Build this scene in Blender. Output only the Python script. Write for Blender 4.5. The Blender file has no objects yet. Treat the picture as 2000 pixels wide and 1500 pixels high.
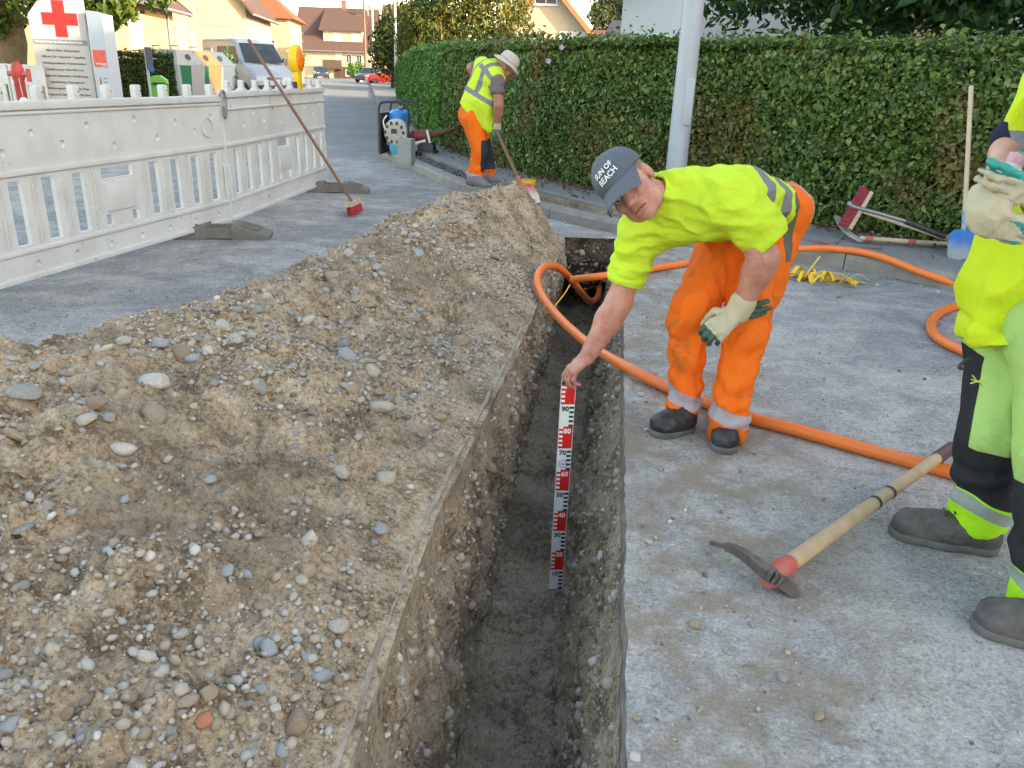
import bpy, bmesh, math, random
import numpy as np
from math import radians, sin, cos, pi, sqrt, atan, tan
from mathutils import Vector, Matrix, geometry

scene = bpy.context.scene
# ------------------------------------------------------------------ camera, sky, sun, exposure
FPX, CAMH, ROLL = 1550.0, 1.35, radians(2.1)          # focal length in pixels of the 2000 px wide photo
TILT = atan(605 * cos(ROLL) / FPX)
FWD = Vector((0, cos(TILT), -sin(TILT)))
_up = Vector((0, sin(TILT), cos(TILT)))
CR = Vector((1, 0, 0)) * cos(ROLL) + _up * sin(ROLL)
CU = _up * cos(ROLL) - Vector((1, 0, 0)) * sin(ROLL)
CP = Vector((0, 0, CAMH))
cam = bpy.data.cameras.new("camera")
cam.sensor_fit = 'HORIZONTAL'
cam.sensor_width = 36
cam.lens = FPX / 2000 * 36
cam.clip_end = 2000
cam_o = bpy.data.objects.new("camera", cam)
scene.collection.objects.link(cam_o)
M3 = Matrix((CR, CU, -FWD)).transposed()
cam_o.matrix_world = Matrix.Translation(CP) @ M3.to_4x4()
scene.camera = cam_o

SUN_EL, SUN_AZ = radians(15), radians(116)            # azimuth clockwise from +Y: low morning sun from the right, behind
world = bpy.data.worlds.new("World")
scene.world = world
world.use_nodes = True
wn = world.node_tree
sky = wn.nodes.new('ShaderNodeTexSky')
sky.sky_type = 'NISHITA'
sky.sun_disc = False
sky.sun_elevation = SUN_EL
sky.sun_rotation = SUN_AZ
sky.air_density = 1.0
sky.dust_density = 1.0
sky.ozone_density = 1.0
bg = wn.nodes['Background']
tint = wn.nodes.new('ShaderNodeMix')                    # the phone's white balance for the shade
tint.data_type = 'RGBA'; tint.blend_type = 'MULTIPLY'
tint.inputs['Factor'].default_value = 1.0
tint.inputs['B'].default_value = (1.18, 1.0, 0.80, 1)
wn.links.new(sky.outputs[0], tint.inputs['A'])
wn.links.new(tint.outputs['Result'], bg.inputs[0])
bg.inputs[1].default_value = 0.15
sun = bpy.data.lights.new("sun", 'SUN')
sun.energy = 2.0
sun.angle = radians(0.6)
sun.color = (1.0, 0.84, 0.62)
sun_o = bpy.data.objects.new("sun", sun)
scene.collection.objects.link(sun_o)
_sd = Vector((sin(SUN_AZ) * cos(SUN_EL), cos(SUN_AZ) * cos(SUN_EL), sin(SUN_EL)))
sun_o.rotation_euler = _sd.to_track_quat('Z', 'Y').to_euler()
scene.view_settings.view_transform = 'Standard'
scene.view_settings.look = 'None'
scene.view_settings.exposure = 2.45
scene.view_settings.gamma = 1
scene.cycles.max_bounces = 6
scene.cycles.transparent_max_bounces = 6

# ------------------------------------------------------------------ helpers
col = scene.collection
random.seed(7)
RNG = np.random.default_rng(11)
V = Vector


def ray(px, py):
    return FWD + CR * ((px - 1000) / FPX) - CU * ((py - 750) / FPX)


def gp(px, py, z=0.0):
    """point of the place at height z that the photo shows at a pixel"""
    d = ray(px, py)
    return CP + d * ((z - CAMH) / d.z)


def at(px, py, y):
    """point of the place at distance y that the photo shows at a pixel"""
    d = ray(px, py)
    return CP + d * (y / d.y)


def hsh(ix, iy, iz, seed):
    h = (ix * 374761393 + iy * 668265263 + iz * 1442695041 + seed * 974634777) & 0xffffffff
    h = ((h ^ (h >> 13)) * 1274126177) & 0xffffffff
    h = h ^ (h >> 16)
    return (h & 0xffff) / 65535.0


def vnoise(P, seed=0):
    P = np.asarray(P, float)
    i = np.floor(P).astype(np.int64)
    f = P - i
    f = f * f * (3 - 2 * f)
    r = 0
    for dx in (0, 1):
        wx = f[:, 0] if dx else 1 - f[:, 0]
        for dy in (0, 1):
            wy = f[:, 1] if dy else 1 - f[:, 1]
            for dz in (0, 1):
                wz = f[:, 2] if dz else 1 - f[:, 2]
                r = r + wx * wy * wz * hsh(i[:, 0] + dx, i[:, 1] + dy, i[:, 2] + dz, seed)
    return r * 2 - 1


def fbm(P, octs=4, seed=0, gain=0.5):
    P = np.asarray(P, float)
    a, r = 1.0, 0
    for k in range(octs):
        r = r + a * vnoise(P * (2.03 ** k), seed + k * 17)
        a *= gain
    return r


def tag(o, label=None, cat=None, group=None, kind=None):
    if label: o['label'] = label
    if cat: o['category'] = cat
    if group: o['group'] = group
    if kind: o['kind'] = kind
    return o


def thing(name, label, cat, loc=(0, 0, 0), rz=0.0, group=None, rot=None):
    o = bpy.data.objects.new(name, None)
    o.empty_display_size = 0.1
    col.objects.link(o)
    o.location = loc
    o.rotation_euler = rot if rot else (0, 0, rz)
    return tag(o, label, cat, group)


def link_mesh(name, me, mats, parent=None, smooth=True):
    for m in (mats if isinstance(mats, (list, tuple)) else [mats]):
        me.materials.append(m)
    if smooth is not None:
        me.polygons.foreach_set('use_smooth', [smooth] * len(me.polygons))
    o = bpy.data.objects.new(name, me)
    col.objects.link(o)
    if parent is not None:
        o.parent = parent
    return o


def np_mesh(name, verts, faces, mats, parent=None, smooth=True, midx=None):
    """verts (N,3), faces list/array of equal length polygons"""
    me = bpy.data.meshes.new(name)
    verts = np.asarray(verts, np.float32)
    faces = np.asarray(faces, np.int32)
    k = faces.shape[1]
    me.vertices.add(len(verts))
    me.vertices.foreach_set('co', verts.ravel())
    me.loops.add(faces.size)
    me.loops.foreach_set('vertex_index', faces.ravel())
    me.polygons.add(len(faces))
    me.polygons.foreach_set('loop_start', np.arange(0, faces.size, k, dtype=np.int32))
    if midx is not None:
        me.polygons.foreach_set('material_index', np.asarray(midx, np.int32))
    me.update(calc_edges=True)
    me.validate()
    return link_mesh(name, me, mats, parent, smooth)


class MB:
    """collects shapes in one bmesh; build() links them as ONE mesh object"""

    def __init__(s):
        s.bm = bmesh.new()
        s.mi = 0

    def _fin(s, vs, M=None, bevel=0):
        fs = set()
        for v in vs:
            if M is not None: v.co = M @ v.co
            for f in v.link_faces: fs.add(f)
        for f in fs: f.material_index = s.mi
        if bevel:
            es = set(e for f in fs for e in f.edges)
            r = bmesh.ops.bevel(s.bm, geom=list(es), offset=bevel, segments=2, affect='EDGES', profile=0.6)
            for f in r['faces']: f.material_index = s.mi
        return s

    def box(s, c, d, M=None, bevel=0, taper=None):
        vs = bmesh.ops.create_cube(s.bm, size=1)['verts']
        for v in vs:
            k = (taper if (taper and v.co.z > 0) else (1, 1))
            v.co = V((v.co.x * d[0] * k[0] + c[0], v.co.y * d[1] * k[1] + c[1], v.co.z * d[2] + c[2]))
        return s._fin(vs, M, bevel)

    def bar(s, p0, p1, w, h, bevel=0):
        p0, p1 = V(p0), V(p1)
        q = (p1 - p0).to_track_quat('Z', 'Y').to_matrix().to_4x4()
        return s.box((0, 0, 0), (w, h, (p1 - p0).length), Matrix.Translation((p0 + p1) / 2) @ q, bevel)

    def tube(s, pts, r, n=10, cap=True):
        pts = [V(p) for p in pts]
        rs = r if isinstance(r, (list, tuple)) else [r] * len(pts)
        rings, nrm = [], None
        for i, p in enumerate(pts):
            t = (pts[min(i + 1, len(pts) - 1)] - pts[max(i - 1, 0)])
            t = t.normalized() if t.length > 1e-9 else V((0, 0, 1))
            if nrm is None:
                nrm = t.orthogonal().normalized()
            nrm = (nrm - t * nrm.dot(t)).normalized()
            b = t.cross(nrm)
            rings.append([s.bm.verts.new(p + (nrm * cos(2 * pi * k / n) + b * sin(2 * pi * k / n)) * rs[i]) for k in range(n)])
        for a, b in zip(rings, rings[1:]):
            for k in range(n):
                s.bm.faces.new((a[k], a[(k + 1) % n], b[(k + 1) % n], b[k])).material_index = s.mi
        if cap:
            s.bm.faces.new(rings[0][::-1]).material_index = s.mi
            s.bm.faces.new(rings[-1]).material_index = s.mi
        return s

    def cyl(s, p0, p1, r0, r1=None, n=16):
        return s.tube([p0, p1], [r0, r0 if r1 is None else r1], n)

    def lathe(s, prof, n=24, M=None, sx=1, sy=1):
        rings = []
        for (r, z) in prof:
            ring = []
            for k in range(n):
                c = V((r * cos(2 * pi * k / n) * sx, r * sin(2 * pi * k / n) * sy, z))
                ring.append(s.bm.verts.new(M @ c if M is not None else c))
            rings.append(ring)
        for a, b in zip(rings, rings[1:]):
            for k in range(n):
                s.bm.faces.new((a[k], a[(k + 1) % n], b[(k + 1) % n], b[k])).material_index = s.mi
        s.bm.faces.new(rings[0][::-1]).material_index = s.mi
        s.bm.faces.new(rings[-1]).material_index = s.mi
        return s

    def prism(s, poly, h, M=None, bevel=0):
        """polygon in local xy extruded along local z from 0 to h"""
        a = [s.bm.verts.new((p[0], p[1], 0)) for p in poly]
        b = [s.bm.verts.new((p[0], p[1], h)) for p in poly]
        n = len(poly)
        s.bm.faces.new(a[::-1]); s.bm.faces.new(b)
        for k in range(n):
            s.bm.faces.new((a[k], a[(k + 1) % n], b[(k + 1) % n], b[k]))
        return s._fin(a + b, M, bevel)

    def loft(s, rings, cap=True):
        R = [[s.bm.verts.new(V(p)) for p in ring] for ring in rings]
        n = len(R[0])
        for a, b in zip(R, R[1:]):
            for k in range(n):
                s.bm.faces.new((a[k], a[(k + 1) % n], b[(k + 1) % n], b[k])).material_index = s.mi
        if cap:
            s.bm.faces.new(R[0][::-1]).material_index = s.mi
            s.bm.faces.new(R[-1]).material_index = s.mi
        return s

    def quad(s, *ps):
        s.bm.faces.new([s.bm.verts.new(V(p)) for p in ps]).material_index = s.mi
        return s

    def build(s, name, mats, parent=None, smooth=False, loc=None):
        bmesh.ops.recalc_face_normals(s.bm, faces=s.bm.faces)
        me = bpy.data.meshes.new(name)
        if loc is not None:
            bmesh.ops.translate(s.bm, verts=s.bm.verts, vec=-V(loc))
        s.bm.to_mesh(me); s.bm.free()
        o = link_mesh(name, me, mats, parent, None)
        if smooth:
            me.polygons.foreach_set('use_smooth', [True] * len(me.polygons))
            me.set_sharp_from_angle(angle=radians(38))
        return o


def spline(pts, n=12):
    """Catmull-Rom through points"""
    P = [V(p) for p in pts]
    P = [P[0] * 2 - P[1]] + P + [P[-1] * 2 - P[-2]]
    out = []
    for i in range(1, len(P) - 2):
        a, b, c, d = P[i - 1:i + 3]
        for k in range(n):
            t = k / n
            out.append(0.5 * ((2 * b) + (c - a) * t + (2 * a - 5 * b + 4 * c - d) * t * t + (3 * b - a - 3 * c + d) * t ** 3))
    out.append(P[-2])
    return out


def text_mesh(name, s, size, M, mat, parent=None, thick=0.001, align='CENTER', bold=0.0, sx=1.0):
    cu = bpy.data.curves.new(name, 'FONT')
    cu.body = s; cu.size = size; cu.align_x = align; cu.align_y = 'CENTER'
    cu.extrude = thick; cu.offset = bold; cu.resolution_u = 3
    o = bpy.data.objects.new(name, cu)
    col.objects.link(o)
    dg = bpy.context.evaluated_depsgraph_get()
    me = bpy.data.meshes.new_from_object(o.evaluated_get(dg))
    bpy.data.objects.remove(o); bpy.data.curves.remove(cu)
    me.transform(M @ Matrix.Scale(sx, 4, (1, 0, 0)))
    me.name = name
    return link_mesh(name, me, mat, parent, False)


def frame(o, x, y, z=None):
    """4x4 from origin and axes"""
    x, y = V(x).normalized(), V(y)
    y = (y - x * y.dot(x)).normalized()
    z = x.cross(y)
    return Matrix.Translation(V(o)) @ Matrix((x, y, z)).transposed().to_4x4()


# ------------------------------------------------------------------ materials
def mat(name, c, rough=0.6, noise=None, bump=None, spec=0.5, metal=0.0, sub=None, trans=0):
    """noise = (scale, second colour, amount, contrast); bump = (scale, strength, distance)"""
    m = bpy.data.materials.new(name)
    m.use_nodes = True
    nt = m.node_tree
    b = nt.nodes['Principled BSDF']
    b.inputs['Base Color'].default_value = (*c, 1)
    b.inputs['Roughness'].default_value = rough
    b.inputs['Specular IOR Level'].default_value = spec
    b.inputs['Metallic'].default_value = metal
    if trans: b.inputs['Transmission Weight'].default_value = trans
    if sub:
        b.inputs['Subsurface Weight'].default_value = sub[0]
        b.inputs['Subsurface Radius'].default_value = sub[1]
        b.inputs['Subsurface Scale'].default_value = sub[2]
    tc = nt.nodes.new('ShaderNodeTexCoord')
    if noise:
        n = nt.nodes.new('ShaderNodeTexNoise')
        n.inputs['Scale'].default_value = noise[0]
        n.inputs['Detail'].default_value = 6
        n.inputs['Roughness'].default_value = 0.65
        nt.links.new(tc.outputs['Object'], n.inputs['Vector'])
        r = nt.nodes.new('ShaderNodeValToRGB')
        k = noise[3] if len(noise) > 3 else 0.15
        r.color_ramp.elements[0].position = 0.5 - k
        r.color_ramp.elements[1].position = 0.5 + k
        mx = nt.nodes.new('ShaderNodeMix'); mx.data_type = 'RGBA'
        mu = nt.nodes.new('ShaderNodeMath'); mu.operation = 'MULTIPLY'; mu.inputs[1].default_value = noise[2]
        nt.links.new(n.outputs['Fac'], r.inputs[0])
        nt.links.new(r.outputs[0], mu.inputs[0])
        nt.links.new(mu.outputs[0], mx.inputs['Factor'])
        mx.inputs['A'].default_value = (*c, 1)
        mx.inputs['B'].default_value = (*noise[1], 1)
        nt.links.new(mx.outputs['Result'], b.inputs['Base Color'])
    if bump:
        n2 = nt.nodes.new('ShaderNodeTexNoise')
        n2.inputs['Scale'].default_value = bump[0]
        n2.inputs['Detail'].default_value = 4
        nt.links.new(tc.outputs['Object'], n2.inputs['Vector'])
        bp = nt.nodes.new('ShaderNodeBump')
        bp.inputs['Strength'].default_value = bump[1]
        bp.inputs['Distance'].default_value = bump[2]
        nt.links.new(n2.outputs['Fac'], bp.inputs['Height'])
        nt.links.new(bp.outputs[0], b.inputs['Normal'])
    return m


class NT:
    """tiny node-graph writer"""

    def __init__(s, name):
        s.m = bpy.data.materials.new(name); s.m.use_nodes = True
        s.t = s.m.node_tree; s.b = s.t.nodes['Principled BSDF']
        s.tc = s.t.nodes.new('ShaderNodeTexCoord').outputs['Object']

    def n(s, typ, **kw):
        return s.t.nodes.new(typ)

    def put(s, sock, v):
        if hasattr(v, 'is_output') or hasattr(v, 'links'):
            s.t.links.new(v, sock)
        elif isinstance(v, (tuple, list)) and len(v) == 3 and sock.type == 'RGBA':
            sock.default_value = (*v, 1)
        else:
            sock.default_value = v

    def math(s, op, a, b=0.5, c=None):
        n = s.n('ShaderNodeMath'); n.operation = op
        s.put(n.inputs[0], a); s.put(n.inputs[1], b)
        if c is not None: s.put(n.inputs[2], c)
        return n.outputs[0]

    def noise(s, scale, detail=5, rough=0.6, vec=None, dist=0):
        n = s.n('ShaderNodeTexNoise')
        n.inputs['Scale'].default_value = scale; n.inputs['Detail'].default_value = detail
        n.inputs['Roughness'].default_value = rough; n.inputs['Distortion'].default_value = dist
        s.t.links.new(vec or s.tc, n.inputs['Vector'])
        return n.outputs['Fac']

    def voro(s, scale, feat='F1', out='Distance', vec=None):
        n = s.n('ShaderNodeTexVoronoi'); n.feature = feat
        n.inputs['Scale'].default_value = scale
        s.t.links.new(vec or s.tc, n.inputs['Vector'])
        return n.outputs[out]

    def mapping(s, scale=(1, 1, 1), loc=(0, 0, 0), vec=None):
        n = s.n('ShaderNodeMapping')
        n.inputs['Scale'].default_value = scale; n.inputs['Location'].default_value = loc
        s.t.links.new(vec or s.tc, n.inputs['Vector'])
        return n.outputs[0]

    def step(s, v, lo, hi):
        n = s.n('ShaderNodeMapRange'); n.interpolation_type = 'SMOOTHSTEP'
        s.put(n.inputs['Value'], v)
        n.inputs['From Min'].default_value = lo; n.inputs['From Max'].default_value = hi
        return n.outputs[0]

    def mix(s, f, a, b):
        n = s.n('ShaderNodeMix'); n.data_type = 'RGBA'
        s.put(n.inputs['Factor'], f); s.put(n.inputs['A'], a); s.put(n.inputs['B'], b)
        return n.outputs['Result']

    def bump(s, h, strength, dist):
        n = s.n('ShaderNodeBump')
        n.inputs['Strength'].default_value = strength; n.inputs['Distance'].default_value = dist
        s.t.links.new(h, n.inputs['Height'])
        s.t.links.new(n.outputs[0], s.b.inputs['Normal'])

    def attr(s, name):
        n = s.n('ShaderNodeAttribute'); n.attribute_name = name
        return n.outputs['Fac']

    def xyz(s, vec=None):
        n = s.n('ShaderNodeSeparateXYZ'); s.t.links.new(vec or s.tc, n.inputs[0])
        return n.outputs

    def island(s):
        return s.n('ShaderNodeNewGeometry').outputs['Random Per Island']

    def done(s, colr, rough=0.8, spec=0.3):
        s.put(s.b.inputs['Base Color'], colr)
        s.put(s.b.inputs['Roughness'], rough)
        s.b.inputs['Specular IOR Level'].default_value = spec
        return s.m


def ramp3(g, f, a, b, c):
    return g.mix(g.step(f, 0.5, 1.0), g.mix(g.step(f, 0.0, 0.5), a, b), c)
# ------------------------------------------------------------------ materials of the setting
def make_asphalt():
    g = NT("dusty_asphalt")
    big = g.noise(0.55, 4, 0.6)
    mid = g.noise(3.4, 10, 0.82, dist=0.3)
    fine = g.noise(95, 3, 0.8)
    speck = g.voro(140)
    fs = g.step(g.math('ADD', g.math('MULTIPLY', fine, 0.6), g.math('MULTIPLY', g.noise(38, 4, 0.8), 0.4)), 0.32, 0.68)
    base = ramp3(g, fs, (0.08, 0.08, 0.083), (0.23, 0.228, 0.23), (0.46, 0.45, 0.445))
    dust = ramp3(g, fs, (0.27, 0.252, 0.235), (0.47, 0.445, 0.42), (0.63, 0.60, 0.57))
    streak = g.noise(1.0, 9, 0.78, vec=g.mapping((1.2, 1.7, 1), (3, 1, 0)), dist=1.0)
    d1 = g.step(g.math('ADD', g.math('MULTIPLY', mid, 0.55), g.math('MULTIPLY', streak, 0.55)), 0.47, 0.66)
    o = g.xyz()
    # mud and sand trodden out along the trench
    dx = g.math('ABSOLUTE', g.math('SUBTRACT', o[0], g.math('ADD', g.math('MULTIPLY', o[1], 0.1145), 0.33)))
    near = g.math('SUBTRACT', 1.0, g.step(dx, 0.3, 1.9))
    far = g.math('SUBTRACT', 1.0, g.step(g.math('ABSOLUTE', g.math('SUBTRACT', o[1], 4.0)), 7.0, 14.0))
    d = g.math('MULTIPLY', g.math('ADD', g.math('MULTIPLY', d1, 0.9), g.math('MULTIPLY', near, 0.45)), far)
    c = g.mix(d, base, dust)
    sandm = g.math('MULTIPLY', g.math('MULTIPLY', g.math('SUBTRACT', 1.0, g.step(dx, 0.25, 0.75)), g.step(g.noise(5, 5, 0.7), 0.38, 0.62)), 0.8)
    c = g.mix(sandm, c, g.mix(fine, (0.20, 0.145, 0.095), (0.36, 0.28, 0.20)))
    dark = g.math('MULTIPLY', g.step(g.noise(9, 6, 0.85), 0.58, 0.66), 0.55)
    c = g.mix(dark, c, (0.10, 0.095, 0.09))
    c = g.mix(g.math('MULTIPLY', g.step(big, 0.42, 0.6), 0.25), c, (0.13, 0.135, 0.145))
    # tiny loose grit
    grit = g.math('MULTIPLY', g.math('SUBTRACT', 1, g.step(g.voro(70), 0.12, 0.2)), g.step(g.noise(3.3, 4, 0.7), 0.45, 0.6))
    c = g.mix(g.math('MULTIPLY', grit, 0.7), c, (0.45, 0.42, 0.40))
    h = g.math('ADD', fs, g.math('MULTIPLY', grit, 0.8))
    g.bump(h, 0.7, 0.005)
    return g.done(c, 0.88, 0.25)


def make_soil(name, lo, mid, hi, bumpd=0.012, sc=1.0):
    g = NT(name)
    a = g.noise(6 * sc, 6, 0.7)
    b = g.noise(55 * sc, 5, 0.75)
    f = g.math('ADD', g.math('MULTIPLY', a, 0.55), g.math('MULTIPLY', b, 0.5))
    c = ramp3(g, g.step(f, 0.40, 0.66), lo, mid, hi)
    # fine gravel grains: little pale stones in the earth
    v = g.n('ShaderNodeTexVoronoi'); v.inputs['Scale'].default_value = 95 * sc
    g.t.links.new(g.mapping((1, 1, 1), vec=g.tc), v.inputs['Vector'])
    keep = g.step(g.xyz(v.outputs['Color'])[0], 0.62, 0.66)
    gr = g.math('MULTIPLY', g.math('SUBTRACT', 1, g.step(v.outputs['Distance'], 0.30, 0.40)), keep)
    gc = g.mix(g.xyz(v.outputs['Color'])[1], (0.24, 0.21, 0.185), (0.44, 0.41, 0.38))
    c = g.mix(g.math('MULTIPLY', gr, 0.6), c, gc)
    c = g.mix(g.math('MULTIPLY', g.step(g.noise(1.4 * sc, 3), 0.5, 0.62), 0.5), c, g.mix(b, (0.17, 0.125, 0.085), (0.30, 0.25, 0.19)))
    h = g.math('ADD', g.math('MULTIPLY', g.noise(28 * sc, 6, 0.75), 1.0), g.math('ADD', g.math('MULTIPLY', b, 0.5), g.math('MULTIPLY', gr, 0.35)))
    g.bump(h, 1.0, bumpd * 1.5)
    return g.done(c, 0.95, 0.15)


def make_leaf(name, cols, patch=None, rough=0.45):
    """leaf colours vary leaf by leaf; patch = (scale, lo, hi, colours) makes patches of another tint"""
    g = NT(name)
    r = g.island()
    def rc(cs, f):
        return ramp3(g, f, *cs)
    c = rc(cols, r)
    if patch:
        f = g.step(g.noise(patch[0], 3, 0.6), patch[1], patch[2])
        c = g.mix(f, c, rc(patch[3], g.math('FRACT', g.math('MULTIPLY', r, 7.31))))
    g.done(c, rough, 0.4)
    tr = g.n('ShaderNodeBsdfTranslucent')
    g.put(tr.inputs['Color'], c)
    mx = g.n('ShaderNodeMixShader'); mx.inputs[0].default_value = 0.3
    g.t.links.new(g.b.outputs[0], mx.inputs[1]); g.t.links.new(tr.outputs[0], mx.inputs[2])
    g.t.links.new(mx.outputs[0], g.t.nodes['Material Output'].inputs['Surface'])
    return g.m


M_ASPH = make_asphalt()
M_SOIL = make_soil("gravel_soil", (0.19, 0.135, 0.083), (0.47, 0.36, 0.245), (0.62, 0.515, 0.385))
M_WALL = make_soil("trench_soil", (0.20, 0.145, 0.095), (0.50, 0.39, 0.275), (0.64, 0.535, 0.41), 0.018)
M_CLAY = make_soil("damp_clay", (0.26, 0.21, 0.16), (0.56, 0.46, 0.35), (0.66, 0.56, 0.44), 0.028, 0.7)
M_CUT = mat("cut_asphalt", (0.17, 0.125, 0.095), 0.9, (7, (0.48, 0.42, 0.38), 0.9, 0.10), (60, 0.8, 0.006))
M_TOP = mat("dusty_edge", (0.25, 0.185, 0.125), 0.9, (9, (0.44, 0.37, 0.31), 0.9, 0.12), (70, 0.6, 0.004))
M_KERB = mat("kerb_concrete", (0.30, 0.28, 0.26), 0.9, (7, (0.17, 0.155, 0.14), 0.8, 0.2), (120, 0.5, 0.003))
M_PAVE = mat("pavement_asphalt", (0.15, 0.15, 0.155), 0.9, (60, (0.32, 0.31, 0.30), 0.8, 0.2), (140, 0.6, 0.004))
M_RUB = mat("broken_asphalt", (0.055, 0.055, 0.06), 0.85, (26, (0.26, 0.25, 0.25), 0.8, 0.12), (45, 1.0, 0.02))

# ------------------------------------------------------------------ layout of trench and kerb
def itp(pts):
    ys = [p[0] for p in pts]; xs = [p[1] for p in pts]
    def f(y):
        y = np.asarray(y, float)
        r = np.interp(y, ys, xs)
        r = np.where(y < ys[0], xs[0] + (y - ys[0]) * (xs[1] - xs[0]) / (ys[1] - ys[0]), r)
        return np.where(y > ys[-1], xs[-1] + (y - ys[-1]) * (xs[-1] - xs[-2]) / (ys[-1] - ys[-2]), r)
    return f


xL = itp([(1.25, -.33), (2.28, -.25), (3.67, -.04), (5.3, .18), (6.98, .40)])
xR = itp([(1.26, .27), (2.7, .44), (6.85, .91)])
xFL = itp([(2.0, -.142), (3.65, -.016), (6.1, .243), (7.2, .36)])
xFR = itp([(2.2, .226), (3.68, .364), (6.16, .665), (7.2, .80)])
Y0, YE = -0.9, 7.15
FLOOR = -0.80

KERB = [(-21.58, 118.5), (-6.39, 36.75), (-3.6, 21), (-2.73, 16.19), (-2.35, 13.9), (-1.62, 12.02), (-.71, 9.8), (-.07, 8.75), (.44, 7.95), (1.2, 7.12), (2.29, 6.38), (2.75, 6.1), (3.18, 5.6), (4.0, 4.3), (5.2, 1.5), (6.0, -3), (6.5, -20)]
kpts = [p for p in spline([(x, y, 0) for x, y in KERB], 10)]
# even stations along the kerb
_seg = [0.0]
for a, b in zip(kpts, kpts[1:]): _seg.append(_seg[-1] + (b - a).length)
KLEN = _seg[-1]


def kerb_at(s):
    i = min(max(int(np.searchsorted(_seg, s)) - 1, 0), len(kpts) - 2)
    t = (s - _seg[i]) / (_seg[i + 1] - _seg[i])
    p = kpts[i].lerp(kpts[i + 1], t)
    d0 = (kpts[min(i + 1, len(kpts) - 1)] - kpts[max(i - 1, 0)]).normalized()
    d1 = (kpts[min(i + 2, len(kpts) - 1)] - kpts[i]).normalized()
    d = d0.lerp(d1, t).normalized()
    return p, V((-d.y, d.x, 0))                        # normal towards the pavement


def kerb_s(x, y):
    i = min(range(len(kpts)), key=lambda k: (kpts[k] - V((x, y, 0))).length)
    return min(np.linspace(_seg[max(i - 1, 0)], _seg[min(i + 1, len(_seg) - 1)], 60), key=lambda s: (kerb_at(s)[0] - V((x, y, 0))).length)


S_SLOT0, S_SLOT1, S_RUB = kerb_s(-.35, 9.25), kerb_s(1.75, 6.75), kerb_s(-2.9, 17)

# ground sheet with the openings of the two trenches
ysr = np.linspace(Y0, YE, 300)
jl = 0.006 * vnoise(np.c_[ysr * 3, ysr * 0, ysr * 0], 3) + 0.004 * vnoise(np.c_[ysr * 17, ysr * 0, ysr * 0], 4)
jr = 0.005 * vnoise(np.c_[ysr * 9, ysr * 0, ysr * 0], 5) + 0.003 * vnoise(np.c_[ysr * 41, ysr * 0, ysr * 0], 6)
left_edge = [V((float(xL(y)) + a, y, 0)) for y, a in zip(ysr, jl)]
right_edge = [V((float(xR(y)) + a, y, 0)) for y, a in zip(ysr, jr)]
hole1 = left_edge + right_edge[::-1]
slot_s = np.linspace(S_SLOT0, S_SLOT1, 24)
hole2 = [kerb_at(s)[0] + kerb_at(s)[1] * 0.16 for s in slot_s] + [kerb_at(s)[0] + kerb_at(s)[1] * 0.50 for s in slot_s[::-1]]
outer = [V((-500, -60, 0)), V((500, -60, 0)), V((500, 900, 0)), V((-500, 900, 0))]
tris = geometry.tessellate_polygon([outer, hole1, hole2])
gv = outer + hole1 + hole2
ground = np_mesh("ground", [tuple(p) for p in gv], [t for t in tris], M_ASPH, smooth=False)
if ground.data.polygons[0].normal.z < 0: ground.data.flip_normals()
tag(ground, kind='structure')

# ------------------------------------------------------------------ the trench
def trench():
    ny, nx = 900, 210
    ys = np.linspace(Y0, YE + 1.3, ny)
    u = np.linspace(0, 1, nx)
    Yg, U = np.meshgrid(ys, u, indexing='ij')
    l, r, fl, fr = xL(Yg) + np.interp(Yg, ysr, jl), xR(Yg) + np.interp(Yg, ysr, jr), xFL(Yg), xFR(Yg)
    a, b = 0.36, 0.60                                   # left wall | floor | right wall
    tl = np.clip(U / a, 0, 1); tr = np.clip((1 - U) / (1 - b), 0, 1); tf = np.clip((U - a) / (b - a), 0, 1)
    zl = -0.045 + (FLOOR + 0.02 + 0.045) * tl ** 0.9
    zr = -0.05 + (FLOOR + 0.02 + 0.05) * tr ** 0.9
    X = np.where(U <= a, l + 0.01 + (fl - l - 0.01) * (tl ** 1.25), np.where(U >= b, r - 0.01 + (fr - r + 0.01) * tr ** 1.3, fl + (fr - fl) * tf))
    Z = np.where(U <= a, zl, np.where(U >= b, zr, FLOOR + 0.02 - 0.035 * np.sin(pi * tf)))
    P = np.c_[X.ravel(), Yg.ravel(), Z.ravel()]
    w = (np.sin(pi * np.clip(U * 1.04 - 0.02, 0, 1)) ** 0.35).ravel()
    n = 0.035 * fbm(P * 5, 3, 1) + 0.016 * fbm(P * 22, 3, 2) + 0.008 * np.abs(fbm(P * 60, 2, 9))
    n2 = 0.026 * fbm(P * 6, 2, 21) + 0.034 * (0.4 - np.abs(fbm(P * 17, 2, 22))) + 0.016 * (0.4 - np.abs(fbm(P * 48, 2, 23)))
    nx_ = np.where(U <= a, 1.0, np.where(U >= b, -1.0, 0)).ravel()
    nz_ = np.where((U > a) & (U < b), 1.0, 0.35).ravel()
    edge = np.clip(np.minimum(U, 1 - U) * 14 - 0.25, 0, 1).ravel()
    P[:, 0] += nx_ * (n + 0.012) * edge
    P[:, 2] += nz_ * n2 * edge
    P[:, 2] = np.minimum(P[:, 2], -0.03)
    idx = np.arange(ny * nx).reshape(ny, nx)
    F = np.c_[idx[:-1, :-1].ravel(), idx[:-1, 1:].ravel(), idx[1:, 1:].ravel(), idx[1:, :-1].ravel()]
    zc = P[F].mean(1)
    uc = U.ravel()[F].mean(1)
    mi = np.where((uc > a - 0.03) & (uc < b + 0.03), 1, 0)
    o = np_mesh("trench", P, F, [M_WALL, M_CLAY], midx=mi)
    return tag(o, kind='structure'), P, F, uc


trench_o, TP, TF, TU = trench()

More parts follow.
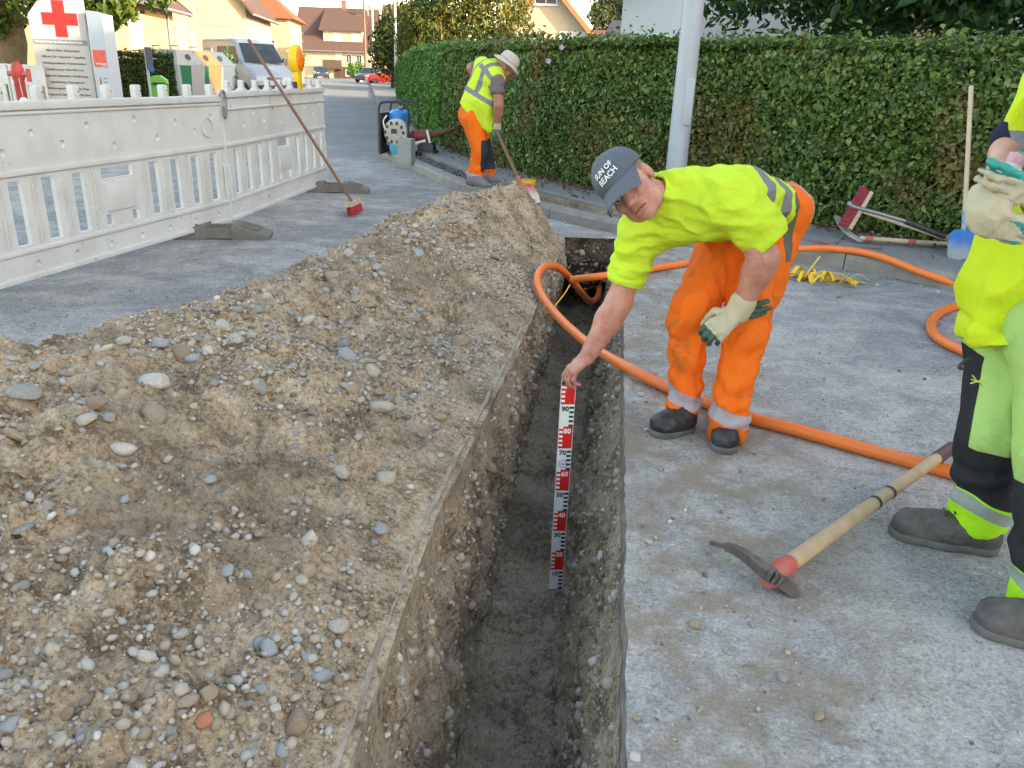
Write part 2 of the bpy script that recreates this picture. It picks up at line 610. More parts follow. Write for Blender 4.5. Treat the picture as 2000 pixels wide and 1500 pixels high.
m = MB()                                                # the sawn asphalt layer round the opening, earth under the kerb, far wall
m.mi = 0
for (e, sgn) in ((left_edge, 1), (right_edge, -1)):
    for p, q in zip(e, e[1:]):
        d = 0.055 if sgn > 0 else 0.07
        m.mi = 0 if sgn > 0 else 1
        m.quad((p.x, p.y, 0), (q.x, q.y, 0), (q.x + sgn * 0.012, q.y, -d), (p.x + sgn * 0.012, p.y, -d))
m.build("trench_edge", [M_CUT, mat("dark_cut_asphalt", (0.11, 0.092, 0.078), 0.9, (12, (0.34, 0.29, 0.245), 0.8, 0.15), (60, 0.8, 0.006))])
tag(bpy.data.objects["trench_edge"], kind='structure')
m = MB()
nn = 26
vs = []
for j in range(14):
    row = []
    for i in range(nn):
        t = i / (nn - 1)
        x = float(xL(YE)) - 0.06 + (float(xR(YE)) - float(xL(YE)) + 0.12) * t
        z = 0.0 - 0.40 * j / 13
        k = V((x, YE + (0.02 + 0.12 * (j / 13)), z))
        k.y += 0.05 * float(fbm([[x * 9, z * 9, 3]], 3, 5)[0]) if j else 0
        if j == 13: k.z += 0.07 * float(fbm([[x * 8, 0, 5]], 2, 6)[0])
        row.append(m.bm.verts.new(k))
    vs.append(row)
vs.append([m.bm.verts.new(V((v.co.x, YE + 1.4, v.co.z))) for v in vs[-1]])
for r0, r1 in zip(vs, vs[1:]):
    for i in range(nn - 1): m.bm.faces.new((r0[i], r0[i + 1], r1[i + 1], r1[i]))
m.quad((-0.2, YE + 1.32, -1), (1.6, YE + 1.32, -1), (1.6, YE + 1.32, 0), (-0.2, YE + 1.32, 0))
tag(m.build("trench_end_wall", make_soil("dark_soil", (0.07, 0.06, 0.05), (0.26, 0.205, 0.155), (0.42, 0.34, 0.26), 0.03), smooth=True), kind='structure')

# ------------------------------------------------------------------ kerb and pavement
m = MB()
for s0 in np.arange(kerb_s(-9, 50), KLEN - 22, 1.0):
    rings = []
    for s in np.linspace(s0 + 0.004, s0 + 0.996, 4):
        p, n = kerb_at(s)
        j = 0.006 * sin(s0 * 7.3)
        rings.append([p + n * (o + j * 0.4) + V((0, 0, z)) for o, z in ((0, -.06), (0.004, .085), (0.03, .118 + j * .4), (.145, .122 + j * .4), (.15, -.06))])
    m.loft(rings)
p0, p1 = kerb_s(-21, 116), kerb_s(-9, 50)
m.loft([[kerb_at(s)[0] + kerb_at(s)[1] * o + V((0, 0, z)) for o, z in ((0, -.06), (0.004, .1), (.15, .12), (.15, -.06))] for s in np.linspace(p0, p1, 30)])
tag(m.build("kerb", M_KERB), kind='structure')

def strip(m, s_list, offs, zs, jit=0):
    rows = []
    for s in s_list:
        p, n = kerb_at(s)
        rows.append([m.bm.verts.new(p + n * o + V((0, 0, z + (jit * float(vnoise([[s * 9, o * 9, 0.5]], 8)[0]) if jit else 0)))) for o, z in zip(offs, zs)])
    for a, b in zip(rows, rows[1:]):
        for k in range(len(offs) - 1):
            m.bm.faces.new((a[k], b[k], b[k + 1], a[k + 1])).material_index = m.mi

m = MB()                                                # pavement: sound asphalt, rubble strip, inner slab edging, open slot
m.mi = 0
strip(m, np.linspace(p0, S_RUB, 90), (.15, 1.9), (.115, .115))
strip(m, np.linspace(S_SLOT1, KLEN - 18, 60), (.15, 3.2), (.112, .112))
strip(m, np.linspace(S_RUB, S_SLOT1, 60), (.60, 3.0), (.118, .118))
m.mi = 1
strip(m, np.linspace(S_RUB, S_SLOT0, 120), (.15, .2, .27, .34, .41, .48, .50), (.075, .07, .075, .07, .075, .07, .07), 0.02)
m.mi = 2
strip(m, np.linspace(S_RUB, S_SLOT1, 80), (.499, .502, .60, .602), (.0, .128, .13, .118))
m.mi = 3
strip(m, slot_s, (.155, .17, .25, .33, .42, .48, .497), (.11, -.2, -.27, -.26, -.27, -.2, .11), 0.02)
tag(m.build("pavement", [M_PAVE, M_RUB, M_KERB, M_CLAY]), kind='structure')

# ------------------------------------------------------------------ spoil heap
rX = itp([(-1.0, -1.9), (1.0, -1.85), (2.5, -1.76), (3.3, -1.42), (4.0, -1.18), (4.8, -1.02), (5.6, -.72), (6.3, -.38), (6.8, -.10), (7.4, .1)])
rH = itp([(-1.0, .42), (1.0, .44), (2.5, .45), (3.3, .37), (4.0, .31), (4.8, .33), (5.6, .40), (6.3, .50), (6.8, .50), (7.4, .40)])
rL = itp([(-1.0, -3.2), (2.5, -2.75), (3.0, -2.2), (3.5, -1.95), (4.2, -1.7), (5.0, -1.5), (6.0, -1.35), (6.8, -1.05), (7.4, -.9)])


def heap_h(x, y, detail=True):
    x = np.asarray(x, float); y = np.asarray(y, float)
    q = np.c_[x.ravel(), y.ravel(), 0 * x.ravel()]
    wob = (0.07 * vnoise(q * 3.2, 31) + 0.05 * vnoise(q * 1.3, 32)).reshape(x.shape)
    xr = xL(y) - 0.002 + (0.014 * fbm(q * np.array([0, 7, 0]) + 1, 3, 33)).reshape(x.shape)
    rx = rX(y) + wob
    lx = rL(y) + wob * 1.6
    tR = (xr - x) / (xr - rx); tL = (x - lx) / (rx - lx)
    k = 7.0
    t = -np.log(np.exp(-k * np.clip(tR, -1, 3)) + np.exp(-k * np.clip(tL, -1, 3))) / k
    t = np.clip(t, -0.2, 1)
    h = rH(y) * np.where(t > 0, t * (1.3 - 0.3 * t), t)
    yk = 7.42 - 0.8 * x                                   # front of the kerb
    e = np.clip((yk - y) / 0.45, 0, 1)
    h = h * (e * (2 - e)) - 0.06 * (1 - e) * (e < 0.02)
    if detail:
        d = 0.05 * fbm(q * 2.4, 2, 40) + 0.030 * fbm(q * 8, 3, 41) + 0.026 * np.maximum(fbm(q * 21, 3, 42) - 0.1, 0) + 0.012 * np.maximum(fbm(q * 52, 2, 43), 0) + 0.006 * fbm(q * 95, 2, 44)
        h = h + d.reshape(x.shape) * np.clip(h * 9, 0, 1)
    return h - 0.012 * np.clip(1 - tR * 0 - (x > rx), 0, 1) - 0.002


ny, nx = 900, 330
tt = np.linspace(0, 1, ny)
ys = -0.7 + (7.9 + 0.7) * (0.55 * tt + 0.45 * tt ** 1.6)
U, Yg = np.meshgrid(np.linspace(0, 1, nx), ys)
X = (xL(Yg) + 0.02) + (rL(Yg) - 0.25 - xL(Yg)) * (0.8 * U + 0.2 * U ** 2)
Z = heap_h(X, Yg)
P = np.c_[X.ravel(), Yg.ravel(), Z.ravel()]
idx = np.arange(nx * ny).reshape(ny, nx)
F = np.c_[idx[:-1, :-1].ravel(), idx[1:, :-1].ravel(), idx[1:, 1:].ravel(), idx[:-1, 1:].ravel()]
F = F[P[F][:, :, 2].max(1) > -0.0135]
heap = np_mesh("spoil_heap", P, F, M_SOIL)
tag(heap, "long brown heap of dug out gravelly soil piled beside the open trench", "soil heap")

# pale sawn asphalt rim showing between heap and trench
m = MB()
for i in range(len(left_edge) - 1):
    p, q = left_edge[i], left_edge[i + 1]
    wv = 0.014
    m.quad((p.x, p.y, .004), (q.x, q.y, .004), (q.x - wv, q.y, .004), (p.x - wv, p.y, .004))
tag(m.build("asphalt_rim", M_TOP), kind='structure')

# ------------------------------------------------------------------ stones
_gx, _gy = np.arange(-3.6, 1.4, 0.015), np.arange(-1.0, 9.5, 0.015)
_GX, _GY = np.meshgrid(_gx, _gy, indexing='ij')
HGRID = np.maximum(heap_h(_GX, _GY), 0.0)


def surf1(x, y):
    i, j = int((x + 3.6) / 0.015), int((y + 1.0) / 0.015)
    if 0 <= i < HGRID.shape[0] and 0 <= j < HGRID.shape[1]: return HGRID[i, j]
    return 0.0


def hit(px, py):
    d = ray(px, py)
    s = 1.0
    while s < 12:
        p = CP + d * s
        if p.z <= surf1(p.x, p.y): return p
        s += 0.01
    return p


def stone_mat(name, a, b):
    return mat(name, a, 0.8, (16, b, 0.9, 0.14), (60, 0.3, 0.002), spec=0.25)


STONE = {
    'grey': stone_mat("grey_stone", (0.31, 0.30, 0.285), (0.20, 0.19, 0.175)),
    'pale': stone_mat("pale_stone", (0.46, 0.425, 0.375), (0.31, 0.265, 0.21)),
    'blue grey': stone_mat("blue_grey_stone", (0.25, 0.265, 0.285), (0.35, 0.345, 0.335)),
    'tan': stone_mat("tan_stone", (0.37, 0.29, 0.21), (0.25, 0.19, 0.13)),
    'brown': stone_mat("brown_stone", (0.22, 0.16, 0.11), (0.30, 0.23, 0.17)),
    'white': stone_mat("white_stone", (0.56, 0.525, 0.475), (0.38, 0.32, 0.25)),
    'brick red': stone_mat("brick_red_stone", (0.46, 0.19, 0.12), (0.34, 0.15, 0.10)),
}


def ico(sub):
    bm = bmesh.new(); bmesh.ops.create_icosphere(bm, subdivisions=sub, radius=0.5)
    v = np.array([x.co[:] for x in bm.verts]); f = np.array([[x.index for x in q.verts] for q in bm.faces]); bm.free()
    return v, f


IV3, IF3 = ico(3)
IV1, IF1 = ico(1)
IV2, IF2 = ico(2)
_t = (1 + 5 ** .5) / 2
IVC = np.array([(-1, _t, 0), (1, _t, 0), (-1, -_t, 0), (1, -_t, 0), (0, -1, _t), (0, 1, _t), (0, -1, -_t), (0, 1, -_t), (_t, 0, -1), (_t, 0, 1), (-_t, 0, -1), (-_t, 0, 1)]) * .26
IFC = np.array([(0, 11, 5), (0, 5, 1), (0, 1, 7), (0, 7, 10), (0, 10, 11), (1, 5, 9), (5, 11, 4), (11, 10, 2), (10, 7, 6), (7, 1, 8), (3, 9, 4), (3, 4, 2), (3, 2, 6), (3, 6, 8), (3, 8, 9), (4, 9, 5), (2, 4, 11), (6, 2, 10), (8, 6, 7), (9, 8, 1)])
stone_mesh = {}


def stone_data(kind, shp):
    if (kind, shp) not in stone_mesh:
        rs = np.random.default_rng(shp + 100)
        sc = np.array([1, rs.uniform(.62, .9), rs.uniform(.36, .62)])
        v = IV3 * (1 + 0.2 * vnoise(IV3 * 2.3 + shp * 9, shp)[:, None] + 0.05 * vnoise(IV3 * 6 + shp, shp + 5)[:, None])
        for _ in range((0, 3, 6, 0, 5, 2, 7, 4, 0, 6)[shp]):          # broken faces
            nv = rs.normal(0, 1, 3); nv /= np.linalg.norm(nv)
            dq = np.maximum(v @ nv - rs.uniform(.30, .42), 0)
            v = v - dq[:, None] * nv * .92
        v = v * sc
        o = np_mesh("stone", v, IF3, STONE[kind])
        stone_mesh[(kind, shp)] = o.data
        bpy.data.objects.remove(o)
    return stone_mesh[(kind, shp)]


def put_stone(kind, p, size, label, group=None, sink=0.12, rng=RNG):
    o = bpy.data.objects.new("stone", stone_data(kind, int(rng.integers(0, 10))))
    col.objects.link(o)
    o.scale = (size, size * rng.uniform(.85, 1.1), size * rng.uniform(.85, 1.2))
    o.location = (p[0], p[1], p[2] + size * (0.20 - sink))
    o.rotation_euler = (rng.normal(0, .3), rng.normal(0, .3), rng.uniform(0, 6.28))
    return tag(o, label, "stone", group)


NOTED = [
    (305, 752, 66, 'white', "large whitish cobble with earth stuck on top, upper left of the gravel heap"),
    (300, 812, 60, 'tan', "large oval tan cobble lying just below the whitish cobble"),
    (187, 792, 46, 'brown', "round brown cobble left of the oval tan cobble"),
    (360, 692, 48, 'brown', "round brown stone on the crest of the heap's left end"),
    (408, 688, 46, 'white', "pale jagged stone beside the round brown stone on the crest"),
    (650, 541, 32, 'tan', "egg shaped tan stone on the asphalt edge halfway up the heap"),
    (500, 627, 30, 'tan', "small tan oval stone beside a dark one at the heap's outer foot"),
    (480, 622, 20, 'brown', "small dark brown stone touching the tan oval stone at the heap's foot"),
    (240, 880, 52, 'white', "whitish pitted stone standing over a small tan pebble"),
    (900, 672, 42, 'tan', "rounded tan grey stone alone on the middle slope of the heap"),
    (745, 800, 48, 'pale', "broad pale stone in the cluster at the middle of the heap"),
    (755, 935, 42, 'pale', "pale oval stone below the middle cluster of pebbles"),
    (517, 1186, 40, 'tan', "cream coloured oval stone with a small dark hole"),
    (525, 1270, 46, 'blue grey', "flat blue grey pebble on top of the lower pebble cluster"),
    (507, 1256, 38, 'blue grey', "blue grey pebble leaning against the topmost flat one of the lower cluster"),
    (628, 1325, 46, 'blue grey', "lone pale blue grey pebble near the trench rim at lower left"),
    (408, 1357, 44, 'tan', "tan brown angular stone in the lower pebble cluster"),
    (398, 1407, 36, 'brick red', "brick red fragment lying under the lower pebble cluster"),
    (330, 1432, 40, 'grey', "blunt grey stone below the brick red fragment"),
    (170, 1430, 44, 'grey', "squarish grey stone at the bottom left of the heap"),
    (284, 1285, 36, 'white', "chalky white stone half buried in the lower heap"),
    (113, 1455, 42, 'pale', "pale upright stone at the lower left corner"),
    (662, 1225, 42, 'pale', "pale grey stone stuck in the slope near the trench rim"),
    (605, 1055, 40, 'white', "creamy white stone with a greenish neighbour low on the slope"),
    (600, 1120, 40, 'tan', "brown oblong pebble leaning downhill towards the trench"),
    (247, 1050, 52, 'brown', "earth covered brown stone in the middle of the lower heap"),
    (48, 772, 62, 'grey', "long flat grey slab stone at the left edge of the heap"),
    (856, 493, 26, 'white', "bright white egg shaped pebble near the far end of the heap"),
    (30, 852, 46, 'tan', "round tan stone at the very left edge of the heap"),
    (48, 1035, 44, 'grey', "grey rounded stone at the left edge of the lower heap"),
    (443, 1118, 30, 'blue grey', "dark blue oval pebble, left one of a pair"),
    (482, 1124, 32, 'blue grey', "dark blue oval pebble, right one of a pair"),
]
for (px, py, w, k, lab) in NOTED:
    p = hit(px, py)
    dep = (p - CP).dot(FWD)
    put_stone(k, p, w / FPX * dep * 1.08, lab)

GROUP_LABEL = {
    'grey': "smooth grey pebble lying loose on the gravel heap",
    'pale': "pale beige pebble lying loose on the gravel heap",
    'blue grey': "small blue grey pebble lying loose on the gravel heap",
    'tan': "rounded tan pebble lying loose on the gravel heap",
    'brown': "brown earthy stone half sunk in the gravel heap",
    'white': "small chalky white pebble on the gravel heap",
}
KINDS = ['grey', 'pale', 'blue grey', 'tan', 'brown', 'white']
KP = [.27, .24, .17, .18, .07, .07]
CLUST = [(840, 110, 150, 60), (600, 850, 60, 40), (720, 790, 70, 60), (120, 850, 120, 70), (60, 990, 70, 60), (500, 1290, 60, 70), (400, 1380, 80, 60), (480, 690, 80, 35), (700, 560, 70, 30), (640, 620, 50, 40), (820, 480, 70, 50), (180, 740, 150, 40), (880, 900, 20, 60), (330, 700, 90, 30), (690, 700, 60, 40), (110, 715, 90, 14), (320, 690, 70, 14), (430, 662, 50, 14), (520, 615, 50, 16), (610, 568, 45, 14), (680, 520, 50, 14), (780, 465, 50, 14), (860, 425, 50, 14)]
cnt = 0
while cnt < 262:
    if RNG.random() < 0.6:
        c = CLUST[RNG.integers(1, len(CLUST))]
        px, py = RNG.normal(c[0], c[2]), RNG.normal(c[1], c[3])
    else:
        px, py = RNG.uniform(-10, 1000), RNG.uniform(420, 1510)
    if not (-20 < px < 1010 and 400 < py < 1530): continue
    p = hit(px, py)
    if p.x > float(xL(p.y)) - 0.04 or p.y > 7.0 or p.z < 0.004: continue
    dep = (p - CP).dot(FWD)
    size = min(max(RNG.lognormal(0, .38) * 0.031 * (0.75 + 0.12 * dep), 0.016 * dep * 0.75), 0.085)
    k = KINDS[RNG.choice(6, p=KP)]
    put_stone(k, p, size, GROUP_LABEL[k], k + " pebbles on the gravel heap")
    cnt += 1
for (px, py, w, k) in [(345, 642, 22, 'white'), (372, 648, 12, 'white'), (398, 662, 20, 'white'), (320, 652, 14, 'pale'), (420, 655, 18, 'grey'), (218, 660, 18, 'grey'), (285, 655, 12, 'grey')]:
    p = gp(px, py, 0.0)
    put_stone(k, p, w / FPX * (p - CP).length, "small pale pebble that rolled onto the asphalt beyond the heap", "pebbles rolled onto the asphalt", 0.02)
for (px, py, w, k) in [(1252, 773, 15, 'white'), (1357, 1222, 28, 'tan'), (1527, 1326, 22, 'grey'), (1268, 1060, 16, 'pale'), (1240, 1480, 24, 'white'), (1600, 1402, 24, 'tan'), (1262, 840, 12, 'white'), (1335, 958, 12, 'grey'), (1290, 918, 14, 'grey'), (1470, 1222, 20, 'grey'), (1245, 1405, 20, 'tan')]:
    p = gp(px, py, 0.0)
    put_stone(k, p, w / FPX * (p - CP).length, "small pebble lying on the dusty asphalt right of the trench", "pebbles on the asphalt right of the trench", 0.04)

# uncounted small gravel: on the heap, in the trench walls, scattered on the asphalt
g = NT("gravel_mix")
r = g.island()
cc = g.mix(g.step(r, 0.0, 0.5), (0.20, 0.15, 0.105), (0.42, 0.355, 0.285))
cc = g.mix(g.step(r, 0.5, 0.85), cc, (0.40, 0.385, 0.365))
cc = g.mix(g.step(r, 0.93, 0.97), cc, (0.56, 0.52, 0.47))
g.bump(g.noise(150, 3), 0.3, 0.002)
M_GRAV = g.done(cc, 0.85, 0.25)


def rot_rand(n, rng, tilt=0.4):
    a = rng.uniform(0, 2 * pi, n); b = rng.normal(0, tilt, n); c = rng.normal(0, tilt, n)
    ca, sa, cb, sb, c_, s_ = np.cos(a), np.sin(a), np.cos(b), np.sin(b), np.cos(c), np.sin(c)
    R = np.zeros((n, 3, 3))
    R[:, 0, 0] = ca * cb; R[:, 0, 1] = ca * sb * s_ - sa * c_; R[:, 0, 2] = ca * sb * c_ + sa * s_
    R[:, 1, 0] = sa * cb; R[:, 1, 1] = sa * sb * s_ + ca * c_; R[:, 1, 2] = sa * sb * c_ - ca * s_
    R[:, 2, 0] = -sb; R[:, 2, 1] = cb * s_; R[:, 2, 2] = cb * c_
    return R


def pebbles(name, pts, sizes, m_, iv=IV1, if_=IF1, flat=(.45, .75)):
    n = len(pts)
    S = np.c_[sizes, sizes * RNG.uniform(.6, .95, n), sizes * RNG.uniform(*flat, n)]
    v = iv[None] * (1 + RNG.uniform(-.1, .1, (n, len(iv), 1)))
    v = np.einsum('nij,nkj->nki', rot_rand(n, RNG), v * S[:, None, :]) + np.asarray(pts)[:, None, :]
    f = (if_[None] + (np.arange(n) * len(iv))[:, None, None]).reshape(-1, 3)
    return np_mesh(name, v.reshape(-1, 3), f, m_)


pts, szs = [], []
n = 70000
yy = -0.3 + 7.6 * RNG.random(n) ** 1.15
xx = xL(yy) - 0.03 + (rL(yy) - 0.15 - xL(yy)) * RNG.random(n)
den = vnoise(np.c_[xx * 2.6, yy * 2.6, 0 * xx], 77) + 0.5 * vnoise(np.c_[xx * 7, yy * 7, 0 * xx], 78)
keep = RNG.random(n) < np.clip(0.34 + 1.25 * den, 0.10, 1)
xx, yy = xx[keep], yy[keep]
zz = heap_h(xx, yy); ok = (zz > -0.008)
xx, yy, zz = xx[ok], yy[ok], zz[ok]
sz = np.clip(RNG.lognormal(np.log(.0105), .62, len(xx)), .004, .036)
pts.append(np.c_[xx, yy, zz + sz * .18]); szs.append(sz)
tc_ = TP[TF].mean(1)                                    # stones standing out of the trench walls
sel = np.where(((TU < .34) | (TU > .62)) & (tc_[:, 1] < YE - .1) & (tc_[:, 2] < -.07) & (tc_[:, 1] > .6))[0]
sel = RNG.choice(sel, 6500, replace=False)
sz = np.clip(RNG.lognormal(np.log(.013), .65, len(sel)), .005, .085)
pts.append(tc_[sel]); szs.append(sz)
pts.append(np.c_[RNG.uniform(.36, 1.0, 420), np.full(420, YE + .06), RNG.uniform(-.42, -.01, 420)]); szs.append(np.clip(RNG.lognormal(np.log(.016), .7, 420), .005, .08))
n = 5200                                                # on the asphalt, thinning away from heap and trench
yy = RNG.uniform(1.0, 7.6, n); side = RNG.random(n) < .45
xx = np.where(side, xR(yy) + .03 + RNG.exponential(.45, n), rL(yy) - RNG.exponential(.45, n) + .15)
sz = np.clip(RNG.lognormal(np.log(.0058), .55, n), .0028, .02)
pts.append(np.c_[xx, yy, np.maximum(heap_h(xx, yy), 0) + sz * .2]); szs.append(sz)
n = 500                                                 # crumbs along the kerb
ss = RNG.uniform(S_RUB, S_SLOT1 + 3, n)
kp = [kerb_at(s) for s in ss]; off = -RNG.exponential(.18, n) - .02
sz = np.clip(RNG.lognormal(np.log(.011), .5, n), .004, .04)
pts.append(np.array([(p + q * o)[:] for (p, q), o in zip(kp, off)]) + np.c_[0 * sz, 0 * sz, sz * .2]); szs.append(sz)
pts, szs = np.concatenate(pts), np.concatenate(szs)
IV0, IF0 = ico(1)
big = szs > .0085
gravel = pebbles("gravel", pts[big], szs[big], M_GRAV)
fine_gravel = pebbles("fine_gravel", pts[~big], szs[~big], M_GRAV, *ico(0 + 1)) if False else pebbles("fine_gravel", pts[~big], szs[~big], M_GRAV, IVC, IFC)
tag(fine_gravel, "fine grit in the heap, the trench walls and on the asphalt", "gravel", kind='stuff')
tag(gravel, "small loose gravel in the heap, the trench walls and on the asphalt", "gravel", kind='stuff')
# broken asphalt lumps in the strip between kerb and slab edging
n = 900
ss = RNG.uniform(S_RUB, S_SLOT0 + 1.0, n); kp = [kerb_at(s) for s in ss]; off = RNG.uniform(.18, .47, n)
sz = np.clip(RNG.lognormal(np.log(.03), .5, n), .012, .08)
zz = np.where(ss < S_SLOT0, .085, -.2)
rp = np.array([(p + q * o)[:] for (p, q), o in zip(kp, off)]) + np.c_[0 * sz, 0 * sz, zz]
n = 420                                                 # crumbs scattered on the right hand asphalt and by the barriers
yy = RNG.uniform(1.2, 7.0, n); xx = np.where(RNG.random(n) < .75, xR(yy) + .05 + RNG.random(n) * 2.2, rL(yy) - .1 - RNG.random(n) * 1.6)
s2 = np.clip(RNG.lognormal(np.log(.007), .55, n), .003, .03)
rub = pebbles("asphalt_rubble", np.concatenate([rp, np.c_[xx, yy, s2 * .2]]), np.concatenate([sz, s2]), M_RUB)
rub.data.polygons.foreach_set('use_smooth', [False] * len(rub.data.polygons))
tag(rub, "broken black asphalt crumbs in the strip behind the kerb", "rubble", kind='stuff')
# ------------------------------------------------------------------ foliage
def leaves(name, pts, nrm, size, mats, parent=None, aspect=0.55, tilt=0.7, rng=RNG, droop=0.0, curl=0.15):
    """one mesh of leaf-sized faces; every leaf is a pointed blade folded along its rib"""
    pts = np.asarray(pts, float); n = len(pts)
    N = np.asarray(nrm, float) + rng.normal(0, tilt, (n, 3))
    N /= np.linalg.norm(N, axis=1)[:, None] + 1e-9
    D = rng.normal(0, 1, (n, 3)); D[:, 2] -= droop
    D -= N * (D * N).sum(1)[:, None]
    D /= np.linalg.norm(D, axis=1)[:, None] + 1e-9
    W = np.cross(N, D)
    s = (size * rng.lognormal(0, 0.28, n))[:, None]
    a = aspect * 0.5 * rng.uniform(.8, 1.2, n)[:, None]
    c = curl * s
    b0 = pts - D * s * .5
    l1 = pts - D * s * .12 + W * s * a + N * c
    l2 = pts + D * s * .22 + W * s * a * .75 + N * c
    tp = pts + D * s * .5 - N * c * .4
    r2 = pts + D * s * .22 - W * s * a * .75 + N * c
    r1 = pts - D * s * .12 - W * s * a + N * c
    v = np.stack([b0, l1, l2, tp, r2, r1], 1).reshape(-1, 3)
    k = (np.arange(n) * 6)[:, None]
    f = np.concatenate([k + np.array([[0, 3, 2, 1]]), k + np.array([[0, 5, 4, 3]])], 0)
    return np_mesh(name, v, f, mats, parent, smooth=True)


def clump_pts(cl, rng=RNG):
    """leaf positions in the shells of several blobs, thinning inward"""
    P, N = [], []
    for (c, r, n) in cl:
        r = np.array(r if isinstance(r, (tuple, list)) else (r, r, r), float)
        d = rng.normal(0, 1, (n, 3)); d /= np.linalg.norm(d, axis=1)[:, None]
        rad = (1 - 0.55 * rng.random(n) ** 1.6) * (1 + 0.22 * vnoise(d * 3.1 + np.array(c), 5))
        P.append(np.array(c) + d * rad[:, None] * r); N.append(d)
    return np.concatenate(P), np.concatenate(N)


def limb(m, a, b, r0, r1, wob=0.08, n=7, k=6):
    a, b = V(a), V(b)
    pts = []
    for i in range(k + 1):
        t = i / k
        w = (b - a).length * wob * sin(pi * t)
        pts.append(a.lerp(b, t) + V((random.uniform(-w, w), random.uniform(-w, w), random.uniform(-w, w) * .5)))
    m.tube(pts, [r0 + (r1 - r0) * i / k for i in range(k + 1)], n)


def tree(name, label, base, trunk_r, fork, clumps, size, lm, bm_, group=None, aspect=.5, droop=.3, lean=(0, 0), extra=()):
    t = thing(name, label, "tree", base, group=group)
    m = MB()
    top = V((lean[0], lean[1], fork))
    limb(m, (0, 0, -.1), top, trunk_r, trunk_r * .72, .02, 14, 8)
    for (c, r, n) in clumps[:9]:
        limb(m, top - V((0, 0, .15)), V(c), trunk_r * .4, trunk_r * .06, .1, 7)
    m.build("trunk", bm_, t, True)
    P, N = clump_pts(clumps)
    leaves("crown", P, N, size, lm, t, aspect, .8, droop=droop)
    return t


def blobs(c, R, k, rr, n, flat=1.0, seed=0):
    rs = np.random.default_rng(seed)
    out = []
    for i in range(k):
        d = rs.normal(0, 1, 3); d /= np.linalg.norm(d)
        q = np.array(c) + d * np.array(R) * rs.uniform(.35, 1.0)
        r = rr * rs.uniform(.65, 1.25)
        out.append((tuple(q), (r, r, r * flat), n))
    return out


L_HEDGE = make_leaf("hornbeam_leaves", ((0.035, 0.075, 0.018), (0.10, 0.18, 0.04), (0.26, 0.34, 0.10)), (1.1, .50, .66, ((0.08, 0.085, 0.025), (0.20, 0.20, 0.055), (0.30, 0.19, 0.08))), 0.30)
L_LIGHT = make_leaf("privet_leaves", ((0.06, 0.15, 0.03), (0.13, 0.28, 0.055), (0.24, 0.40, 0.10)), None, 0.4)
L_DARK = make_leaf("laurel_leaves", ((0.018, 0.05, 0.012), (0.035, 0.095, 0.02), (0.07, 0.15, 0.03)), None, 0.35)
L_LIME = make_leaf("lime_leaves", ((0.05, 0.09, 0.012), (0.10, 0.15, 0.02), (0.17, 0.21, 0.03)), None, 0.45)
L_GOLD = make_leaf("golden_leaves", ((0.08, 0.10, 0.015), (0.17, 0.17, 0.025), (0.27, 0.23, 0.04)), (.5, .45, .6, ((0.04, 0.08, 0.02), (0.08, 0.13, 0.03), (0.13, 0.18, 0.04))), 0.5)
L_FAR = make_leaf("far_leaves", ((0.05, 0.075, 0.03), (0.09, 0.12, 0.045), (0.15, 0.17, 0.06)), None, 0.5)
M_TWIG = mat("twigs", (0.035, 0.03, 0.018), 0.95, (14, (0.012, 0.014, 0.006), 0.9, .2), (30, 1, .05))
M_BARK = mat("bark", (0.24, 0.165, 0.085), 0.95, (9, (0.13, 0.09, 0.055), 0.9, .2), (20, 1.0, .04))
M_DBARK = mat("dark_bark", (0.07, 0.055, 0.04), 0.95, (9, (0.13, 0.10, 0.075), 0.6, .2), (20, 1.0, .03))


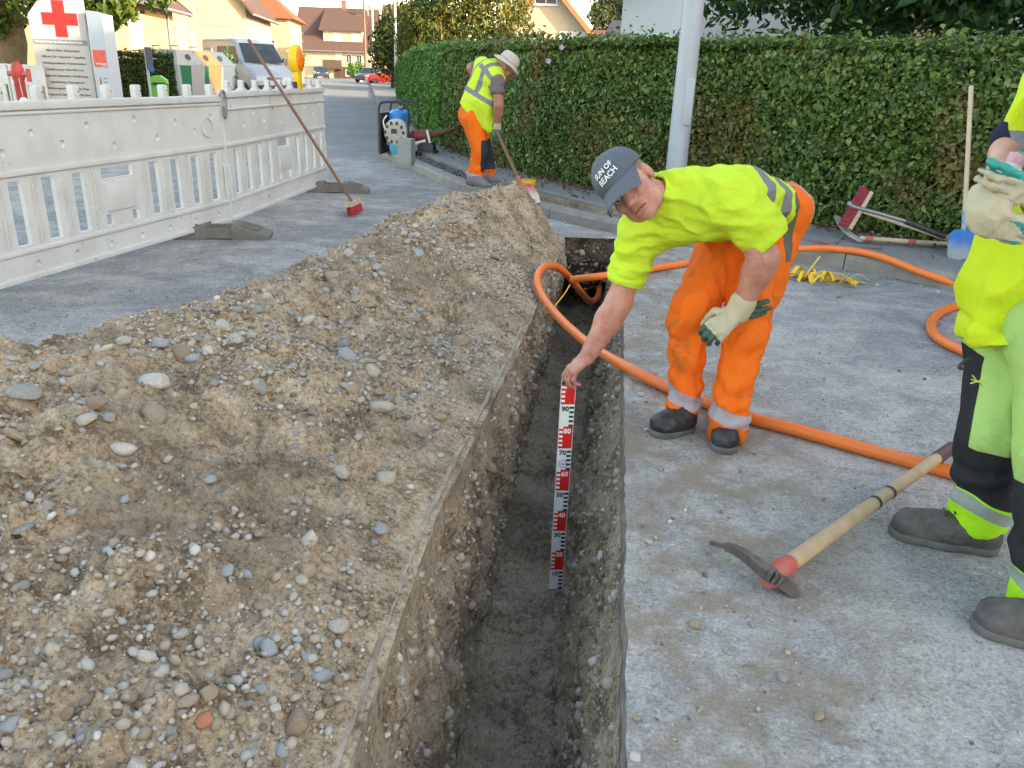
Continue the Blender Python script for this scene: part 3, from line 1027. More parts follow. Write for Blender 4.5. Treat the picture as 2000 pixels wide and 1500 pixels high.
def hedge(name, label, line, h, depth, dens, size, lm, aspect, top_dens, lump=.05):
    """line: base polyline of the visible face; the body lies to its left"""
    t = thing(name, label, "hedge", tuple(line[0]))
    o = V(line[0])
    pl = [V(p) - o for p in line]
    seg = [0.0]
    for a, b in zip(pl, pl[1:]): seg.append(seg[-1] + (b - a).length)
    L = seg[-1]
    def pos(s):
        i = np.clip(np.searchsorted(seg, s, side='right') - 1, 0, len(pl) - 2)
        A = np.array([p[:] for p in pl]); SG = np.array(seg)
        d = A[i + 1] - A[i]; ln = np.linalg.norm(d, axis=1)[:, None]
        return A[i] + d * ((s - SG[i])[:, None] / ln), np.c_[d[:, 1] / ln[:, 0], -d[:, 0] / ln[:, 0], 0 * s]
    P, N = [], []
    n = int(L * h * dens)
    s = RNG.uniform(0, L, n); z = h * RNG.random(n) ** .95
    p, nr = pos(s)
    bulge = lump * fbm(np.c_[s * 1.3, z * 1.6, 0 * s], 3, 3) + .05 * np.sin(pi * z / h) - RNG.exponential(.055, n) - .10 * (z / h > .93) * ((z / h - .93) / .07)
    q = p + nr * bulge[:, None]; q[:, 2] += z + (.03 * vnoise(np.c_[s * 2.2, 0 * s, 0 * s], 9)) * (z / h)
    P.append(q); N.append(nr * 1.0 + np.array([0, 0, .35]))
    n = int(L * depth * top_dens)
    s = RNG.uniform(0, L, n); u = RNG.random(n) * depth
    p, nr = pos(s)
    q = p - nr * u[:, None]; q[:, 2] += h + .035 * fbm(np.c_[s * 1.5, u * 2, 0 * s], 3, 9) + RNG.exponential(.03, n) - .02
    P.append(q); N.append(np.tile([0, 0, 1.0], (n, 1)) - nr * 0 + nr * .3)
    for e in (0, 1):                                     # the two ends
        n = int(depth * h * dens)
        s = np.full(n, 0.001 if e == 0 else L - .001); u = RNG.random(n) * depth; z = h * RNG.random(n)
        p, nr = pos(s)
        along = np.c_[-nr[:, 1], nr[:, 0], nr[:, 2]] * (-1 if e == 0 else 1)
        q = p - nr * u[:, None] + along * (.03 * fbm(np.c_[u * 2, z * 2, 0 * z], 2, 8) - RNG.exponential(.03, n))[:, None]; q[:, 2] += z
        P.append(q); N.append(along)
    leaves("foliage", np.concatenate(P), np.concatenate(N), size, lm, t, aspect, .75, droop=.5)
    m = MB()                                             # twiggy inside
    k = max(int(L / .25), 2)
    ss = np.linspace(0, L - .001, k)
    p, nr = pos(ss)
    rings = []
    for a, b, s in zip(p, nr, ss):
        w = .03 * float(vnoise([[s * 3, 0, 0]], 4)[0])
        rings.append([a - b * (.10 + w), a - b * (.09 - w) + np.array([0, 0, h - .10]), a - b * (depth * .9) + np.array([0, 0, h - .10]), a - b * (depth * .9)])
    m.loft(rings).build("twigs", M_TWIG, t)
    return t


H1 = [(-1.29, 14.25, .1), (-.55, 12.3, .1), (.1, 10.9, .1), (.82, 9.55, .1), (1.67, 8.7, .1), (2.85, 7.6, .1), (3.77, 6.6, .1), (4.6, 5.3, .1), (5.6, 3.0, .1)]
H1 = [tuple(p) for p in spline(H1, 4)]
hedge("hornbeam_hedge", "long clipped hedge with dark glossy and browning leaves behind the kerb", H1, 1.58, .9, 4600, .052, L_HEDGE, .62, 3200)
H2 = [(-6.1, 41, .1), (-4.0, 28.5, .1), (-2.6, 20, .1), (-1.42, 14.55, .1)]
hedge("privet_hedge", "bright green leafy hedge running along the far pavement beside the red car", H2, 1.66, 1.6, 800, .085, L_LIGHT, .36, 900, .09)

# big tree overhanging from the right, behind the hedge
cl = []
for (x, y, z, r, n) in [(2.6, 10.6, 2.45, .55, 420), (3.3, 10.3, 2.7, .75, 800), (4.1, 10.0, 2.75, .85, 1100), (5.0, 9.6, 2.65, .9, 1200), (5.9, 9.4, 2.75, .9, 1200), (6.8, 9.0, 2.9, .9, 1000), (4.5, 10.5, 3.4, 1.2, 1300), (6.2, 10.2, 3.6, 1.3, 1300), (3.3, 10.8, 3.6, 1.0, 800), (5.3, 11.5, 4.4, 1.6, 1300), (7.4, 10.5, 4.2, 1.5, 1100), (2.35, 10.7, 2.75, .45, 260), (7.8, 8.6, 3.3, 1.2, 900), (5.4, 10.8, 2.5, .8, 800), (4.2, 11.2, 2.3, .8, 800), (4.9, 12.2, 2.4, 1.0, 700), (3.6, 9.7, 2.3, .4, 280), (6.6, 10.6, 2.35, .7, 500)]:
    cl.append(((x - 5.4, y - 11.0, z), r, n))
tree("laurel_tree", "dark large leaved tree hanging over the hedge at the upper right", (5.4, 11.0, 0), .16, 2.2, cl, .135, L_DARK, M_DBARK, aspect=.42, droop=.8)

# ------------------------------------------------------------------ houses
M_CREAM = mat("cream_render", (0.33, 0.235, 0.125), 0.9, (1.2, (0.60, 0.50, 0.36), 0.5, .3), (60, .2, .004))
M_CREAM2 = mat("pale_render", (0.42, 0.345, 0.235), 0.9, (1.2, (0.58, 0.52, 0.42), 0.5, .3))
M_BAND = mat("beige_render", (0.50, 0.40, 0.27), 0.9, (1.5, (0.46, 0.37, 0.25), 0.5, .3))
M_WHITE = mat("white_render", (0.52, 0.55, 0.60), 0.9, (1.2, (0.58, 0.60, 0.63), 0.5, .3))
M_YEL = mat("yellow_render", (0.42, 0.34, 0.19), 0.9, (1.2, (0.62, 0.56, 0.42), 0.5, .3))


def roof_mat(name, a, b, s=5):
    g = NT(name)
    w = g.n('ShaderNodeTexWave'); w.wave_type = 'BANDS'; w.bands_direction = 'Z'
    w.inputs['Scale'].default_value = s
    g.t.links.new(g.tc, w.inputs['Vector'])
    c = g.mix(g.noise(3, 5, .7), a, b)
    c = g.mix(g.math('MULTIPLY', g.step(w.outputs['Fac'], .0, .25), .35), g.mix(.5, c, (0.05, 0.04, 0.035)), c)
    g.bump(w.outputs['Fac'], .5, .03)
    return g.done(c, .8, .2)


M_RBROWN = roof_mat("brown_tiles", (0.13, 0.075, 0.06), (0.19, 0.115, 0.09))
M_RORANGE = roof_mat("orange_tiles", (0.50, 0.16, 0.06), (0.36, 0.12, 0.055))
M_RRED = roof_mat("red_tiles", (0.30, 0.11, 0.07), (0.22, 0.09, 0.065))
M_RGREY = roof_mat("grey_tiles", (0.10, 0.10, 0.115), (0.15, 0.15, 0.165))
M_WOODD = mat("dark_wood", (0.07, 0.045, 0.032), .8, (20, (0.11, 0.07, 0.05), .6))
M_WOODO = mat("orange_wood", (0.36, 0.17, 0.06), .7, (20, (0.28, 0.12, 0.045), .6))
M_FRAME = mat("window_frame", (0.72, 0.72, 0.70), .5)
M_GLASS = mat("window_glass", (0.03, 0.04, 0.055), .08, spec=.35)
M_SHUT = mat("roller_shutter", (0.62, 0.58, 0.52), .7)
M_ZINC = mat("zinc", (0.35, 0.36, 0.37), .45, metal=.6)
M_BRICK = mat("brick", (0.25, 0.11, 0.08), .9, (20, (0.17, 0.09, 0.07), .7))


def window(parent, M, w, h, shut=False, cross=True):
    """M places the window's centre on a wall, local z pointing out"""
    m = MB()
    t = .07
    for (c, d) in (((0, h / 2 - t / 2, .02), (w, t, .06)), ((0, -h / 2 + t / 2, .02), (w, t, .06)), ((-w / 2 + t / 2, 0, .021), (t, h - 2 * t, .058)), ((w / 2 - t / 2, 0, .021), (t, h - 2 * t, .058))):
        m.box(c, d, M)
    if cross and not shut: m.box((0, 0, .02), (.05, h - 2 * t, .05), M)
    f = m.build("window", M_FRAME, parent)
    m = MB()
    if shut:
        k = max(int(h / .12), 3)
        for i in range(k):
            m.box((0, -h / 2 + t + (h - 2 * t) * (i + .5) / k, .02), (w - 2 * t, (h - 2 * t) / k * .92, .03), M)
        m.box((0, 0, .003), (w - 2 * t, h - 2 * t, .02), M)
        m.build("shutter", M_SHUT, f)
    else:
        m.box((0, 0, .006), (w - 2 * t, h - 2 * t, .016), M)
        m.build("pane", M_GLASS, f)
    m = MB().box((0, -h / 2 - .03, .07), (w + .16, .05, .16), M)
    m.build("sill", M_FRAME, f)
    return f


def side_M(side, w, d, u, z):
    if side == 'F': return frame((u, 0, z), (1, 0, 0), (0, 0, 1))
    if side == 'R': return frame((w / 2, u, z), (0, 1, 0), (0, 0, 1))
    if side == 'L': return frame((-w / 2, u, z), (0, -1, 0), (0, 0, 1))


def house(label, loc, rz, w, d, eave, ridge, wm, rm, axis='x', wins=(), over=.45, chimney=None, edge=None, name="house", cat="house", group=None):
    """front wall along local x at y = 0; the ridge runs along axis"""
    t = thing(name, label, cat, loc, rz, group)
    m = MB()
    if axis == 'y':
        prof = [(-w / 2, -.5), (w / 2, -.5), (w / 2, eave), (0, ridge), (-w / 2, eave)]
        m.prism(prof, d, frame((0, d, 0), (1, 0, 0), (0, 0, 1)))
    else:
        prof = [(0, -.5), (d, -.5), (d, eave), (d / 2, ridge), (0, eave)]
        m.prism(prof, w, frame((-w / 2, 0, 0), (0, 1, 0), (0, 0, 1)))
    m.build("wall", wm, t)
    m = MB()
    th = .18
    half, ln = (w / 2, d) if axis == 'y' else (d / 2, w)
    sl = (ridge - eave) / half
    def pt(a, b, z):                                     # a across the ridge, b along it
        return V((a, b, z)) if axis == 'y' else V((b - w / 2, d / 2 + a, z))
    for sg in (1, -1):
        a1 = sg * (half + over)
        z0, z1 = ridge + .02, eave - over * sl + .02
        m.loft([[pt(0, -over, z0 + th), pt(a1, -over, z1 + th), pt(a1, -over, z1), pt(0, -over, z0)], [pt(0, ln + over, z0 + th), pt(a1, ln + over, z1 + th), pt(a1, ln + over, z1), pt(0, ln + over, z0)]])
    rf = m.build("roof", rm, t)
    if edge:
        for b in (-over - .03, ln + over + .03):
            m = MB()
            for sg in (1, -1):
                a1 = sg * (half + over + .02)
                z0, z1 = ridge + .02, eave - over * sl + .0
                m.bar(pt(-sg * .06, b, z0 + .09), pt(a1, b, z1 + .09), .05, .26)
            m.build("verge_board", edge, rf)
    for sg in (1, -1):
        a1 = sg * (half + over + .07); z1 = eave - over * sl + .1
        MB().tube([pt(a1, -over, z1), pt(a1, ln + over, z1)], .07, 8).build("gutter", M_ZINC, rf)
    if chimney:
        m = MB()
        x, y, h = chimney
        m.box((x, y, ridge + h / 2 - .5), (.6, .6, h + 1)); m.box((x, y, ridge + h + .05), (.72, .72, .12))
        m.build("chimney", M_BRICK, rf)
    for (side, u, z, ww, hh, shut) in wins:
        window(t, side_M(side, w, d, u, z), ww, hh, shut)
    return t


# left side of the street: cream house with its long wall to the road
ang = math.atan2(2.3, 16.0)                              # street line
h1 = house("cream rendered house with a closed roller shutter behind the red cross board", (-20.7, 32.0, 0), ang, 10, 9.5, 4.0, 8.2, M_CREAM, M_RBROWN, 'y',
           [('R', 3.3, 2.55, 1.6, 1.45, True), ('F', 1.2, 2.3, 1.3, 1.2, False)], .7, None, M_WOODD)
m = MB(); m.tube([(5.05, 8.3, 4.05), (5.08, 8.3, 3.9), (5.08, 8.3, 0)], .06, 8); m.build("downpipe", M_ZINC, h1)
h1b = house("tall cream gabled house with narrow slit windows beside the recycling containers", (-22.9, 41.6, 0), ang, 10.5, 7.0, 6.4, 10.5, M_CREAM, M_RBROWN, 'x',
            [('R', 2.6, 2.45, .35, 1.3, False), ('R', 4.0, 2.45, .35, 1.3, False), ('R', 5.7, 2.3, .35, 1.2, False), ('R', 3.3, 5.2, 1.0, 1.2, False)], .35, None, M_WOODO)
h2 = house("pale house with a beige upper band and steep dark roof behind the van", (-22.2, 53.0, 0), ang, 10, 10, 4.7, 10.6, M_CREAM2, M_RBROWN, 'y', [('R', 3, 2.5, 1.1, 1.2, False), ('R', 6.5, 2.5, 1.1, 1.2, False)], .5)
MB().box((1.5, -.02, 4.35), (6.9, .05, 1.7)).build("upper_band", M_BAND, h2)
# house with the orange hipped roof
h3 = thing("house", "yellow house with an orange hipped roof further up the street", "house", (-22.6, 67, 0), ang)
MB().box((0, 4, 2.2), (8.5, 8, 5.4)).build("wall", M_YEL, h3)
m = MB()
e = .5
c4 = [(-4.25 - e, -e, 4.75), (4.25 + e, -e, 4.75), (4.25 + e, 8 + e, 4.75), (-4.25 - e, 8 + e, 4.75)]
r0, r1 = (-1.2, 4, 7.9), (1.2, 4, 7.9)
m.quad(c4[0], c4[1], r1, r0).quad(c4[2], c4[3], r0, r1)
for a, b, c in ((c4[1], c4[2], r1), (c4[3], c4[0], r0)):
    m.bm.faces.new([m.bm.verts.new(V(p)) for p in (a, b, c)])
m.quad(*c4[::-1])
m.build("roof", M_RORANGE, h3)
m = MB(); m.loft([[(-2.2, -3.2, 4.9), (1.6, -3.2, 2.5), (1.6, -3.2, 2.3), (-2.2, -3.2, 4.7)], [(-2.2, 0, 4.9), (1.6, 0, 2.5), (1.6, 0, 2.3), (-2.2, 0, 4.7)]])
m.build("porch_roof", M_RORANGE, h3)
MB().box((-1.0, -1.5, 1.2), (4.6, 3.0, 2.6)).build("porch_wall", M_CREAM2, h3)
window(h3, frame((2.6, 0, 2.6), (1, 0, 0), (0, 0, 1)), 1.0, 1.3)

# far house closing the view, with a wide dormer and balcony
FY = 118.0
def fx(px): return (px - 1000) / FPX * (FY * cos(TILT) + .4) * 1.0
def fz(py, px=660): return CAMH + (145 + .0367 * (px - 1000) - py) * (FY * .94) / FPX * 1.06
hx0, hx1 = fx(563), fx(701)
hc = (hx0 + hx1) / 2; hw = hx1 - hx0
h4 = house("white house with big brown roof, wide dormer and balcony at the street end", (hc, FY, 0), 0, hw, 9, 4.1, 9.0, M_CREAM2, M_RBROWN, 'x',
           [('F', fx(661) - hc, 2.55, .75, 1.15, False), ('F', fx(681) - hc, 2.55, .75, 1.15, False), ('F', fx(641) - hc, 2.6, .8, 1.5, True), ('R', 3, 3.0, 1.0, 1.2, False), ('R', 5, 6.3, .9, 1.0, False)], .7, (fx(642) - hc, 4.5, 1.0), None)
m = MB()
dx0, dx1 = fx(612) - hc, fx(687) - hc
m.box(((dx0 + dx1) / 2, 2.2, 5.35), (dx1 - dx0, 3.6, 1.9)); m.build("dormer_wall", M_CREAM2, h4)
m = MB(); m.loft([[(dx0 - .5, -.1, 6.2), (dx0 - .5, 4.2, 8.95), (dx0 - .5, 4.2, 8.75), (dx0 - .5, -.1, 6.0)], [(dx1 + .6, -.1, 6.2), (dx1 + .6, 4.2, 8.95), (dx1 + .6, 4.2, 8.75), (dx1 + .6, -.1, 6.0)]])
m.build("dormer_roof", M_RBROWN, h4)
for u in (fx(638) - hc, fx(673) - hc): window(h4, frame((u, .4, 5.3), (1, 0, 0), (0, 0, 1)), .95, 1.0, True)
m = MB(); m.box((fx(665) - hc, -.06, .55), (fx(697) - fx(633), .1, 1.9)); m.build("plinth", M_WOODD, h4)
for u in (fx(661) - hc, fx(683) - hc): window(h4, frame((u, -.115, .75), (1, 0, 0), (0, 0, 1)), 1.0, .8, False)
m = MB()
bx0, bx1 = fx(614) - hc, fx(651) - hc
m.box(((bx0 + bx1) / 2, -.75, 1.25), (bx1 - bx0, 1.4, .14))
for i in range(16): m.box((bx0 + (bx1 - bx0) * (i + .5) / 16, -1.42, 1.78), ((bx1 - bx0) / 16 * .9, .04, .95))
m.box(((bx0 + bx1) / 2, -1.42, 2.3), (bx1 - bx0 + .1, .1, .08))
for u in (bx0 + .1, bx1 - .1): m.box((u, -1.38, .55), (.12, .12, 1.3))
m.build("balcony", M_WOODD, h4)
m = MB(); m.tube([(fx(693) - hc, 3, 8.2), (fx(693) - hc, 3, 10.3)], .04, 6); m.lathe([(.05, -.1), (.3, 0), (.42, .12)], 16, Matrix.Translation((fx(694) - hc, 2.4, 9.2)) @ Matrix.Rotation(radians(80), 4, 'X'))
m.build("aerial", M_ZINC, h4)
h5 = house("house with a red tiled roof and flowered balcony behind the utility pole", (fx(765), 132, 0), 0, 10, 10, 5.0, 10.6, M_CREAM2, M_RRED, 'x', [('F', -3, 3.6, 1, 1.2, False), ('F', 0, 3.6, 1, 1.2, False)], .7)
m = MB(); m.box((-3.2, -.9, 2.6), (3.4, 1.6, .15)); m.box((-3.2, -1.7, 3.0), (3.4, .08, .8)); m.build("balcony", M_WOODO, h5)
m = MB(); m.box((-3.2, -1.78, 3.45), (3.3, .25, .3)); m.build("flower_box", mat("red_flowers", (0.55, 0.05, 0.03), .8, (30, (0.08, 0.16, 0.03), .9, .1)), h5)

# behind the hedge: gabled cream house, low red roof, white house behind the laurel
pk = at(1073, -34, 52)
house("cream gabled house with orange wooden verge showing above the hedge", (pk.x, 52, 0), radians(-4), 8.4, 9, 2.0, pk.z, M_CREAM2, M_RRED, 'y', [('F', -.15, 6.0, 1.35, 1.5, False), ('F', 1.6, 3.1, 1.7, 1.5, True)], .5, None, M_WOODO)
house("low house of which only the red brown roof shows above the hedge", (at(1195, 90, 66).x, 66, 0), 0, 8.0, 8, 2.6, 4.7, M_CREAM2, M_RRED, 'x', (), .4, (1.0, 4, .6))
house("white house half hidden behind the laurel tree, in shade", (7.15, 14.6, 0), radians(3), 9.2, 6, 3.7, 7.6, M_WHITE, M_RGREY, 'y', [('F', 2.8, 2.1, 1.2, 1.6, False), ('F', -1.2, 2.2, 1.1, 1.3, False)], .5, None, M_WOODO)
house("small outbuilding with a dark grey roof left of the white house", (at(1245, 90, 27).x + .3, 27, 0), radians(-20), 3.0, 5, 1.7, 3.0, M_WHITE, M_RGREY, 'x', (), .3)
# unseen houses added on the right to keep the morning sun off the works
house("unseen white house added beyond the right edge to block the sun", (19.0, -22, 0), 0, 12, 17, 6.4, 10.5, M_WHITE, M_RRED, 'y', [('L', 4, 2, 1.2, 1.4, False), ('L', 9, 2, 1.2, 1.4, False)], .6)
house("unseen cream house added behind the garden to block the sun", (21.5, -3.5, 0), 0, 12, 13, 6.4, 10.8, M_CREAM2, M_RRED, 'y', [('L', 4, 2, 1.2, 1.4, False), ('L', 9, 2, 1.2, 1.4, False)], .6)
house("unseen grey roofed house added beyond the garden to shade the street", (25.5, 6.5, 0), 0, 12, 10.5, 6.4, 10.2, M_CREAM2, M_RGREY, 'y', [('L', 4, 2, 1.2, 1.4, False)], .6)

# ------------------------------------------------------------------ trees and shrubs
tb = at(36, 200, 20.5); tb.z = 0
cl = []
for (px, py, y, r, n) in [(120, 5, 19.3, .55, 420), (185, 8, 19.2, .55, 420), (225, 20, 19.2, .35, 200), (165, 28, 19.0, .35, 220), (100, 22, 19.6, .4, 240), (210, -25, 19.6, .8, 600), (80, -30, 20, .9, 700), (-20, 15, 20.5, .7, 450), (-30, -40, 20.5, 1.1, 700), (150, -60, 20, 1.2, 900), (10, -110, 21, 1.6, 900), (-10, 40, 20.0, .35, 150), (130, 35, 18.9, .22, 90), (196, 38, 18.9, .2, 70), (310, -8, 20, .35, 110)]:
    p = at(px, py, y); cl.append(((p.x - tb.x, p.y - tb.y, p.z), r, n))
cl += [((0, 0, 6.0), (3, 3, 1.6), 2600), ((1.5, -.5, 5.2), (2, 2, 1.2), 1500)]
tree("lime_tree", "sunlit lime tree with a thick bare trunk left of the red cross board", tb[:], .36, 3.4, cl, .15, L_LIME, M_BARK, aspect=.6, droop=.9, lean=(.1, 0))

tb = at(915, 170, 31); tb.z = 0
cl = []
for (px, py, y, r, n) in [(830, 45, 30, .9, 900), (875, 20, 30, 1.0, 1100), (920, 60, 29.5, .9, 900), (960, 25, 30, 1.0, 1000), (1000, 60, 30, .8, 600), (905, 85, 29, .8, 700), (850, 85, 29, .8, 700), (800, 60, 31, .7, 500), (810, 95, 30, .7, 500), (880, -30, 31, 1.4, 1300), (960, -35, 31, 1.2, 1000), (1010, 15, 31, .55, 300), (985, 90, 29, .6, 400), (830, -5, 31, .8, 600), (1040, 90, 29.5, .35, 120), (1055, 70, 29.5, .25, 50)]:
    p = at(px, py, y); cl.append(((p.x - tb.x, p.y - tb.y, p.z), r, n))
tree("walnut_tree", "sunlit yellowing bushy tree behind the hedge corner", tb[:], .16, 1.6, cl, .17, L_GOLD, M_DBARK, aspect=.32, droop=1.2)
tb = at(768, 150, 62); tb.z = 0
cl = []
for (px, py, r, n) in [(762, 60, 1.1, 500), (755, 90, 1.3, 600), (775, 40, 1.3, 500), (785, 75, 1.6, 700), (760, 118, 1.4, 600), (790, 110, 1.6, 600), (745, 110, .6, 200), (800, 45, 1.4, 500)]:
    p = at(px, py, 62); cl.append(((p.x - tb.x, 0, p.z), r, n))
tree("cherry_tree", "dark green tree standing behind the red car and the lamp posts", tb[:], .2, 2.5, cl, .30, make_leaf("mixed_leaves", ((0.035, 0.07, 0.02), (0.07, 0.12, 0.03), (0.16, 0.17, 0.03)), None), M_DBARK, aspect=.5)
for i, (px, py, y, lab) in enumerate([(1178, 60, 105, "tall pale tree far off, left one above the red brown roof"), (1222, 60, 110, "tall pale tree far off, middle one above the red brown roof"), (1265, 60, 104, "tall pale tree far off, right one beside the white house")]):
    b = at(px, 150, y); b.z = 0
    k = y / FPX
    cl = blobs((0, 0, 8.2), (26 * k, 3, 4.4), 11, 1.7, 330, 1.15, 50 + i)
    tree("poplar_tree", lab, b[:], .3, 3, cl, .42, L_FAR, M_DBARK, "tall trees far beyond the gardens")
for (px, y, h, w, lab) in [(697, 100, 2.2, 2.6, "low green bush by the road in front of the far white house"), (566, 96, 6.0, 1.4, "narrow green tree between the orange roofed and the brown roofed house"), (632, 116.0, 0, 0, "")]:
    if not h: continue
    b = at(px, 150, y); b.z = 0
    t = thing("bush", lab, "bush", b[:])
    P, N = clump_pts(blobs((0, 0, h * .5), (w * .6, 1, h * .4), 9, h * .25, 130, 1, px))
    leaves("foliage", P, N, .25, L_LIGHT, t)
    m = MB(); limb(m, (0, 0, 0), (0, 0, h * .7), .08, .03); m.build("stem", M_DBARK, t)
# clipped hedge and shrub on the far side of the barriers
p0, p1 = at(215, 180, 24.0), at(342, 185, 24.5)
hedge("small_hedge", "small clipped dark hedge behind the green litter bin", [(p0.x, 24, 0), (p1.x, 24.6, 0)], 1.5, .8, 700, .10, make_leaf("yew_leaves", ((0.03, 0.055, 0.012), (0.05, 0.095, 0.02), (0.09, 0.14, 0.03)), None), .4, 700)
b = at(447, 165, 33); b.z = 0
t = thing("shrub", "pointed green shrub between the containers and the van", "shrub", b[:])
P, N = clump_pts([((0, 0, .7), (.42, .4, .7), 420), ((-.1, 0, 1.3), (.28, .28, .5), 220), ((.12, 0, 1.2), (.2, .2, .45), 160)])
leaves("foliage", P, N, .13, L_LIGHT, t); m = MB(); limb(m, (0, 0, 0), (0, 0, 1.2), .05, .02); m.build("stem", M_DBARK, t)
# rough grass by the red car, leaf litter under the hedge
n = 1400
s0 = kerb_s(-6.39, 36.75) ; s1 = kerb_s(-15, 85)
ss = RNG.uniform(s1, s0, n); kp = [kerb_at(s) for s in ss]; off = RNG.uniform(1.9, 5.0, n)
leaves("grass", np.array([(p + q * o)[:] for (p, q), o in zip(kp, off)]) + np.c_[0 * ss, 0 * ss, RNG.uniform(.1, .75, n)], np.tile([0.3, -.7, .2], (n, 1)), .55, make_leaf("dry_grass", ((0.16, 0.17, 0.04), (0.25, 0.24, 0.07), (0.36, 0.32, 0.12)), None), None, .10, .4, droop=-3)
tag(bpy.data.objects["grass"], "tall dry yellow green grass on the verge before the red car", "grass", kind='stuff')
n = 2600
A = np.array(H1); i = RNG.integers(0, len(A) - 1, n); tq = RNG.random((n, 1))
q = A[i] * (1 - tq) + A[i + 1] * tq
dd = A[i + 1] - A[i]; nr = np.c_[-dd[:, 1], dd[:, 0]] / np.linalg.norm(dd[:, :2], axis=1)[:, None]
off = -RNG.exponential(.13, n) + .08
q[:, :2] += nr * off[:, None]; q[:, 2] = .125 + RNG.random(n) * .02
leaves("leaf_litter", q, np.tile([0, 0, 1.0], (n, 1)), .04, make_leaf("dead_leaves", ((0.10, 0.06, 0.03), (0.20, 0.13, 0.07), (0.30, 0.22, 0.13)), None), None, .6, .5)
tag(bpy.data.objects["leaf_litter"], "dry fallen leaves along the foot of the hedge", "leaf litter", kind='stuff')
# ------------------------------------------------------------------ materials of the objects
g = NT("white_plastic")
c_ = g.mix(g.step(g.noise(3.5, 6, .65), .35, .7), (0.59, 0.61, 0.62), (0.52, 0.53, 0.525))
c_ = g.mix(g.math('MULTIPLY', g.math('MULTIPLY', g.step(g.noise(34, 3, .6), .66, .69), g.step(g.noise(1.6, 3), .53, .6)), .8), c_, (0.05, 0.05, 0.05))
c_ = g.mix(g.math('MULTIPLY', g.step(g.noise(6, 8, .8, vec=g.mapping((3, 3, .5))), .58, .70), .16), c_, (0.40, 0.36, 0.28))
g.bump(g.noise(40, 3), .15, .003)
M_PLW = g.done(c_, .45, .4)
M_RUBB = mat("recycled_rubber", (0.13, 0.125, 0.115), .85, (30, (0.20, 0.19, 0.175), .7), (70, .5, .003))
M_BLACK = mat("black_plastic", (0.022, 0.022, 0.025), .5, (20, (0.06, 0.058, 0.055), .5))
M_STEEL = mat("steel", (0.30, 0.30, 0.31), .42, (14, (0.20, 0.18, 0.17), .6), metal=.7)
M_GALV = mat("galvanised_steel", (0.42, 0.46, 0.53), .55, (4, (0.36, 0.39, 0.45), .6), metal=.15)
M_YLAMP = mat("yellow_plastic", (0.85, 0.52, 0.01), .4)
M_AMBER = mat("amber_lens", (0.85, 0.22, 0.01), .25, (40, (0.65, 0.13, 0.01), .7), (90, .8, .004))
M_WOOD = mat("ash_wood", (0.50, 0.36, 0.22), .6, (12, (0.36, 0.25, 0.15), .7))
M_WOODP = mat("pale_wood", (0.56, 0.45, 0.32), .65, (10, (0.42, 0.33, 0.24), .7))
M_WOODB = mat("brown_wood", (0.20, 0.105, 0.06), .6, (15, (0.12, 0.065, 0.04), .7))
M_BRIST = mat("red_bristles", (0.48, 0.035, 0.05), .6, (30, (0.30, 0.02, 0.035), .8))
M_BRISTP = mat("pink_bristles", (0.42, 0.07, 0.10), .6, (30, (0.28, 0.04, 0.06), .8))
M_RED = mat("red_paint", (0.55, 0.03, 0.02), .4)
M_REDP = mat("worn_red_paint", (0.50, 0.06, 0.05), .5, (24, (0.38, 0.20, 0.16), .7, .2))
M_BLUE = mat("blue_paint", (0.03, 0.15, 0.52), .45, (14, (0.40, 0.42, 0.45), .8, .1))
M_PIPE = mat("orange_pipe", (0.92, 0.185, 0.012), .34, (7, (0.62, 0.19, 0.06), .7, .25), (25, .06, .002))
M_TIE = mat("yellow_tape", (0.80, 0.50, 0.01), .45)
M_WHT = mat("white_paint", (0.75, 0.75, 0.75), .45)
M_BOARD = mat("sign_board", (0.42, 0.42, 0.41), .4)
M_BOARDS = mat("sign_side_board", (0.42, 0.47, 0.54), .4)
M_GREYP = mat("grey_print", (0.22, 0.22, 0.24), .6)
M_INK = mat("black_ink", (0.03, 0.03, 0.032), .6)
M_GREEN = mat("green_plastic", (0.14, 0.42, 0.05), .4)
M_GREEN2 = mat("green_panel", (0.01, 0.12, 0.06), .5)
M_CONC = mat("concrete_block", (0.30, 0.30, 0.30), .9, (12, (0.24, 0.24, 0.235), .7), (120, .5, .002))
M_TYRE = mat("tyre", (0.02, 0.02, 0.021), .8)
M_CAR_R = mat("red_car_paint", (0.62, 0.012, 0.014), .3)
M_CAR_D = mat("dark_car_paint", (0.06, 0.065, 0.085), .3)
M_VAN = mat("silver_van_paint", (0.33, 0.37, 0.42), .32, metal=.15)
M_CLEAR = mat("lamp_glass", (0.55, 0.55, 0.55), .12)

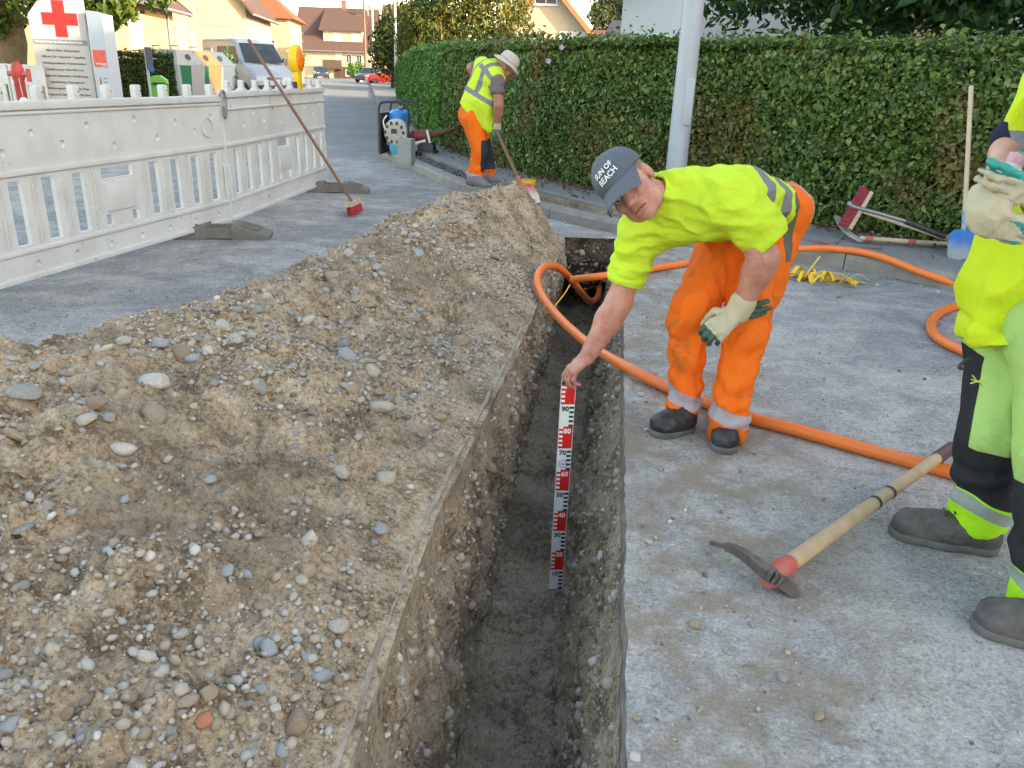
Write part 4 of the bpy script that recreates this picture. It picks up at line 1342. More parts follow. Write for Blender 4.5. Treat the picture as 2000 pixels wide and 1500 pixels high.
# ------------------------------------------------------------------ white barrier panels
def holed_plate(m, outer, rects, circles, t, bowl=.018):
    """plate in local xz, front at y = -t/2, with through slots and round dimples"""
    loops = [[V((x, z, 0)) for x, z in outer]]
    for (x0, z0, x1, z1) in rects: loops.append([V((x0, z0, 0)), V((x1, z0, 0)), V((x1, z1, 0)), V((x0, z1, 0))])
    nr = len(loops)
    for (x, z, r) in circles: loops.append([V((x + r * cos(2 * pi * k / 14), z + r * sin(2 * pi * k / 14), 0)) for k in range(14)])
    for sg, use in ((-1, loops), (1, loops[:nr])):
        flat = [v for l in use for v in l]
        vs = [m.bm.verts.new((v.x, sg * t / 2, v.y)) for v in flat]
        for tri in geometry.tessellate_polygon(use):
            try: m.bm.faces.new([vs[i] for i in tri])
            except ValueError: pass
        if sg < 0: front = vs
        else: back = vs
    k0 = 0
    for l in loops[:nr]:
        n = len(l)
        for i in range(n):
            a, b = k0 + i, k0 + (i + 1) % n
            m.bm.faces.new((front[a], front[b], back[b], back[a]))
        k0 += n
    for (x, z, r) in circles:
        prev = front[k0:k0 + 14]; k0 += 14
        for f, d in ((.85, .6), (.5, .92)):
            ring = [m.bm.verts.new((x + r * f * cos(2 * pi * k / 14), -t / 2 + bowl * d, z + r * f * sin(2 * pi * k / 14))) for k in range(14)]
            for k in range(14): m.bm.faces.new((prev[k], prev[(k + 1) % 14], ring[(k + 1) % 14], ring[k]))
            prev = ring
        m.bm.faces.new(prev)


def barrier(label, P, Q, L, top, holes_top, tall):
    """from ground point P along the direction to Q; local x runs from P, front faces the works"""
    P, Q = V(P), V(Q)
    d = (Q - P).normalized()
    t = thing("safety_barrier", label, "barrier", P, math.atan2(d.y, d.x), "white plastic barrier panels round the works")
    sgn = 1
    m = MB()
    rects = []
    for s in (.13, .39, .65, .91): rects += [(s, .27, s + .105, .655), (L - s - .105, .27, L - s, .655)]
    c = L / 2
    rects += [(c - .17, .585, c + .15, .665), (c - .18, .27, c - .10, .345), (c + .09, .27, c + .17, .345)]
    circ = [(x, top - .13 - .12 * (i % 2) - .02 * ((i * 7) % 3), .024) for i, x in enumerate(np.linspace(.16, L - .16, 11))] + [(x, .145, .022) for x in np.linspace(.18, L - .18, 8)]
    if tall: circ += [(x, top - .05, .014) for x in np.linspace(.2, L - .2, 9)]
    holed_plate(m, [(0, .06), (L, .06), (L, top), (0, top)], rects, circ, .030)
    m.build("panel", M_PLW, t)
    m = MB()
    y = -.021
    for (z, h, w) in ((top - .012, .05, .07), (.70, .035, .062), (.235, .03, .056), (.075, .035, .062)) + (((top - .13, .022, .058),) if tall else ((top - .055, .02, .054),)):
        m.box((L / 2, 0, z), (L - .002, w, h), bevel=.008)
    for x in (.03, L - .03): m.box((x, 0, .39), (.05, .056, .30), bevel=.006)
    for x in np.arange(.05, L - .05, .026):
        if any(a - .03 < x < b + .03 for a, _, b, _ in rects) or abs(x - c) < .22: continue
        m.box((x, -.0165, .47), (.010, .010, .40))
    m.box((c - .01, -.017, .465), (.30, .018, .20), bevel=.004)
    rails = m.build("rail", M_PLW, t, True)
    m = MB()
    ring = [(c - .01 + .0 + .045 * cos(a) + .0, 0, 0) for a in ()]
    for x in np.linspace(.14, L - .12, 9):
        m = MB()
        if tall:
            m.box((x, 0, top + .055), (.05, .045, .09), bevel=.006); m.box((x, 0, top + .02), (.085, .06, .024), bevel=.006)
            m.mi = 1
            for (a, b) in ((-.012, .075), (.012, .075), (-.008, .055)): m.cyl((x + a, -.026, top + b), (x + a, -.022, top + b), .004, n=8)
        else:
            m.box((x, 0, top + .05), (.062, .05, .10), bevel=.012)
            m.mi = 1; m.cyl((x + .018, -.0265, top + .06), (x + .018, -.022, top + .06), .005, n=8)
        m.build("stud", [M_PLW, M_BLACK], t, True)
    return t


PA = V((-2.54, 7.01, 0))
d1 = (V((-3.073, 4.578, 0)) - PA).normalized()
b1 = barrier("white plastic barrier panel nearest the camera, cut off at the left edge", PA + d1 * 2.70, PA, 2.70, 1.09, 11, False)
d2 = (V((-2.323, 9.825, 0)) - PA).normalized()
b2 = barrier("white plastic barrier panel carrying the yellow warning lamp", PA + V((0.0, .05, 0)), V((-2.323, 9.825, 0)), 2.72, 1.12, 11, True)
m = MB()                                                # grey wire clip joining the two panels
m.tube(spline([(2.66, -.04, 1.10), (2.70, -.045, 1.14), (2.735, -.04, 1.10), (2.735, -.04, .95), (2.70, -.042, .93), (2.695, -.042, 1.02)], 5), .011, 8)
m.build("clip", M_STEEL, b1, True)
m = MB()                                                # moulded ring emblem
m.tube([(2.47 + .075 * cos(a), -.022, .86 + .075 * sin(a)) for a in np.linspace(0, 2 * pi, 33)], .004, 6, cap=False)
m.build("emblem", M_PLW, b1, True)



def foot(label, c, rz):
    t = thing("barrier_foot", label, "barrier foot", c, rz, "rubber barrier feet")
    m = MB()
    for s in (-1, 1):
        prof = [(s * .10, 0), (s * .40, 0), (s * .40, .035), (s * .33, .06), (s * .16, .11), (s * .10, .11)]
        m.prism(prof, .26, frame((0, .13, 0), (1, 0, 0), (0, 0, 1)), .008)
        for y in (-.075, .0, .075): m.bar((s * .17, y, .115), (s * .32, y, .073), .03, .012)
    m.box((0, 0, .035), (.21, .19, .05)); m.box((0, .105, .05), (.22, .03, .08)); m.box((0, -.105, .05), (.22, .03, .08))
    return m.build("body", M_RUBB, t, True)


foot("grey rubber foot under the joint of the two white barrier panels", (-2.47, 6.60, 0), radians(8))
foot("grey rubber foot under the far end of the barrier with the lamp", (-2.16, 9.45, 0), radians(6))

# warning lamp
e2 = (V((-2.323, 9.825, 0)) - PA).normalized()
lp = PA + V((0, .05, 0)) + e2 * 1.92
t = thing("warning_lamp", "yellow warning lamp with an amber lens standing on the white barrier", "warning lamp", (lp.x, lp.y, 1.12), radians(-97))
t.scale = (.86, .80, .98)
m = MB()
m.lathe([(.125, -.055), (.135, -.04), (.135, .02), (.12, .05), (.10, .055)], 28, frame((0, 0, .30), (1, 0, 0), (0, 0, 1)), 1, 1.12)
m.box((0, .01, .09), (.12, .075, .20), bevel=.02, taper=(1.3, 1)); m.build("housing", M_YLAMP, t, True)
m = MB(); m.lathe([(.098, .05), (.09, .075), (.06, .092), (.01, .10)], 28, frame((0, 0, .30), (-1, 0, 0), (0, 0, 1)), 1, 1.12); m.build("lens", M_AMBER, t, True)
MB().box((.09, -.0, .03), (.05, .05, .10), bevel=.008).build("battery_cap", M_BLACK, t)


# ------------------------------------------------------------------ tools
def broom(name, label, head, hdir, bdir, hend, L, w, bristle, hr=.0145, wood=None, block=None):
    """head: block centre, hdir: block's long axis, bdir: where the bristles point, hend: handle end"""
    t = thing(name, label, "broom", head)
    Mh = frame((0, 0, 0), hdir, bdir)
    MB().box((0, 0, 0), (L, .035, w), Mh, .008).build("head", block or M_WOODP, t, True)
    m = MB()
    rs = np.random.default_rng(5)
    for i in range(int(L / .011)):
        for j in range(5):
            x, z = -L / 2 + .012 + i * .011, -w / 2 + .008 + j * (w - .016) / 4
            a, b = V((x, .017, z)), V((x * 1.06 + rs.normal(0, .004), .017 + .085 * rs.uniform(.93, 1.04), z * 1.25 + rs.normal(0, .005)))
            m.tube([Mh @ a, Mh @ b], [.0042, .0034], 5)
    m.build("bristles", bristle, t)
    m = MB(); m.tube([V((0, 0, 0)), V(hend) - V(head)], hr, 12); m.build("handle", wood or M_WOODP, t, True)
    return t


bh = gp(690, 410, .05) + V((0, 0, .065))
top = at(500, 104, bh.y - .15)
ptop = PA + e2 * 1.05 + V((.05, .05, 1.19))
hd = (V((-2.372, 8.1, 1.21)) - bh)
broom("broom", "red bristled broom with a long brown handle leaning on the barrier", bh, (.15, 1, 0), (.25, 0, -1), bh + hd * 1.33, .30, .055, M_BRIST, wood=M_WOODB)
h0 = at(1680, 412, 6.95)
broom("broom", "pink bristled broom lying on its side against the hedge foot", h0, at(1705, 370, 7.0) - at(1655, 455, 6.9), at(1640, 405, 6.98) - h0, gp(1925, 492, .15), .36, .07, M_BRISTP)

t = thing("pickaxe", "dark steel pick with a black rubber grip lying over the broom by the hedge", "pickaxe", (0, 0, 0))
a, b, c, d = at(1658, 398, 6.72), at(1768, 432, 6.6), at(1846, 462, 6.5), gp(1990, 500, .13)
MB().tube(spline([at(1657, 396, 6.75), at(1668, 404, 6.72), at(1720, 418, 6.66), b], 5), [.022] * 3 + [.017] * 13, 10).build("shaft", M_STEEL, t, True)
MB().tube([b, c], .024, 12).build("grip", M_BLACK, t, True)
MB().tube([c, d], .017, 10).build("handle", M_WOOD, t, True)
t = thing("hoe", "wooden handled pick hoe with red tape bands lying at the hedge foot", "hoe", (0, 0, 0))
a, b = gp(1680, 465, .16), gp(1990, 487, .135)
MB().tube([a, b], [.02, .022], 12).build("handle", M_WOODP, t, True)
m = MB()
for u in (.03, .30): m.tube([a.lerp(b, u), a.lerp(b, u + .05)], .0235, 12, cap=False)
m.build("red_tape", M_REDP, t)
m = MB(); pts = spline([gp(1634, 422, .22), gp(1642, 438, .20), gp(1658, 456, .17), gp(1683, 470, .14)], 4)
for p, q in zip(pts, pts[1:]): m.bar(p, q + (q - p) * .15, .05, .02)
m.build("head", mat("pale_steel", (0.46, 0.42, 0.38), .5, metal=.3), t)


def shovel(label, tip, top, blade_l, blade_w, bm_, hm, facing, sm):
    t = thing("shovel", label, "shovel", tip)
    tip = V(tip); top = V(top)
    ax = (top - tip).normalized()
    M = frame((0, 0, 0), V(facing).cross(ax), ax)         # x across, y up the blade, z towards viewer
    m = MB()
    rings = []
    for i in range(9):
        v = i / 8
        y = blade_l * v
        wv = blade_w / 2 * (.86 + .14 * min(v * 4, 1)) * (1 if v < .85 else 1 - .35 * (v - .85) / .15)
        row = []
        for k in range(11):
            u = -1 + 2 * k / 10
            dz = .030 * u * u - .02 + (.012 * (1 - u * u) * v) - (.0 if i else 0)
            row.append((u * wv, y - .018 * u * u * (1 - v), dz))
        rings.append(row)
    for sgn, off in ((1, 0), (-1, -.004)):
        R = [[m.bm.verts.new(M @ V((p[0], p[1], p[2] + off))) for p in row] for row in rings]
        for r0, r1 in zip(R, R[1:]):
            for k in range(10): m.bm.faces.new((r0[k], r0[k + 1], r1[k + 1], r1[k]))
    m.build("blade", bm_, t, True)
    m = MB(); m.tube([M @ V((0, blade_l * .45, .0)), M @ V((0, blade_l * .9, .006)), M @ V((0, blade_l + .14, 0))], [.008, .02, .021], 12); m.build("socket", sm, t, True)
    MB().tube([M @ V((0, blade_l + .12, 0)), M @ V((0, (top - tip).length * .5, .004)), M @ V((0, (top - tip).length, 0))], [.019, .0185, .018], 12).build("handle", hm, t, True)
    return t


g = NT("blue_worn_blade")
z = g.xyz()[2]
c_ = g.mix(g.step(g.math('ADD', z, g.math('MULTIPLY', g.noise(18, 4), .12)), .10, .22), (0.27, 0.29, 0.31), (0.03, 0.14, 0.46))
M_BLADE = g.done(c_, .45, .4)
shovel("blue bladed shovel standing upright against the hedge", gp(1880, 507, .112), at(1897, 168, 6.62), .235, .215, M_BLADE, M_WOODP, (-.45, -1, .25), M_BLUE)
g = NT("red_worn_blade")
z = g.xyz()[2]
c_ = g.mix(g.step(g.math('ADD', z, g.math('MULTIPLY', g.noise(18, 4), .10)), .14, .24), (0.50, 0.44, 0.40), (0.45, 0.07, 0.08))
M_BLADR = g.done(c_, .55, .4)

# pick lying in front
t = thing("pickaxe", "pickaxe with a red socket and taped wooden handle lying on the asphalt", "pickaxe", (0, 0, 0))
ha, hb = gp(1512, 1122, .045), at(1882, 858, 2.80)
hb2 = ha + (hb - ha) * 1.02
MB().tube([ha.lerp(hb2, u) for u in (0, .15, .3, .5, .75, 1)], [.026, .025, .0235, .022, .021, .022], 16).build("handle", M_WOOD, t, True)
for u0, u1, mm in ((.44, .452, M_BLACK), (.515, .527, M_BLACK), (.80, .90, mat("maroon_tape", (0.12, 0.045, 0.05), .5))):
    MB().tube([ha.lerp(hb2, u0), ha.lerp(hb2, u1)], .0238, 16, cap=False).build("tape_band", mm, t, True)
m = MB(); d = (hb2 - ha).normalized(); m.tube([ha - d * .035, ha - d * .02, ha + d * .06, ha + d * .085], [.027, .031, .030, .026], 14); m.build("socket", M_REDP, t, True)
p0, p1, p2 = gp(1388, 1060, .014), ha - d * .035 + V((0, 0, .012)), gp(1552, 1156, .008)
m = MB()
pts = spline([p0, p0.lerp(p1, .5) + V((0, 0, .03)) - d * .008, p1 + V((0, 0, .008)), p1.lerp(p2, .5) + V((0, 0, .012)) - d * .002, p2], 5)
for i, (p, q) in enumerate(zip(pts, pts[1:])):
    k = i / (len(pts) - 1)
    m.bar(p, q + (q - p) * .12, .010 + .05 * min(k, .6) * (1 if k < .7 else 1.15), .012 + .022 * (1 - abs(k - .55)) * (k > .1))
m.build("head", mat("rusty_steel", (0.10, 0.085, 0.08), .5, (25, (0.22, 0.19, 0.17), .7), metal=.3), t)

# ------------------------------------------------------------------ orange conduit
RP = .0265
ptsA = [gp(2150, 1000, RP), gp(2000, 962, RP), gp(1850, 920, RP), gp(1700, 880, RP), gp(1560, 841, RP), gp(1450, 812, RP), gp(1380, 787, RP), gp(1300, 755, RP), at(1222, 716, 3.66), at(1150, 672, 4.12), at(1090, 618, 4.62), at(1057, 574, 4.98), at(1049, 543, 5.2), at(1062, 522, 5.4), at(1086, 521, 5.6), at(1112, 541, 5.85), at(1135, 571, 6.15), at(1152, 588, 6.45), at(1166, 582, 6.8), at(1171, 563, 7.25), at(1170, 548, 7.9)]
ptsB = [at(1116, 546, 5.72), gp(1200, 536, .035), gp(1335, 515, RP), gp(1450, 498, .06), gp(1560, 486, .15), gp(1640, 487, .148), gp(1715, 500, .146), gp(1800, 532, .09), gp(1900, 565, .035), gp(2050, 606, RP), gp(2230, 655, RP), gp(2330, 664, RP), gp(2330, 632, RP), gp(2200, 604, RP), gp(2000, 588, RP), gp(1895, 594, RP), gp(1845, 606, RP), gp(1819, 630, RP), gp(1832, 660, RP), gp(1895, 692, RP), gp(2000, 735, RP), gp(2160, 800, RP), gp(2330, 890, RP), gp(2420, 985, RP), gp(2360, 1040, RP), gp(2240, 1022, RP)]
t = thing("conduit", "orange conduit coiled by the right worker, crossing the asphalt and looping into the trench", "conduit pipe", (0, 0, 0))
MB().tube(spline(ptsB + ptsA, 10), RP, 16).build("pipe", M_PIPE, t, True)
tp = at(1072, 602, 4.78)
m = MB(); dd = (at(1090, 618, 4.62) - at(1057, 574, 4.98)).normalized()
m.tube([tp - dd * .004, tp + dd * .004], RP + .003, 16, cap=False)
m.tube(spline([tp + V((.03, 0, .01)), at(1090, 590, 4.85), at(1105, 570, 4.95), at(1113, 556, 5.0)], 5), .0035, 6)
m.box((tp.x + .03, tp.y, tp.z + .008), (.014, .012, .012))
m.build("cable_tie", M_TIE, t)
# yellow cable ties thrown in a heap
c0 = gp(1597, 548, 0)
m = MB()
rs = np.random.default_rng(3)
def band(m, pts, w, th=.003):
    pts = [V(p) for p in pts]
    rows = []
    for i, p in enumerate(pts):
        d = (pts[min(i + 1, len(pts) - 1)] - pts[max(i - 1, 0)]).normalized()
        s = d.cross(V((.1, .1, 1))).normalized() * w / 2
        up = V((0, 0, th))
        rows.append([p - s, p + s, p + s + up, p - s + up])
    m.loft(rows)
for k in range(24):
    a = rs.uniform(0, 2 * pi); r = rs.uniform(.02, .11)
    p = c0 + V((rs.normal(0, .10), rs.normal(0, .05), .006))
    q = p + V((cos(a) * .16, sin(a) * .10, .004))
    band(m, spline([p, p.lerp(q, .5) + V((0, 0, rs.uniform(.01, .07))), q], 5), rs.uniform(.02, .045))
band(m, spline([c0 + V((-.1, 0, .02)), c0 + V((-.05, .02, .10)), c0 + V((.0, .04, .17))], 5), .016)
band(m, spline([c0 + V((.05, 0, .06)), c0 + V((.16, -.02, .06)), c0 + V((.23, -.07, .012))], 6), .01)
m.box((c0.x + .235, c0.y - .075, .012), (.05, .035, .018))
tag(m.build("cable_ties", M_TIE, loc=c0), "tangled heap of yellow plastic ties on the asphalt by the kerb", "cable ties").location = c0
# yellow lashing strap by the worker's shovel
c0 = gp(1030, 362, .13)
t = thing("strap", "rolled yellow lashing strap on the slab edge with one end hanging down", "strap", c0)
m = MB(); m.lathe([(.03, 0), (.10, 0), (.105, .01), (.105, .055), (.10, .065), (.03, .065)], 24); m.build("roll", M_TIE, t, True)
m = MB(); e0 = gp(1003, 392, -.02) - c0
band(m, spline([V((-.09, 0, .05)), V((-.16, -.06, .045)), V((e0.x * .8, e0.y * .75, .0)), V((e0.x, e0.y, -.14))], 6), .05); m.build("loose_end", mat("faded_yellow", (0.62, 0.55, 0.12), .6), t)

# red marking spray on the pavement
m = MB()
for (a, b) in (((1576, 468), (1620, 478)), ((1585, 476), (1640, 472)), ((1600, 470), (1612, 482)), ((1665, 478), (1728, 488)), ((1672, 486), (1725, 484))):
    p, q = gp(*a, .1165), gp(*b, .1165)
    n = (q - p).cross(V((0, 0, 1))).normalized() * .012
    for k in range(5):
        u, v = (k + .1) / 5, (k + .8) / 5
        m.quad(p.lerp(q, u) - n, p.lerp(q, v) - n, p.lerp(q, v) + n, p.lerp(q, u) + n)
tag(m.build("marking_paint", mat("spray_paint", (0.60, 0.10, 0.09), .8, (40, (0.22, 0.17, 0.17), .9, .1))), kind='structure')

# ------------------------------------------------------------------ staff in the trench
ST0, ST1 = V((.230, 3.0, -.80)), at(1120, 746, 3.0)
t = thing("measuring_staff", "red and white measuring staff held upright in the trench", "measuring staff", ST0)
ax = (ST1 - ST0).normalized()
MS = frame((0, 0, 0), V((1, 0.05, 0)), ax)               # x across, y up, z to the viewer
LS = 1.0
MB().box((0, LS / 2, -.006), (.056, LS, .011), MS, .002).build("board", mat("staff_white", (0.70, 0.71, 0.74), .4, (9, (0.60, 0.60, 0.60), .5)), t)
M_SRED = mat("staff_red", (0.60, 0.012, 0.015), .4)
for k in range(5): MB().box((0, .15 + .2 * k, .0002), (.0558, .0998, .0016), MS).build("red_field", M_SRED, t)
MB().box((0, LS - .005, .0), (.057, .012, .016), MS).build("end_cap", M_BLACK, t)
mk, wk = MB(), MB()
for k in range(10):
    red = k % 2 == 1
    for j in range(5):
        z = k * .1 + j * .02
        if z > .975: continue
        if red: wk.box((-.0195, z + .005 + .01, .0015), (.0155, .0098, .0012), MS)
        else: mk.box((.0185, z + .005 + .0, .0007), (.0185, .0098, .0016), MS)
    
mk.build("black_scale", M_INK, t); wk.build("white_scale", M_WHT, t)
for k in range(1, 11):
    red = k % 2 == 0
    text_mesh("number", str(k * 10), .030, MS @ Matrix.Translation((.006 if red else -.008, k * .1 - .021, .0022)), M_WHT if red else M_INK, t, .0004, bold=.0008)
m = MB(); m.tube([MS @ V((-.004 + .0165 * cos(a), .628 + .0165 * sin(a), .001)) for a in np.linspace(0, 2 * pi, 25)], .0009, 5, cap=False); m.build("round_mark", M_INK, t)
text_mesh("mark_letters", "nps", .0125, MS @ Matrix.Translation((-.004, .628, .0012)), M_INK, t, .0003)

# ------------------------------------------------------------------ lamp posts and poles
def post(label, base, h, r, arm=None, name="street_lamp", cat="street lamp", m_=None, lean=(0, 0)):
    t = thing(name, label, cat, base)
    m = MB(); m.tube([(0, 0, -.1), (0, 0, h * .4), (lean[0], lean[1], h)], [r, r * .9, r * .6], 16); m.build("pole", m_ or M_GALV, t, True)
    if arm:
        m = MB(); m.tube(spline([(lean[0], lean[1], h - .05), (arm * .3, 0, h + .05), (arm * .6, 0, h + .04)], 4), r * .45, 8); m.build("arm", m_ or M_GALV, t, True)
        m = MB(); m.box((arm * .85, 0, h + .05), (abs(arm) * .6, .26, .12), bevel=.03); m.build("lamp_head", M_GALV, t, True)
    return t


lb = gp(1312, 412, .11)
t = post("tall grey steel lamp post rising in front of the clipped hedge", (lb.x, lb.y, .11), 6.5, .105, -1.2)
m = MB(); m.box((.03, -.095, 1.05), (.085, .035, .42), bevel=.01); m.build("service_door", M_GALV, t, True)
b = at(774, 170, 60); post("slim grey lamp post cut by the top edge at the end of the leafy hedge", (b.x, b.y, 0), 8.2, .12, -1.4)
b = at(731, 158, 88); post("white street lamp with an arm pointing left beside the dark car", (b.x, b.y, 0), 8.4, .12, -2.4, m_=M_WHT)
b = at(715, 155, 98); t = post("brown wooden utility pole with cross bars near the far house", (b.x, b.y, 0), 9.6, .17, None, "utility_pole", "utility pole", M_WOODB)
m = MB(); m.bar((-1.2, 0, 9.0), (1.2, 0, 9.0), .1, .1); m.bar((-.9, 0, 6.9), (.9, 0, 6.9), .1, .1); m.bar((.6, 0, 9.6), (.6, 0, 7.6), .07, .07); m.build("cross_bar", M_WOODB, t)
b = at(706, 150, 92); MBo = thing("bollard", "small white roadside post beside the utility pole", "bollard", (at(705, 152, 92).x, 92, 0))
m = MB(); m.box((0, 0, .42), (.24, .16, .84), bevel=.03); m.mi = 1; m.box((0, -.082, .68), (.16, .01, .08)); m.build("post", [M_WHT, M_BLACK], MBo)
b = at(749, 142, 89); t = thing("pillar", "pale gate pillar behind the red car", "gate pillar", (b.x, 89, 0))
m = MB(); m.box((0, 0, 1.0), (.42, .42, 2.0)); m.box((0, 0, 2.05), (.5, .5, .1)); m.build("shaft", M_CREAM2, t)

# ------------------------------------------------------------------ vehicles
def rrect(hw, z0, z1, x, r, tum=.0, n=4):
    """one cross-section ring (y, z) of a vehicle body at length x"""
    pts = []
    for (sy, sz, a0) in ((1, -1, -90), (1, 1, 0), (-1, 1, 90), (-1, -1, 180)):
        for k in range(n + 1):
            a = radians(a0 + 90 * k / n)
            cy, cz = sy * (hw - r), (z1 - r if sz > 0 else z0 + r)
            y, z = cy + r * cos(a), cz + r * sin(a)
            y *= 1 - tum * max(0, (z - 1.0)) 
            pts.append((x, y, z))
    return pts


def wheel(t, x, y, r, w=.22):
    s = 1 if y > 0 else -1
    M = frame((x, y, r), (1, 0, 0), (0, 0, 1))
    o = MB().lathe([(r * .62, -w / 2), (r * .93, -w / 2), (r, -w * .35), (r, w * .35), (r * .93, w / 2), (r * .62, w / 2)], 24, M).build("wheel", M_TYRE, t, True)
    m = MB().lathe([(r * .61, -w * .44), (r * .6, w * .44), (r * .25, w * .5), (.02, w * .46)], 18, M); m.build("rim", M_STEEL, o, True)


vp = at(566, 185, 36.0)
vt = thing("van", "silver grey delivery van parked facing the works behind the barrier", "van", (vp.x - 2.0, 36.8, 0), math.atan2(-.74, .67))
secs = [(-2.6, .88, .42, 2.28, .10), (-2.5, .95, .36, 2.34, .14), (.55, .96, .36, 2.36, .16), (.95, .96, .36, 2.30, .2), (1.05, .96, .36, 2.2, .2), (1.75, .95, .36, 1.36, .16), (2.30, .92, .38, 1.16, .16), (2.52, .86, .42, 1.0, .16), (2.6, .78, .48, .86, .12)]
MB().loft([rrect(h, a, b, x, r, .07) for (x, h, a, b, r) in secs]).build("body", M_VAN, vt, True)
m = MB(); m.quad((1.07, -.76, 2.15), (1.07, .76, 2.15), (1.72, .84, 1.42), (1.72, -.84, 1.42))
r = m.bm.faces[:] if False else None
o = m.build("windscreen", M_GLASS, vt); o.location = (.03, 0, .035)
for sy in (1, -1):
    f = lambda x, z: (x, sy * (.965 * (1 - .07 * max(0, z - 1)) + .006), z)
    MB().loft([[f(.30, 1.45), f(1.28, 1.45), f(.98, 2.05), f(.30, 2.05)], [(p[0], p[1] - sy * .01, p[2]) for p in (f(.30, 1.45), f(1.28, 1.45), f(.98, 2.05), f(.30, 2.05))]]).build("side_window", M_GLASS, vt)
    MB().loft([[f(-.85, 1.42), f(.10, 1.42), f(.10, 2.05), f(-.85, 2.05)], [(p[0], p[1] - sy * .01, p[2]) for p in (f(-.85, 1.42), f(.10, 1.42), f(.10, 2.05), f(-.85, 2.05))]]).build("side_window", M_GLASS, vt)
    MB().box((-1.0, sy * .965, .78), (3.0, .02, .09), bevel=.008).build("trim_strip", M_BLACK, vt)
    MB().box((1.35, sy * 1.10, 1.5), (.12, .2, .26), bevel=.03).build("mirror", M_BLACK, vt)
    MB().box((.22, sy * .967, 1.18), (.14, .02, .04)).build("door_handle", M_BLACK, vt)
    MB().box((2.44, sy * .66, .86), (.18, .34, .2), bevel=.05).build("headlight", M_CLEAR, vt)
    for x in (-1.7, 1.75): wheel(vt, x, sy * .86, .34)
MB().box((2.57, 0, .82), (.06, .7, .14), bevel=.02).build("grille", M_BLACK, vt)
MB().box((2.56, 0, .48), (.16, 1.7, .22), bevel=.05).build("bumper", M_BLACK, vt)
for y in (.3, -.45): MB().bar((1.74, y, 1.43), (1.78, y + .5, 1.40), .02, .02).build("wiper", M_BLACK, vt)


def car(label, loc, rz, paint, group=None):
    t = thing("parked_car", label, "car", loc, rz, group)
    secs = [(-2.05, .72, .35, .80, .1), (-1.98, .82, .25, .92, .14), (-1.5, .86, .22, .96, .14), (0, .87, .22, .95, .14), (1.0, .86, .22, .92, .14), (1.75, .82, .25, .80, .16), (2.0, .72, .32, .66, .12)]
    MB().loft([rrect(h, a, b, x, r) for (x, h, a, b, r) in secs]).build("body", paint, t, True)
    cab = MB().loft([[(-1.9, -.70, .93), (.95, -.74, .91), (.95, .74, .91), (-1.9, .70, .93)], [(-1.55, -.62, 1.30), (.35, -.62, 1.34), (.35, .62, 1.34), (-1.55, .62, 1.30)]]).build("cabin_glass", M_GLASS, t)
    MB().box((-.6, 0, 1.37), (1.9, 1.2, .07), bevel=.03).build("roof", paint, t, True)
    m = MB()
    for sy in (1, -1):
        for (a, b) in (((-1.9, .93), (-1.53, 1.35)), ((-.55, .93), (-.55, 1.36)), ((.95, .92), (.34, 1.36))): m.bar((a[0], sy * .735, a[1]), (b[0], sy * .62, b[1]), .07, .05)
    m.build("pillars", paint, t)
    for sy in (1, -1):
        for x in (-1.3, 1.3): wheel(t, x, sy * .76, .31, .2)
        MB().box((1.93, sy * .55, .66), (.12, .3, .13), bevel=.03).build("headlight", M_CLEAR, t)
        MB().box((-2.0, sy * .6, .78), (.08, .2, .16), bevel=.02).build("tail_light", M_RED, t)
    return t


p = at(757, 158, 80); car("red hatchback parked by the dry grass up the street", (p.x, 80, .05), radians(200), M_CAR_R)
p = at(731, 158, 84); car("dark grey car parked behind the red one", (p.x - .6, 85.5, .05), radians(250), M_CAR_D)
p = at(620, 148, 110); car("dark blue car parked under the wooden balcony of the far house", (p.x, 112, 0), radians(290), mat("blue_car_paint", (0.03, 0.04, 0.07), .3))

# ------------------------------------------------------------------ far side of the street
SY = 18.0
s0, s1 = at(84, 140, SY), at(186, 140, SY)
sc_ = at(135, 190, SY)
W_ = (s1 - s0).length
t = thing("information_board", "white notice board with a large red cross and lines of German text", "sign", (sc_.x, SY, 0), radians(7))
zt, zb = 2.42, .25
poly = [(-W_ / 2, zb), (W_ / 2, zb), (W_ / 2, zt + .06), (.1, zt + .12), (-W_ / 2 + .22, zt), (-W_ / 2, zt - .25)]
F_ = frame((0, 0, 0), (1, 0, 0), (0, 0, 1))
MB().prism(poly, .08, F_ @ Matrix.Translation((0, 0, -.08)), .006).build("board", M_BOARD, t)
m = MB(); cz = 2.10
m.box((.06, cz, .006), (.70, .235, .008), F_); m.box((.06, cz + .005, .0065), (.235, .70, .0085), F_); m.build("red_cross", mat("cross_red", (0.70, 0.012, 0.01), .4), t)
MB().box((0, 1.655, .004), (W_ * .96, .10, .006), F_).build("title_strip", M_GREYP, t)
text_mesh("title", "Das bietet Ihnen das Deutsche Rote Kreuz:", .062, F_ @ Matrix.Translation((-.03, 1.655, .009)), M_WHT, t, .0008, bold=.001, sx=.86)
for i, s in enumerate(["Hilfen im Alter \u2022 Seniorenarbeit", "Hilfe vor Ort \u2022 Hausnotruf \u2022 Tagespflege", "Fl\u00fcchtlingssozialarbeit \u2022 Krankentransport", "Notfallvorsorge \u2022 Erste Hilfe Kurse", "Region der Lebensretter \u2022 Notfallrettung", "Jugendrotkreuz \u2022 Rettungshunde", "Bev\u00f6lkerungsschutz \u2022 Ambulante Pflege", "Angebote f\u00fcr Senioren \u2022 Kurse f\u00fcr Eltern"]):
    text_mesh("text_line", s, .062, F_ @ Matrix.Translation((.02, 1.49 - .125 * i, .004)), M_INK, t, .0008, bold=.0008, sx=.84)
text_mesh("name_line", "Deutsches Rotes Kreuz", .085, F_ @ Matrix.Translation((0, .40, .004)), M_INK, t, .0008, bold=.002, sx=.85)
